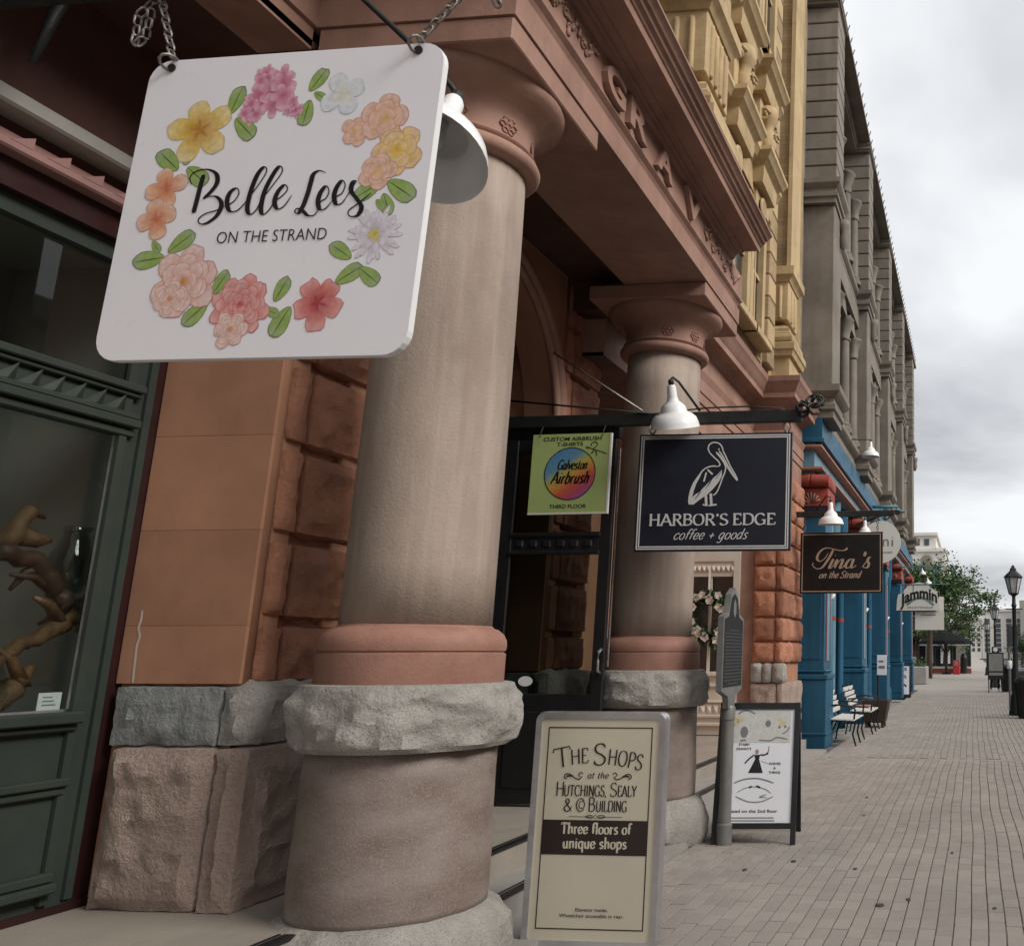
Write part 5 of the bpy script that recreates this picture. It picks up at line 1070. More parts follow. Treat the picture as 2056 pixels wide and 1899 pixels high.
# walking figure with cane: dark skirt, raised arm
g.add([(-0.02,-0.002,0.665),(0.012,-0.002,0.665),(0.05,-0.002,0.555),(-0.075,-0.002,0.555)], [(0,1,2,3)]); g.add([(-0.03,-0.0021,0.70),(0.02,-0.0021,0.70),(0.012,-0.0021,0.662),(-0.02,-0.0021,0.662)], [(0,1,2,3)])
g.ribbon([(-0.03,0.70),(-0.07,0.67),(-0.11,0.63)], 0.012, -0.002); g.ribbon([(0.02,0.70),(0.06,0.70),(0.09,0.72)], 0.012, -0.002); g.ribbon([(0.085,0.70),(0.095,0.77)], 0.005, -0.002, sm=False); g.ribbon([(0.03,0.65),(0.09,0.63)], 0.003, -0.002, sm=False)
TP('STABBY', -0.17, -0.07, 0.775, 0.018, -0.002, bold=0.02); TP("GRANNY'S", -0.19, -0.06, 0.74, 0.018, -0.002, bold=0.02); TP('KNIVES', 0.10, 0.20, 0.62, 0.018, -0.002, bold=0.02); TP('&', 0.14, 0.16, 0.585, 0.018, -0.002, bold=0.02); TP('THINGS', 0.10, 0.20, 0.55, 0.018, -0.002, bold=0.02)
g.ribbon([(-0.06,0.44),(-0.035,0.448)], 0.014, -0.002, sm=False); g.ribbon([(0.0,0.452),(0.035,0.44)], 0.014, -0.002, sm=False)
TP('Located on the 2nd floor', -0.265, 0.19, 0.245, 0.024, -0.002, bold=0.012)
obj('black_print', art(g), 'ink', A2, world=False)
g = MB(); g.ribbon([(-0.16,0.40),(-0.09,0.435),(0.0,0.445),(0.08,0.425),(0.13,0.395)], 0.006, -0.002); g.ribbon([(-0.17,0.37),(-0.06,0.33),(0.05,0.33),(0.15,0.37)], 0.008, -0.002); g.ribbon([(-0.19,0.475),(-0.10,0.505),(0.02,0.51),(0.15,0.475)], 0.01, -0.002); g.ribbon([(0.03,0.36),(0.09,0.385),(0.03,0.365),(0.10,0.36)], 0.005, -0.002)
g.ribbon([(-0.24,0.205),(0.16,0.205)], 0.008, -0.002, sm=False); g.ribbon([(-0.265,0.183),(0.17,0.183)], 0.008, -0.002, sm=False)
obj('grey_print', art(g), 'greyink', A2, world=False)
g = MB(); g.add([(-0.008+0.016*math.cos(t), -0.002, 0.725+0.02*math.sin(t)) for t in [k*math.pi/6 for k in range(12)]], [tuple(range(12))]); obj('printed_head', art(g), 'pinkplate', A2, world=False)
# ---- historical marker
H = thing('historical_marker', 'cast grey historical marker plaque on a round post beside the steps', 'marker', (-2.10, 7.76, 0))
g = MB(); g.lathe([(0.064,0.0),(0.064,0.16),(0.052,0.17),(0.052,1.0),(0.06,1.005),(0.06,1.10),(0.05,1.12)], 0, 0, 24); obj('post', g, 'pole', H, sm=40, world=False)
PLa = R(90.5)  # plaque turned nearly edge-on to the pavement
def plq(pts, t, off=0.0):
    g = MB(); g.prism(pts, 'y', -t/2, t/2); ca, sa = math.cos(PLa), math.sin(PLa); g.v = [(x*ca-(y+off)*sa, x*sa+(y+off)*ca, z) for (x, y, z) in g.v]; return g
hw = 0.34; pts = [(-0.10,1.10),(0.10,1.10),(0.13,1.20),(hw,1.25),(hw,1.86),(0.20,1.90),(0.15,1.98),(0.12,2.06),(0.0,2.12),(-0.12,2.06),(-0.15,1.98),(-0.20,1.90),(-hw,1.86),(-hw,1.25),(-0.13,1.20)]
obj('plaque', plq(pts, 0.05), 'pole', H, world=False)
obj('dark_panel', plq([(-hw+0.03,1.28),(hw-0.03,1.28),(hw-0.03,1.84),(0.17,1.87),(0.10,2.03),(0.0,2.07),(-0.10,2.03),(-0.17,1.87),(-hw+0.03,1.84)], 0.056), 'bronze', H, world=False)
for k in range(17):
    z = 1.30+k*0.028; wl = hw-0.06-(0.1 if k in (0, 16) else 0)
    obj('cast_text_line', plq([(-wl,z),(wl,z),(wl,z+0.011),(-wl,z+0.011)], 0.060), 'casttext', H, world=False)
obj('shield_emblem', plq([(0,1.86),(0.045,1.90),(0.04,1.98),(0,2.02),(-0.04,1.98),(-0.045,1.90)], 0.062), 'pole', H, world=False)
# ================================================================== display window contents
def drift(label, path, rads, m, nm='driftwood', seed=1):
    T = thing(nm, label, 'driftwood', path[0]); rnd = random.Random(seed); P = []; rr = []
    for i in range(len(path)-1):
        a, b = Vector(path[i]), Vector(path[i+1])
        for k in range(6):
            t = k/6; P.append(a.lerp(b, t)+Vector((rnd.gauss(0,.006), rnd.gauss(0,.006), rnd.gauss(0,.006)))); rr.append((rads[i]+(rads[i+1]-rads[i])*t)*rnd.uniform(.88,1.12))
    P.append(Vector(path[-1])); rr.append(rads[-1]*0.6); g = MB(); g.tube(P, rr, 10); obj('trunk', g, m, T, sm='all')
    for k in range(3):
        i = rnd.randrange(3, len(P)-3); g = MB(); e = P[i]+Vector((rnd.uniform(-.1,.1), rnd.uniform(-.25,.1), rnd.uniform(-.15,.15))); g.tube([P[i], P[i].lerp(e, .5)+Vector((0,0,.03)), e], [rr[i]*.7, rr[i]*.5, rr[i]*.2], 8); obj('branch', g, m, T, sm='all')
    return T
drift('pale driftwood branch sloping across the display window', [(-4.463,4.183,1.831),(-4.463,4.131,1.755),(-4.463,3.995,1.665),(-4.463,3.869,1.580),(-4.463,3.767,1.493)], [0.035,0.05,0.035,0.03,0.025], 'driftwood', seed=2)
drift('dark carved wooden limb leaning on the pale driftwood', [(-4.433,3.671,2.024),(-4.433,3.860,1.995),(-4.433,3.990,1.860),(-4.433,4.058,1.773)], [0.04,0.04,0.035,0.045], 'darkwood', 'carved_limb', 3)
drift('stubby tan driftwood piece on the display window floor', [(-4.463,3.787,1.309),(-4.463,3.893,1.406),(-4.463,3.970,1.502)], [0.045,0.05,0.02], 'driftwood', seed=4)
T = thing('carved_bird', 'small tan carved wooden bird on the dark limb in the display window', 'carving', (-4.463,3.796,2.063))
g = MB(); g.tube([(-4.463,3.709,2.053),(-4.463,3.767,2.101),(-4.463,3.787,2.179),(-4.463,3.821,2.227),(-4.463,3.850,2.222)], [0.035,0.05,0.032,0.035,0.02], 12); obj('body', g, 'driftwood', T, sm='all')
g = MB(); g.tube([(-4.463,3.840,2.227),(-4.463,3.893,2.203)], [0.025,0.006], 8); obj('beak', g, 'darkwood', T, sm='all')
g = MB(); g.tube([(-4.443,3.787,2.101),(-4.443,3.864,2.092),(-4.443,3.922,2.101)], [0.045,0.035,0.012], 8); obj('wing', g, 'driftwood', T, sm='all')
for (y, z, lb) in ((4.11,1.86,'clear glass vase standing on driftwood near the window frame'),(3.80,1.24,'clear glass vase on the display window floor')):
    T = thing('glass_vase', lb, 'vase', (-4.52, y, z)); g = MB(); g.lathe([(0.05,0),(0.09,0.05),(0.11,0.14),(0.07,0.24),(0.05,0.30),(0.07,0.33),(0.062,0.33),(0.042,0.30),(0.062,0.24),(0.10,0.14),(0.08,0.05),(0.0,0.02)], 0, 0, 20); obj('vase_body', g, 'glass', T, sm='all', world=False)
T = thing('label_card', 'small white printed card standing on the display window sill', 'card', (-4.385, 4.0, 1.29)); g = MB(); g.prism([(-0.055,0.0),(0.055,0.0),(0.055,0.09),(-0.055,0.09)], 'x', -0.004, 0.0); obj('card', g, 'signwhite', T, world=False)
g = MB()
for k in range(3): g.box(0.0005, 0.0015, -0.035, 0.03-0.01*k, 0.03+k*0.018, 0.036+k*0.018)
obj('print_lines', g, 'greyink', T, world=False)
# hanging iron rod end at the upper left of the recess
T = thing('hanging_bracket', 'dark iron hook rod hanging under the recess ceiling', 'bracket', (-3.95, 3.1, 4.2)); g = MB(); g.tube([(-3.95,3.16,4.68),(-3.95,3.14,4.5),(-3.95,3.12,4.42),(-3.96,3.10,4.3),(-3.98,3.07,4.05)], [0.02,0.02,0.035,0.025,0.015], 8); obj('rod', g, 'iron', T, sm='all')
# ---- wreath on the white window
T = thing('wreath', 'round green wreath with white blossoms hung on the white shop window', 'wreath', (-3.97, 13.33, 2.08)); rnd = random.Random(8); g = MB(); p = MB()
for k in range(1100):
    a = rnd.uniform(0, 6.28); r = rnd.gauss(0.31, 0.05); c0 = Vector((r*math.cos(a), rnd.uniform(-.06,.03), r*math.sin(a))); u = Vector((rnd.gauss(0,1), rnd.gauss(0,1), rnd.gauss(0,1))).normalized()*0.09; w_ = u.cross(Vector((rnd.gauss(0,1), rnd.gauss(0,1), 1))).normalized()*0.02
    g.add([c0, c0+u*.5+w_, c0+u, c0+u*.5-w_], [(0,1,2,3)])
obj('foliage', g, 'leaf2', T, world=False)
for k in range(34):
    a = rnd.uniform(0, 6.28); r = rnd.gauss(0.31, 0.045); c0 = Vector((r*math.cos(a), -0.07, r*math.sin(a)))
    q = MB()
    for j in range(5):
        b = j*1.257+a; e0 = c0+Vector((0.068*math.cos(b), -0.01, 0.068*math.sin(b))); s_ = Vector((-math.sin(b), 0, math.cos(b)))*0.03; m_ = c0.lerp(e0, .6); q.add([c0, m_+s_, e0, m_-s_], [(0,1,2,3)])
    obj('blossom', q, 'petal', T, world=False)
g = MB(); g.box(-0.012, 0.012, 0.0, 0.01, 0.3, 0.75); obj('ribbon', g, 'white', T, world=False)
# ================================================================== blue shopfront building with grey upper storeys
Q = thing('row_building', 'grey stucco three storey building with a blue painted shopfront at street level', 'building', (-4, 27, 0))
FX = -2.42; Y0, Y1 = 15.2, 39.0
piers = [15.25, 20.55, 26.0, 31.4, 36.9]; PWD = 0.85
g = MB(); g.box(-9, FX-0.62, Y0+0.1, Y1, 5.6, 13.9); obj('upper_wall', g, 'grey', Q)
g = MB(); g.box(-9, -3.0, Y0-0.3, Y0+0.15, 0.0, 13.9); obj('end_wall', g, 'grey', Q)
def engaged(y, z0, z1, x, r, par):
    g = MB(); g.lathe([(r*1.5,z0),(r*1.5,z0+0.1),(r*1.2,z0+0.14),(r*1.3,z0+0.2),(r,z0+0.24),(r*0.88,z1-0.5)], x, y, 18); c = obj('engaged_column', g, 'grey', par, sm=40)
    g = MB(); g.lathe([(r*0.95,z1-0.5),(r*1.1,z1-0.47),(r*0.95,z1-0.43),(r*1.0,z1-0.3),(r*1.25,z1-0.2),(r*1.6,z1-0.06),(r*1.7,z1-0.04),(r*1.7,z1)], x, y, 18, rf(y+z0, r*0.25, 12)); obj('capital', g, 'grey', c, sm=60)
    return c
for k, py in enumerate(piers):
    g = MB(); g.cbox(-3.2, FX+0.0, py, py+PWD, 6.18, 9.74, 0.02); p = obj('pier', g, 'grey', Q)
    for q in range(11):
        z = 10.22+q*0.338
        g = MB(); g.cbox(-3.2, FX+0.03, py-0.01, py+PWD+0.01, z, z+0.312, 0.014); obj('rusticated_block', g, 'grey', p)
    g = MB(); g.box(-3.2, FX-0.02, py+0.03, py+PWD-0.03, 10.1, 13.95); obj('pier_core', g, 'darkgranite', p)
    # carved console under the cornice break
    g = MB(); g.lathe([(0.0,9.15),(0.05,9.2),(0.09,9.35),(0.07,9.5),(0.11,9.62),(0.12,9.74)], FX+0.06, py+PWD-0.15, 12, rf(k, 0.03, 14)); obj('console', g, 'grey', p, sm='all')
bp_ = []
def breaks(d0, d1, z):
    pth = [(FX-0.6, Y0-0.05)] if False else []
    for py in piers: pth += [(FX+d0, py-0.08), (FX+d1, py-0.08), (FX+d1, py+PWD+0.08), (FX+d0, py+PWD+0.08)]
    return [(-3.1, Y0-0.04)]+[(FX+d1, Y0-0.04)]+pth[2:]+[(FX+d0, Y1)]
for (zb, hh, out) in ((5.62, 0.58, 0.14), (9.74, 0.46, 0.10), (13.95, 0.22, 0.06)):
    pr = [(-0.4,zb),(0.01,zb),(0.01,zb+hh*0.2),(0.05,zb+hh*0.26),(0.05,zb+hh*0.42),(0.02,zb+hh*0.47),(0.02,zb+hh*0.6),(out*.7,zb+hh*0.7),(out,zb+hh*0.8),(out,zb+hh),(-0.4,zb+hh+0.03)]
    g = MB(); g.sweep(breaks(-0.30, 0.02, zb), pr); obj('cornice', g, 'grey', Q, sm=20)
g = MB(); g.box(-9, FX+0.06, Y0-0.1, Y1, 14.18, 14.26); obj('roof', g, 'grey', Q)
for k in range(60):   # little spikes along the roof edge
    y = Y0+k*0.39; g = MB(); g.tube([(FX+0.05, y, 14.25), (FX+0.09, y, 14.38)], 0.012, 4); obj('bird_spike', g, 'iron', Q)
# windows in the bays, arched heads on top storey, columns between
for py in piers[:4]+[36.9]:
    b0, b1 = py+PWD, min(py+5.35, Y1)
    if b1-b0 < 1.5: continue
    n = 3 if b1-b0 > 3 else 1; wdt = (b1-b0)/n
    for q in range(n):
        y0 = b0+q*wdt+0.32; y1 = b0+(q+1)*wdt-0.32
        for (z0, z1) in ((6.45, 8.9), (10.5, 12.5)):
            g = MB(); g.box(FX-0.66, FX-0.60, y0, y1, z0, z1); w = obj('window', g, 'darkglass', Q)
            g = MB(); g.box(FX-0.62, FX-0.50, y0-0.07, y0, z0, z1); g.box(FX-0.62, FX-0.50, y1, y1+0.07, z0, z1); g.box(FX-0.62, FX-0.56, (y0+y1)/2-0.03, (y0+y1)/2+0.03, z0, z1); g.box(FX-0.62, FX-0.55, y0, y1, (z0+z1)/2-0.03, (z0+z1)/2+0.03); obj('frame', g, 'grey', w)
            g = MB(); g.cbox(FX-0.62, FX-0.32, y0-0.1, y1+0.1, z0-0.16, z0-0.01, 0.02); obj('sill', g, 'grey', w)
            yc = (y0+y1)/2; r = (y1-y0)/2+0.05
            if z0 > 10:
                g = MB(); g.tube([(FX-0.50, yc-r*math.cos(t), z1+r*math.sin(t)*1.0) for t in [math.pi*i/14 for i in range(15)]], 0.085, 8); obj('arch_hood', g, 'grey', w, sm='all')
                g = MB(); g.add([(FX-0.605, yc, z1)]+[(FX-0.605, yc-r*math.cos(t), z1+r*math.sin(t)) for t in [math.pi*i/14 for i in range(15)]], [(0, i+1, i+2) for i in range(14)]); obj('arch_pane', g, 'darkglass', w)
            else:
                g = MB(); g.add([(FX-0.6,y0-0.25,z1+0.05),(FX-0.6,y1+0.25,z1+0.05),(FX-0.6,yc,z1+0.62),(FX-0.28,y0-0.25,z1+0.05),(FX-0.28,y1+0.25,z1+0.05),(FX-0.28,yc,z1+0.62)],[(0,1,2),(3,4,5),(0,1,4,3),(1,2,5,4),(2,0,3,5)]); obj('pediment', g, 'grey', w)
    for q in range(n+1):
        y = b0+q*wdt
        for (z0, z1) in ((6.3, 8.95), (10.35, 12.55)):
            engaged(y+(0.14 if q == 0 else -0.14 if q == n else 0), z0, z1, FX-0.36, 0.13, Q)
    g = MB(); g.box(FX-0.62, FX-0.22, b0, b1, 9.28, 9.74); obj('band', g, 'grey', Q)
    g = MB(); g.box(FX-0.62, FX-0.25, b0, b1, 6.18, 6.30); obj('band', g, 'grey', Q)
# ---- street level, blue
g = MB(); g.box(-9, -3.95, Y0, Y1, 0, 5.7); obj('shop_wall', g, 'blue', Q)
g = MB(); g.sweep([(-3.1, Y0-0.03), (-2.60, Y0-0.03), (-2.60, Y1)], [(-1.4,5.18),(0.06,5.18),(0.06,5.24),(0.02,5.26),(0.02,5.62),(-1.4,5.62)]); obj('blue_fascia', g, 'blue', Q)
g = MB(); g.sweep([(-3.0, Y0), (-2.72, Y0), (-2.72, Y1)], [(-1.2,4.62),(0.0,4.62),(0.0,5.18),(-1.2,5.18)]); obj('frieze', g, 'bluelight', Q)
for z, d in ((5.06, 0.08), (4.66, 0.10)):
    g = MB(); g.sweep([(-3.05, Y0-0.02), (-2.66, Y0-0.02), (-2.66, Y1)], [(-0.3,z),(d*.4,z),(d,z+0.03),(d,z+0.07),(-0.3,z+0.08)]); obj('red_moulding', g, 'terra', Q)
for k, py in enumerate(piers):
    x1 = -2.50
    g = MB(); g.cbox(-3.0, x1, py-0.05, py+0.62, 0.0, 4.62, 0.012); p = obj('pilaster', g, 'blue', Q)
    g = MB(); g.cbox(-3.01, x1+0.05, py-0.10, py+0.67, 0.0, 1.12, 0.015); obj('plinth', g, 'blue', p)
    for (a, b, d) in ((1.12,1.20,0.07),(1.24,1.27,0.04),(0.22,0.26,0.065)):
        g = MB(); g.cbox(-3.01, x1+d, py-0.05-d, py+0.62+d, a, b, 0.01); obj('moulding', g, 'blue', p)
    g = MB(); g.cbox(-2.93, x1-0.06, py-0.062, py-0.048, 1.45, 3.6, 0.004); obj('sunk_panel', g, 'blue', p)
    g = MB(); g.cbox(x1-0.005, x1+0.012, py+0.12, py+0.42, 1.42, 3.5, 0.004); obj('pale_panel', g, 'bluelight', p)
    for (q0, q1) in ((py+0.09, py+0.115), (py+0.425, py+0.45)):
        g = MB(); g.box(x1+0.001, x1+0.016, q0, q1, 1.40, 3.52); obj('red_line', g, 'redpaint', p)
    g = MB(); g.cbox(-3.01, x1+0.05, py-0.10, py+0.67, 3.90, 4.03, 0.012); obj('neck_band', g, 'navy', p)
    # red terracotta bracket: roll above, palmette below
    g = MB(); g.cbox(-3.0, x1+0.04, py-0.09, py+0.66, 4.04, 4.36, 0.012); br = obj('red_capital', g, 'redpaint', p)
    g = MB(); g.tube([(-3.0, py-0.12, 4.48), (-2.78, py-0.13, 4.49), (-2.76, py-0.12, 4.485), (-2.74, py-0.13, 4.49), (x1+0.06, py-0.12, 4.48)], [0.10,0.115,0.095,0.115,0.10], 12); g.cbox(-3.0, x1+0.06, py-0.08, py+0.66, 4.37, 4.60, 0.02); obj('roll', g, 'redpaint', br, sm=50)
    g = MB()
    for j in range(7):
        a = R(20+j*23.3); g.tube([(-2.76+0.03*math.cos(a), py-0.095, 4.09+0.03*math.sin(a)), (-2.76+0.17*math.cos(a), py-0.105, 4.09+0.2*math.sin(a))], [0.012, 0.022], 6)
    obj('palmette', g, 'terra', br, sm='all')
    if k < 4:
        # recessed shop bay: pipes, thin iron columns, glazing
        b0, b1 = py+0.7, piers[k+1]-0.1
        g = MB(); g.box(-3.9, -3.8, b0, b1, 0.75, 3.9); sg = obj('shop_window', g, 'darkglass', Q)
        g = MB(); g.box(-3.92, -3.74, b0, b1, 0.0, 0.75); g.box(-3.92, -3.74, b0, b1, 3.9, 4.7)
        nq = 4
        for j in range(nq+1):
            y = b0+(b1-b0)*j/nq; g.box(-3.9, -3.72, y-0.05, y+0.05, 0.74, 3.91)
        obj('frame', g, 'blue', sg)
        for j in range(1, 4):
            y = b0+(b1-b0)*j/4; g = MB(); g.lathe([(0.14,0.0),(0.14,0.35),(0.10,0.42),(0.085,0.5),(0.08,3.5),(0.11,3.6),(0.13,3.9),(0.16,4.0),(0.16,4.62)], -2.85, y, 18); obj('iron_column', g, 'blue' if j % 2 else 'bluelight', Q, sm=40)
            g = MB(); g.lathe([(0.083,2.2),(0.087,2.2),(0.087,2.28),(0.083,2.28)], -2.85, y, 18); obj('column_band', g, 'redpaint', Q)
        for yy in (b0+0.25, b0+0.62):
            g = MB(); g.tube([(-2.63, yy, 0.0), (-2.63, yy, 4.6)], 0.045, 10); obj('downpipe', g, 'bluelight' if yy > b0+.5 else 'blue', Q, sm='all')
        g = MB(); g.tube([(-2.60, b0+0.25, 2.55), (-2.54, b0+0.25, 2.5), (-2.50, b0+0.25, 2.6)], 0.03, 8); obj('pipe_spout', g, 'white', Q, sm='all')
# teal scroll bracket higher on the front
T = thing('sign_bracket', 'teal scrolled iron arm projecting over the oval sign', 'bracket', (-2.7, 23, 5.3))
g = MB(); g.tube([(-2.72,23,5.28),(-1.90,23,5.28)], 0.04, 8); obj('arm', g, 'teal', T, sm='all')
g = MB(); g.tube([(-2.2+0.14*math.cos(t*.5)*(1-t*.03), 23, 5.06+0.16*math.sin(t*.5)*(1-t*.03)) for t in range(18)], 0.025, 6); g.tube([(-2.7,23,4.7),(-2.5,23,4.95),(-2.3,23,5.24)], 0.03, 6); obj('scroll', g, 'teal', T, sm='all')
g = MB(); g.lathe([(0.0,0.1),(0.03,0.09),(0.06,0.04),(0.2,0.0),(0.2,-0.02)], -1.9, 23, 16); g.v = [(x,y,z+5.15) for x,y,z in g.v]; obj('shade', g, 'bluelight', T, sm='all')
# oval white sign
OY = 20.0
O = thing('hanging_sign', 'pale oval sign half hidden behind the dark script sign', 'sign', (-2.03, OY, 4.0))
g = MB(); g.prism([(0.44*math.cos(t), 0.48*math.sin(t)) for t in [k*math.pi/20 for k in range(40)]], 'y', 0, 0.04); obj('board', g, 'creamboard', O, world=False)
g = MB(); stroke_text(g, 'ni', 0.02, 0.30, -0.10, 0.24, 0.14, 0.09, -0.004); obj('lettering', g, 'greyink', O, world=False)
g = MB(); g.ribbon([(0.02,-0.24),(0.26,-0.24)], 0.02, -0.004, sm=False); obj('small_lettering', g, 'greyink', O, world=False)
T = thing('sign_bracket', 'dark carved arm holding the pale oval sign', 'bracket', (-2.6, OY, 4.6)); g = MB(); g.cbox(-2.7, -1.6, OY, OY+0.06, 4.62, 4.72, 0.01); g.tube([(-2.6,OY+.03,4.4),(-2.3,OY+.03,4.5),(-2.0,OY+.03,4.62)], 0.03, 6); g.tube([(-2.35,OY+.02,4.62),(-2.35,OY+.02,4.46)], 0.015, 6); g.tube([(-1.95,OY+.02,4.62),(-1.95,OY+.02,4.46)], 0.015, 6); obj('arm', g, 'iron', T)
# arched cream sign with heavy black name
JY = 30.6
J = thing('hanging_sign', 'cream arched-top sign with heavy black arched lettering and green hill drawing', 'sign', (-1.74, JY, 3.38))
k = JY/22.5
pts = [(-0.62*k,-0.32*k),(0.62*k,-0.32*k) if False else (0.46*k,-0.32*k),(0.46*k,0.12*k),(0.30*k,0.20*k),(0.16*k,0.33*k),(-0.05*k,0.38*k),(-0.26*k,0.33*k),(-0.40*k,0.22*k),(-0.46*k,0.10*k),(-0.57*k,0.08*k),(-0.60*k,-0.05*k)]
g = MB(); g.prism(pts, 'y', 0, 0.05); obj('board', g, 'creamboard', J, world=False)
g = MB(); text(g, "Jammin'", -0.52*k, 0.46*k, -0.18*k, 0.27*k, -0.006, bold=0.035, fn=lambda x, z: (x, z+0.16*k-0.75*(x/k)**2*k)); obj('bold_lettering', g, 'ink', J, world=False)
g = MB(); g.ribbon([(-0.36*k,-0.19*k),(-0.2*k,-0.06*k),(0.0,-0.01*k),(0.16*k,-0.07*k),(0.32*k,-0.20*k)], 0.09, -0.004); obj('hill_drawing', g, mat('grey_green_print', (0.22,0.30,0.27), (0.12,0.20,0.17), 20, 0.5), J, world=False)
g = MB(); text(g, 'SPORTSWEAR', -0.34*k, 0.30*k, -0.275*k, 0.05*k, -0.004, bold=0.01); obj('small_lettering', g, 'greyink', J, world=False)
g = MB(); g.ribbon([(-0.60*k,-0.335*k),(0.36*k,-0.335*k)], 0.035, -0.003, sm=False); obj('lower_edge', g, 'ink', J, world=False)
g = MB(); g.prism([(-0.16*k,-0.98*k+0.25),(0.56*k,-0.98*k+0.25),(0.56*k,0.02*k),(-0.16*k,0.02*k)], 'y', 0.10, 0.14); obj('lower_board', g, 'creamboard', J, world=False)
g = MB(); text(g, 'EST 1984', 0.0, 0.36*k, -0.42*k, 0.04*k, 0.095) if False else g.ribbon([(-0.02,-0.43*k),(0.36*k,-0.43*k)], 0.03, 0.095, sm=False); obj('print_line', g, 'greyink', J, world=False)
T = thing('sign_bracket', 'thin teal arm holding the arched cream sign', 'bracket', (-2.5, JY, 3.9)); g = MB(); g.tube([(-2.55,JY,3.82),(-0.75,JY,3.82)], 0.02, 6); g.tube([(-2.55,JY,4.42),(-0.8,JY,4.42)], 0.02, 6); g.tube([(-1.3,JY,4.42),(-1.3,JY,3.82)], 0.015, 6); g.tube([(-2.0,JY,3.82),(-2.0,JY,3.6)], 0.012, 6); g.tube([(-1.4,JY,3.82),(-1.4,JY,3.65)], 0.012, 6); obj('arm', g, 'teal', T)
# ================================================================== benches, planter, small board
def bench():
    Bn = thing('bench', 'x', 'bench', (0,0,0), 0, 'iron benches against the blue front')
    # faces +X, length along y
    L = 1.35
    for q in range(5):
        g = MB(); g.cbox(-0.02+q*0.085, 0.05+q*0.085, -L/2, L/2, 0.43-0.004*q, 0.455-0.004*q, 0.005); obj('seat_slat', g, 'slat', Bn, world=False)
    for q in range(4):
        z = 0.52+q*0.095; x = -0.06-q*0.035; g = MB(); g.cbox(x-0.012, x+0.012, -L/2, L/2, z, z+0.08, 0.005); obj('back_slat', g, 'slat', Bn, world=False)
    for y in (-L/2+0.06, 0.0, L/2-0.06):
        g = MB(); g.tube([(0.42,y,0.0),(0.40,y,0.05),(0.36,y,0.2),(0.40,y,0.36),(0.38,y,0.42),(0.0,y,0.42),(-0.06,y,0.5),(-0.19,y,0.93)], 0.016, 6); g.tube([(-0.12,y,0.0),(-0.08,y,0.2),(0.02,y,0.42)], 0.016, 6); obj('iron_leg', g, 'iron', Bn, sm='all', world=False)
        if y: g = MB(); g.tube([(-0.11,y,0.66),(0.1,y,0.68),(0.34,y,0.66),(0.40,y,0.60),(0.38,y,0.44)], 0.016, 6); obj('armrest', g, 'iron', Bn, sm='all', world=False)
    return Bn
bn = bench(); bn.location = (-2.44, 16.35, 0); bn['label'] = 'white slatted iron bench beside the first blue pilaster'
b2n = dup(bn); b2n.location = (-2.40, 18.6, 0); b2n['label'] = 'white slatted iron bench with a pink plate on its seat'
T = thing('plate', 'round pink plate lying on the bench seat', 'plate', (-2.28, 18.95, 0.46)); g = MB(); g.lathe([(0.0,0.0),(0.10,0.0),(0.19,0.03),(0.185,0.035),(0.10,0.01),(0.0,0.01)], 0, 0, 24); obj('dish', g, 'pinkplate', T, sm='all', world=False)
T = thing('planter_box', 'dark brown tapered wicker planter at the end of the bench', 'planter', (-2.12, 19.75, 0)); g = MB()
g.add([(-0.22,-0.25,0.12),(0.22,-0.25,0.12),(0.22,0.25,0.12),(-0.22,0.25,0.12),(-0.30,-0.34,0.56),(0.30,-0.34,0.56),(0.30,0.34,0.56),(-0.30,0.34,0.56),(-0.26,-0.30,0.56),(0.26,-0.30,0.56),(0.26,0.30,0.56),(-0.26,0.30,0.56),(-0.2,-0.22,0.3),(0.2,-0.22,0.3),(0.2,0.22,0.3),(-0.2,0.22,0.3)],[(3,2,1,0),(0,1,5,4),(1,2,6,5),(2,3,7,6),(3,0,4,7),(4,5,9,8),(5,6,10,9),(6,7,11,10),(7,4,8,11),(8,9,13,12),(9,10,14,13),(10,11,15,14),(11,8,12,15),(12,13,14,15)]); obj('tub', g, 'brownpot', T, world=False)
for (x, y) in ((-.17,-.2),(.17,-.2),(.17,.2),(-.17,.2)): g = MB(); g.cbox(x-.03, x+.03, y-.03, y+.03, 0, 0.13, .005); obj('foot', g, 'brownpot', T, world=False)
T = thing('notice_stand', 'thin black stand with a small white notice between the benches', 'stand', (-2.2, 21.0, 0)); g = MB(); g.lathe([(0.14,0),(0.14,0.02),(0.02,0.03),(0.02,1.15)], 0, 0, 14); obj('pole', g, 'iron', T, world=False); g = MB(); g.cbox(-0.02, 0.2, -0.03, -0.01, 1.05, 1.5, 0.004); obj('notice', g, 'signwhite', T, world=False); g = MB(); g.box(0.02, 0.16, -0.034, -0.031, 1.2, 1.26); g.box(0.02, 0.13, -0.034, -0.031, 1.34, 1.38); obj('print', g, 'greyink', T, world=False)
# small white A-board by the far pilaster
T = thing('sidewalk_sign', 'white A-frame board with pink and black drawings by the far blue pilaster', 'sign', (-2.56, 32.3, 0))
g = MB()
for s_ in (1, -1): g.add([(-0.33,-0.22*s_,0.0),(0.33,-0.22*s_,0.0),(0.33,-0.02*s_,1.12),(-0.33,-0.02*s_,1.12),(-0.33,-0.19*s_,0.0),(0.33,-0.19*s_,0.0),(0.33,0.01*s_,1.12),(-0.33,0.01*s_,1.12)],[(0,1,2,3),(4,5,6,7),(0,1,5,4),(1,2,6,5),(2,3,7,6),(3,0,4,7)])
obj('frame', g, 'black', T, world=False)
def aq(x, z, o): return (x, -0.22+0.2*z/1.12-o, z)
g = MB(); g.add([aq(-0.29,0.12,.006),aq(0.29,0.12,.006),aq(0.29,1.08,.006),aq(-0.29,1.08,.006)],[(0,1,2,3)]); obj('poster', g, 'signwhite', T, world=False)
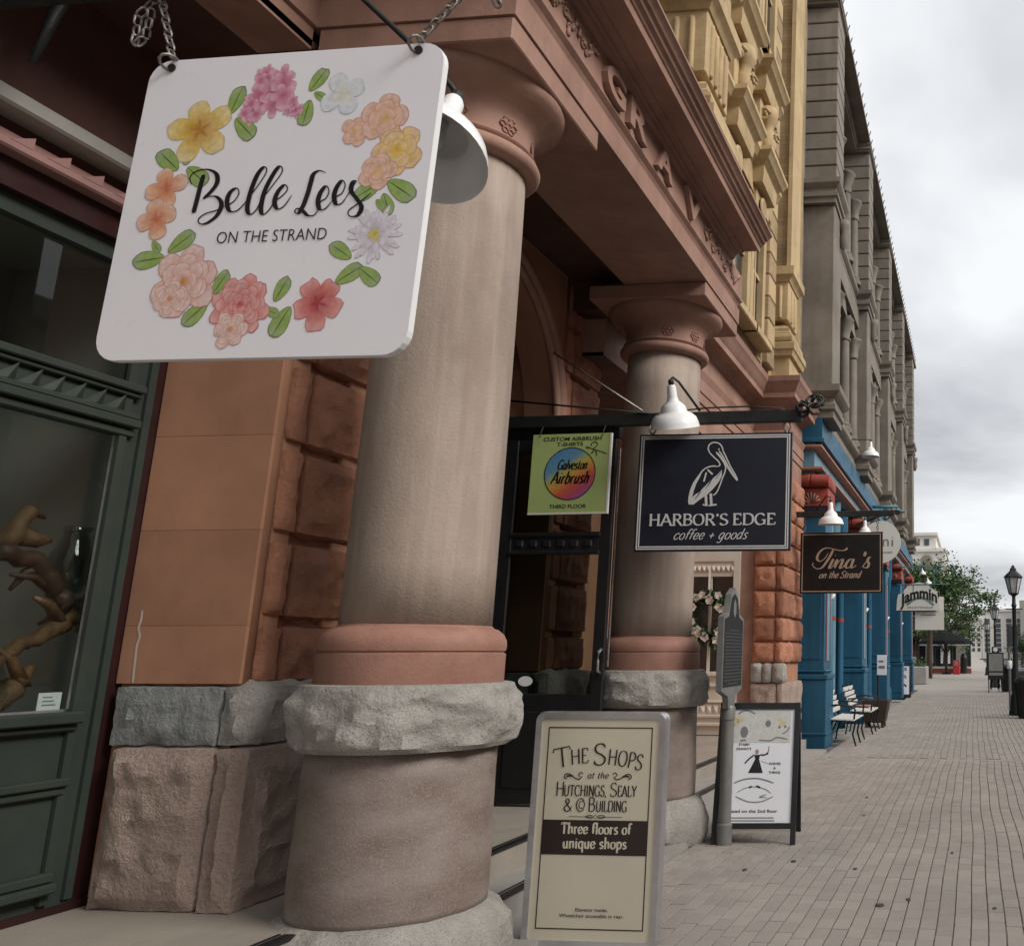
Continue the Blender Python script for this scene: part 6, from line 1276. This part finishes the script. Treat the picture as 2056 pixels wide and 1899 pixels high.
g = MB(); text(g, 'SNACK', -0.20, 0.22, 0.93, 0.10, -0.0, bold=0.03); g.ribbon([(-0.2,0.35),(-0.1,0.25),(0.0,0.30),(0.1,0.45),(0.2,0.38)], 0.05, 0); g.ribbon([(-0.18,0.45),(-0.08,0.50)], 0.05, 0, sm=False); g.v = [aq(x, z, .010-y) for x, y, z in g.v]; obj('black_print', g, 'ink', T, world=False)
g = MB(); g.ribbon([(-0.2,0.62),(-0.1,0.72),(0.0,0.68),(0.12,0.75),(0.18,0.66)], 0.07, 0); g.v = [aq(x, z, .010-y) for x, y, z in g.v]; obj('pink_print', g, 'pinkplate', T, world=False)
# ================================================================== street lamps
def street_lamp():
    L = thing('street_lamp', 'x', 'street lamp', (0,0,0), 0, 'lantern street lamps along the kerb')
    g = MB(); g.lathe([(0.20,0),(0.20,0.10),(0.17,0.14),(0.15,0.45),(0.11,0.55),(0.085,0.62),(0.075,0.9),(0.085,0.95),(0.07,1.0),(0.06,1.9),(0.052,2.7),(0.075,2.75),(0.05,2.8),(0.045,2.98)], 0, 0, 14); obj('post', g, 'iron', L, sm=40, world=False)
    g = MB(); g.tube([(-0.22,0,2.66),(0.22,0,2.66)], 0.015, 6); obj('ladder_bar', g, 'iron', L, world=False)
    g = MB(); g.lathe([(0.045,2.98),(0.09,3.02),(0.13,3.04),(0.13,3.06),(0.10,3.07)], 0, 0, 6); obj('collar', g, 'iron', L, world=False)
    g = MB(); g.lathe([(0.115,3.07),(0.21,3.46)], 0, 0, 6, caps=False); obj('lantern_glass', g, 'lampglass', L, world=False)
    for k in range(6):
        a = k*math.pi/3; g = MB(); g.tube([(0.12*math.cos(a),0.12*math.sin(a),3.06),(0.217*math.cos(a),0.217*math.sin(a),3.47)], 0.013, 5); obj('glazing_bar', g, 'iron', L, world=False)
    g = MB(); g.lathe([(0.24,3.46),(0.25,3.48),(0.19,3.55),(0.11,3.62),(0.08,3.66),(0.085,3.69),(0.055,3.72),(0.03,3.78),(0.0,3.80)], 0, 0, 6); obj('cap', g, 'iron', L, world=False)
    return L
lp = street_lamp(); lp.location = (1.06, 23.65, 0); lp['label'] = 'black lantern street lamp with a black bin at its foot'
l2_ = dup(lp); l2_.location = (0.98, 41.9, 0); l2_['label'] = 'black lantern street lamp beyond the menu board'
l3_ = dup(lp); l3_.location = (0.93, 63.5, 0); l3_['label'] = 'distant black lantern street lamp beside the awning'
def bin_(label, loc, s=1.0):
    T = thing('litter_bin', label, 'bin', loc); g = MB(); g.lathe([(0.22*s,0),(0.24*s,0.05),(0.28*s,0.82*s),(0.29*s,0.86*s)], 0, 0, 20); obj('drum', g, 'black', T, sm=40, world=False)
    for k in range(16): a = k*math.pi/8; g = MB(); g.tube([(0.245*s*math.cos(a),0.245*s*math.sin(a),0.06),(0.29*s*math.cos(a),0.29*s*math.sin(a),0.84*s)], 0.012, 4); obj('rib', g, 'iron', T, world=False)
    g = MB(); g.lathe([(0.30*s,0.86*s),(0.31*s,0.90*s),(0.24*s,0.98*s),(0.15*s,1.0*s),(0.14*s,0.9*s)], 0, 0, 20); obj('lid', g, 'black', T, sm=40, world=False)
bin_('black litter bin at the foot of the near street lamp', (1.28, 22.6, 0)); bin_('black litter bin beside the menu board', (1.36, 37.4, 0), 1.08)
T = thing('parking_sign', 'narrow grey post with a dark plate beside the near street lamp', 'sign', (1.0, 26.2, 0)); g = MB(); g.lathe([(0.04,0),(0.04,2.3)], 0, 0, 10); obj('post', g, 'pole', T, world=False); g = MB(); g.cbox(-0.02, 0.28, -0.06, -0.04, 1.75, 2.3, 0.004); obj('plate', g, 'cardark', T, world=False); g = MB(); g.lathe([(0.06,1.1),(0.075,1.13),(0.075,1.3),(0.06,1.33)], 0, 0, 12); obj('meter', g, 'signwhite', T, sm=40, world=False)
# menu board with round top
T = thing('menu_board', 'black framed board with a pale panel and a small round top on the kerb', 'sign', (0.86, 36.6, 0)); g = MB(); g.cbox(-0.32, 0.32, -0.03, 0.03, 0.50, 1.55, 0.01); g.prism([(-0.15,1.55),(0.15,1.55),(0.13,1.68),(0.0,1.75),(-0.13,1.68)], 'y', -0.028, 0.028); obj('board', g, 'black', T, world=False)
g = MB(); g.box(-0.27, 0.27, -0.036, -0.031, 0.83, 1.50); g.box(-0.27, 0.27, -0.036, -0.031, 0.66, 0.77); obj('panel', g, 'greypaint', T, world=False)
g = MB(); g.prism([(0.09*math.cos(t), 1.66+0.09*math.sin(t)) for t in [k*.3 for k in range(21)]], 'y', -0.035, -0.03); obj('round_badge', g, 'signwhite', T, world=False)
g = MB(); g.cbox(-0.31, -0.27, -0.02, 0.02, 0.0, 0.5, .004); g.cbox(0.22, 0.26, 0.0, 0.03, 0.0, 0.5, .004); obj('leg', g, 'black', T, world=False)
# ---- person standing behind the menu board
def person(loc, rz):
    P = thing('person', 'person in dark trousers and pale pink shirt walking behind the menu board', 'person', loc, rz)
    V = [(0,0,0.95),(0,0,1.12),(0,0.0,1.32),(0,0,1.46),(0,0.01,1.54),(0,0.015,1.62),(0,0.02,1.70),(0,0.015,1.77),
         (0.18,0,1.42),(0.24,0.06,1.16),(0.25,-0.08,0.93),(0.255,-0.11,0.84),(-0.18,0,1.42),(-0.24,-0.05,1.16),(-0.25,0.02,0.93),(-0.255,0.03,0.84),
         (0.10,0,0.90),(0.12,-0.10,0.50),(0.12,-0.06,0.09),(0.13,-0.20,0.04),(-0.10,0,0.90),(-0.11,0.10,0.50),(-0.11,0.24,0.12),(-0.11,0.14,0.05)]
    E_ = [(0,1),(1,2),(2,3),(3,4),(4,5),(5,6),(6,7),(3,8),(8,9),(9,10),(10,11),(3,12),(12,13),(13,14),(14,15),(0,16),(16,17),(17,18),(18,19),(0,20),(20,21),(21,22),(22,23)]
    rad = [(.16,.12),(.15,.11),(.17,.12),(.10,.08),(.06,.06),(.085,.095),(.085,.10),(.05,.06),(.07,.07),(.05,.05),(.038,.038),(.03,.045),(.07,.07),(.05,.05),(.038,.038),(.03,.045),(.095,.095),(.068,.068),(.045,.045),(.04,.03),(.095,.095),(.068,.068),(.045,.045),(.04,.03)]
    me = bpy.data.meshes.new('body'); me.from_pydata(V, E_, []); o = bpy.data.objects.new('body', me); col.objects.link(o)
    md = o.modifiers.new('s', 'SKIN'); sv = me.skin_vertices[0].data
    for i, r in enumerate(rad): sv[i].radius = r; sv[i].use_root = (i == 0)
    sd = o.modifiers.new('d', 'SUBSURF'); sd.levels = 1; sd.render_levels = 1
    bpy.context.view_layer.update(); me2 = bpy.data.meshes.new_from_object(o.evaluated_get(bpy.context.evaluated_depsgraph_get())); bpy.data.objects.remove(o)
    me2.materials.clear()
    for k in ('skin', 'cloth_pink', 'cloth_dark', 'carwhite'): me2.materials.append(M[k])
    for p in me2.polygons:
        c = p.center; p.use_smooth = True
        p.material_index = 3 if c.z < 0.10 else 2 if c.z < 0.97 and abs(c.x) < 0.215 else 1 if c.z < 1.50 and not (abs(c.x) > 0.20 and c.z < 1.15) else 0
    b = bpy.data.objects.new('body', me2); col.objects.link(b); b.parent = P
    g = MB(); g.lathe([(0.0,1.80),(0.06,1.79),(0.10,1.74),(0.108,1.68),(0.095,1.62)], 0, 0.03, 14); obj('hair', g, 'bark', P, sm='all', world=False)
    return P
person((0.84, 37.6, 0), 15)
# ================================================================== parked cars
def car(label, loc, paint, rz=0):
    K = thing('parked_car', label, 'car', loc, rz, 'cars parked along the kerb')
    # side profile (y along the street, z up)
    low = [(-2.15,0.38),(-2.2,0.62),(-2.1,0.82),(-1.3,0.95),(1.5,0.97),(2.05,0.9),(2.15,0.65),(2.1,0.36)]
    bm = bmesh.new(); ring = []
    for x, ins in ((-0.90,0.05),(-0.84,0.0),(0.84,0.0),(0.90,0.05)):
        ring.append([bm.verts.new((x, y*(1-ins*0.5), z-(0.04 if ins else 0)*(1 if z > .6 else -1))) for y, z in low])
    for a, b in zip(ring[:-1], ring[1:]):
        for i in range(len(low)): j = (i+1) % len(low); bm.faces.new((a[i], a[j], b[j], b[i]))
    bm.faces.new(ring[0][::-1]); bm.faces.new(ring[-1]); bm.verts.index_update()
    g = MB(); g.add([v.co[:] for v in bm.verts], [[v.index for v in f.verts] for f in bm.faces]); bm.free(); body = obj('body', g, paint, K, sm=35, world=False)
    cab = [(-1.15,0.94),(-0.55,1.42),(0.75,1.46),(1.55,0.96)]; g = MB(); v = [(x*(0.82 if z < 1 else 0.64), y, z) for x in (-1, 1) for y, z in cab]; g.add(v, [(0,1,2,3),(7,6,5,4),(0,4,5,1),(1,5,6,2),(2,6,7,3)]); obj('cabin_glass', g, 'darkglass', K, world=False)
    g = MB(); g.cbox(-0.64, 0.64, -0.52, 0.72, 1.43, 1.48, 0.015); obj('roof', g, paint, K, world=False)
    for s_ in (-1, 1):
        for (ya, za, yb, zb) in ((-1.15,.95,-.55,1.44),(0.1,.96,0.05,1.46),(0.75,1.46,1.55,.97)): g = MB(); g.tube([(s_*0.83,ya,za) if za < 1 else (s_*0.645,ya,za),(s_*0.645,yb,zb) if zb > 1 else (s_*0.83,yb,zb)], 0.03, 5); obj('pillar', g, paint, K, world=False)
        for yy in (-1.35, 1.35):
            g = MB(); g.lathe([(0.20,-0.1),(0.31,-0.1),(0.33,-0.07),(0.33,0.07),(0.31,0.1),(0.20,0.1)], 0, 0, 20); g.v = [(s_*0.80+z, yy+x, 0.33+y) for x, y, z in g.v]; w_ = obj('wheel', g, 'rubber', K, sm=40, world=False)
            g = MB(); g.lathe([(0.0,-0.09),(0.2,-0.09),(0.2,0.09),(0.0,0.09)], 0, 0, 16); g.v = [(s_*0.80+z, yy+x, 0.33+y) for x, y, z in g.v]; r_ = obj('rim', g, 'alu', w_, world=False)
        g = MB(); g.cbox(s_*0.62-0.14, s_*0.62+0.14, -2.19, -2.10, 0.68, 0.80, 0.02); obj('tail_light', g, 'redpaint', K, world=False)
    g = MB(); g.cbox(-0.8, 0.8, -2.24, -2.12, 0.40, 0.56, 0.02); obj('bumper', g, 'cardark', K, world=False)
    return K
car('white car parked at the kerb beyond the lamps', (3.95, 34.0, -0.14), 'carwhite', 45); car('dark car parked ahead of the white car', (3.95, 39.6, -0.14), 'cardark', 45); car('silver car parked further along the kerb', (3.95, 45.2, -0.14), 'carsilver', 45)
# ================================================================== plaza beyond the block
T = thing('stone_planter', 'pale stone planter with a low shrub at the corner of the blue building', 'planter', (-2.9, 46.5, 0)); g = MB(); g.cbox(-0.55, 0.55, -1.2, 1.2, 0, 0.85, 0.03); obj('box', g, 'concrete', T, world=False); rnd = random.Random(3)
g = MB()
for k in range(260):
    c0 = Vector((rnd.uniform(-.5,.5), rnd.uniform(-1.1,1.1), 0.85+abs(rnd.gauss(0,.15)))); u = Vector((rnd.gauss(0,1), rnd.gauss(0,1), rnd.gauss(0,1))).normalized()*0.12; w_ = u.cross(Vector((0.3,0.2,1))).normalized()*0.05; g.add([c0, c0+u*.5+w_, c0+u, c0+u*.5-w_], [(0,1,2,3)])
obj('foliage', g, 'leaf', T, world=False)
U = thing('umbrella', 'black patio umbrella open beside the awning', 'umbrella', (-2.0, 66.5, 0)); g = MB(); g.lathe([(0.35,0),(0.35,0.1),(0.10,0.14),(0.09,2.4)], 0, 0, 12); obj('pole', g, 'iron', U, world=False)
g = MB(); g.lathe([(2.0,2.15),(1.9,2.35),(1.0,2.78),(0.1,3.1),(0.0,3.15)], 0, 0, 8, caps=False); g.lathe([(1.98,2.13),(1.0,2.74),(0.0,3.1)], 0, 0, 8, caps=False); obj('canopy', g, 'canvas', U, world=False)
for k in range(8): a = k*math.pi/4; g = MB(); g.tube([(0.08*math.cos(a),0.08*math.sin(a),1.5),(1.0*math.cos(a),1.0*math.sin(a),2.68)], 0.03, 5); obj('rib', g, 'iron', U, world=False)
AW = thing('awning_building', 'dark green balcony awning building with posts across the plaza', 'building', (-6, 74, 0))
g = MB(); g.box(-14, -5.2, 76, 84, 0, 4.6); obj('wall', g, 'bark', AW)
g = MB(); g.cbox(-12, -0.1, 72, 79, 3.35, 3.7, 0.03); g.cbox(-12, 0.05, 71.8, 72.1, 3.2, 3.36, 0.02); obj('balcony_deck', g, mat('dark_green_paint', (0.035,0.045,0.035), None, 3, 0.6), AW)
for k in range(9):
    x = -11.5+k*1.4; g = MB(); g.lathe([(0.12,0.0),(0.09,0.2),(0.08,3.2)], x, 72.1, 10); obj('post', g, 'iron', AW)
for k in range(40):
    x = -11.8+k*0.3; g = MB(); g.box(x-0.02, x+0.02, 72.0, 72.04, 3.7, 4.5); obj('baluster', g, 'iron', AW)
g = MB(); g.box(-12, 0, 71.98, 72.06, 4.5, 4.58); obj('rail', g, 'iron', AW)
g = MB(); g.cbox(-3.6, -0.6, 71.6, 71.75, 2.75, 3.15, 0.03); sb = obj('name_board', g, 'farwhite', AW)
g = MB(); g.prism([(71.0,2.05),(71.0,2.45),(74.5,2.75),(74.5,2.4)], 'x', -4.2, -0.3); obj('awning', g, 'farwhite', AW)
g = MB(); g.box(-9, -0.4, 78, 78.3, 0, 3.3); obj('shop_glass', g, 'darkglass', AW)
for k in range(6): 
    g = MB(); g.box(-8+k*1.3, -7.2+k*1.3, 77.9, 78.0, 0.6, 2.2); obj('poster', g, ('signwhite','greypaint','pinkpaint','farwhite')[k % 4], AW)
T = thing('red_machine', 'small red upright box by the umbrella pole', 'box', (-1.25, 66.0, 0)); g = MB(); g.cbox(-0.25, 0.25, -0.25, 0.25, 0, 1.0, 0.04); obj('case', g, mat('signal_red', (0.45,0.03,0.035), None, 4, 0.4), T, world=False); g = MB(); g.cbox(-0.17, 0.12, -0.27, -0.24, 0.6, 0.92, 0.01); obj('panel', g, 'pinkpaint', T, world=False)
T = thing('low_wall', 'low red and white kerb wall in front of the awning', 'wall', (-4.0, 68.8, 0)); g = MB(); g.box(-7.6, -0.2, 68.6, 69.0, 0, 0.35); obj('base', g, mat('brick_red', (0.32,0.09,0.07), None, 4, 0.8), T); g = MB(); g.box(-7.6, -0.2, 68.55, 69.05, 0.35, 0.5); obj('coping', g, 'farwhite', T)
for k, (x, y, lb) in enumerate(((-4.8,67.0,'pale slatted crate in the stack beside the umbrella'),)):
    for j in range(4):
        T = thing('crate', lb, 'crate', (x+0.05*(j % 2), y, 0.42*j), 0, 'stacked pale crates'); g = MB(); g.cbox(-0.6, 0.6, -0.4, 0.4, 0.0, 0.08, 0.01); g.box(-0.6, 0.6, -0.4, -0.36, 0.1, 0.2); g.box(-0.6, 0.6, -0.4, -0.36, 0.24, 0.40); g.box(-0.6, -0.56, -0.36, 0.4, 0.08, 0.4); g.box(0.56, 0.6, -0.36, 0.4, 0.08, 0.4); obj('slats', g, 'farwhite' if j % 2 == 0 else 'bark', T, world=False)
T = thing('bollard', 'dark green bollard at the corner of the awning', 'bollard', (-0.75, 68.2, 0)); g = MB(); g.lathe([(0.25,0),(0.25,1.0),(0.27,1.05),(0.2,1.35),(0.1,1.45),(0,1.46)], 0, 0, 14); obj('shaft', g, 'black', T, sm=40, world=False)
# ---- tree: limbs and leaf clumps
def tree(label, loc, H, spread, seed, nclump=80, leaves=70, lsize=0.17, m='leaf', zlo=0.42):
    T = thing('street_tree', label, 'tree', loc); rnd = random.Random(seed); g = MB()
    g.tube([(0,0,0),(0.05,0.02,H*0.2),(0.1,-0.05,H*0.36),(0.0,0.0,H*0.5)], [0.22,0.18,0.15,0.12], 10); tips = []
    for k in range(16):
        a = rnd.uniform(0, 6.28); e_ = rnd.uniform(-0.15, 1.2); L = spread*rnd.uniform(.6,1.0); st = Vector((0.05,0,H*rnd.uniform(.36,.5))); en = st+Vector((math.cos(a)*math.cos(e_)*L, math.sin(a)*math.cos(e_)*L, math.sin(e_)*(H-st.z)*0.85)); mid = st.lerp(en, .5)+Vector((rnd.gauss(0,.2), rnd.gauss(0,.2), .25)); g.tube([st, mid, en], [0.08,0.05,0.02], 6); tips += [en, mid.lerp(en, .5)]
        for q in range(2): e2 = mid+Vector((rnd.gauss(0,1), rnd.gauss(0,1), rnd.uniform(0,.8)))*spread*.3; g.tube([mid, e2], [0.035,0.012], 5); tips.append(e2)
    obj('trunk', g, 'bark', T, sm='all', world=False); f = MB()
    for k in range(nclump):
        c0 = rnd.choice(tips)+Vector((rnd.gauss(0,.35), rnd.gauss(0,.35), rnd.gauss(0,.3))); cr_ = rnd.uniform(.25,.6)
        for q in range(leaves):
            d = Vector((rnd.gauss(0,1), rnd.gauss(0,1), rnd.gauss(0,.75)))*cr_*0.6; p0 = c0+d; u = Vector((rnd.gauss(0,1), rnd.gauss(0,1), rnd.gauss(0,.6))).normalized()*lsize; w_ = u.cross(Vector((rnd.gauss(0,.4), rnd.gauss(0,.4), 1))).normalized()*lsize*.35
            f.add([p0, p0+u*.5+w_, p0+u, p0+u*.5-w_], [(0,1,2,3)])
    obj('crown', f, m, T, world=False); return T
tree('spreading green tree in front of the pale tower', (-2.75, 56, 0), 7.9, 4.3, 1, 220, 70, 0.2)
tree('green tree reaching over the awning', (-5.8, 61, 0), 8.3, 3.9, 2, 190, 70, 0.2)
tree('darker green tree behind the arched cream sign', (-6.5, 52, 0), 7.6, 2.8, 5, 130, 70, 0.2)
tree('small dark green tree by the parked cars', (4.6, 88, 0), 3.6, 1.3, 4, 30, 50, 0.2, 'leaf2')
tree('low leafy tree filling the gap above the awning', (-2.2, 70.2, 0), 6.2, 3.2, 9, 90, 60, 0.2)
# ---- far buildings
def far_building(label, x0, x1, y, z1, nx, nz, depth, m, ww, wh, z0=0.0, skip=None):
    T = thing('far_building', label, 'building', ((x0+x1)/2, y, 0)); g = MB(); g.box(x0, x1, y, y+depth, z0, z1); obj('wall', g, m, T)
    dx_ = (x1-x0)/nx; dz_ = (z1-z0-3)/nz; pane = None
    for i in range(nx):
        for j in range(nz):
            if skip and skip(i, j): continue
            xc = x0+(i+.5)*dx_; zc_ = z0+1.5+(j+.5)*dz_
            g = MB(); g.box(xc-ww/2, xc+ww/2, y-0.05, y+0.02, zc_-wh/2, zc_+wh/2); obj('window', g, 'farglass', T)
    g = MB(); g.cbox(x0-0.3, x1+0.3, y-0.4, y+depth, z1, z1+0.8, 0.1); obj('parapet', g, m, T); return T
tw = far_building('tall pale office tower rising behind the trees', -40, -4.9, 165, 19.6, 11, 5, 20, 'farwhite', 1.7, 1.6)
g = MB(); g.box(-39.5, -6.6, 165.3, 184, 20.4, 22.6); at_ = obj('attic', g, 'farwhite', tw)
for k in range(16): g = MB(); g.box(-35+k*1.75, -34.1+k*1.75, 165.2, 165.35, 20.9, 22.1); obj('window', g, 'farglass', tw)
g = MB(); g.cbox(-40, -6.2, 164.8, 184, 22.6, 23.3, 0.1); obj('cornice', g, 'farwhite', tw)
g = MB(); g.lathe([(0.9,0),(1.1,0.1),(1.1,0.25),(0.9,0.3)], 0, 0, 20); g.v = [(-8.3+x, 164.9-z, 18.0+y) for x, y, z in g.v]; obj('round_ornament', g, 'grey', tw)
far_building('wide white hotel block with a grid of windows at the street end', 2.0, 40, 215, 10.8, 15, 7, 20, 'farwhite', 1.25, 0.95)
far_building('low white hotel wing beside the awning', -4.5, 1.9, 214, 8.8, 5, 5, 18, 'farwhite', 0.7, 0.8)
g = MB(); g.cbox(10.9, 12.3, 213, 215.2, 0, 13.4, 0.05); T = tag(obj('stair_tower', g, 'greypaint'), 'grey stair tower standing against the white hotel block', 'tower')

# ---- unseen other side of the street, added to cut light from the low sky
for (lb, y0, y1, hgt, mm_) in (('unseen red brown commercial block across the road from the portico', -22, 9, 12.5, 'rust'), ('unseen buff commercial block across the road from the blue shopfront', 9.2, 24, 11.0, 'buffbrick'), ('unseen grey commercial block across the road near the lamps', 24.2, 52, 12.0, 'grey')):
    T = thing('opposite_building', lb, 'building', (19, (y0+y1)/2, 0)); g = MB(); g.box(17, 27, y0, y1, -0.1, hgt); obj('wall', g, mm_, T)
    g = MB(); g.cbox(16.6, 17.1, y0, y1, hgt-0.5, hgt+0.2, 0.05); obj('cornice', g, 'grey', T)
    k = y0+1.5
    while k < y1-1.5:
        for (a, b) in ((0.3, 3.4), (4.8, 7.2), (8.4, 10.6)):
            g = MB(); g.box(16.95, 17.02, k-0.7, k+0.7, a, b); obj('window', g, 'farglass', T)
        k += 2.9
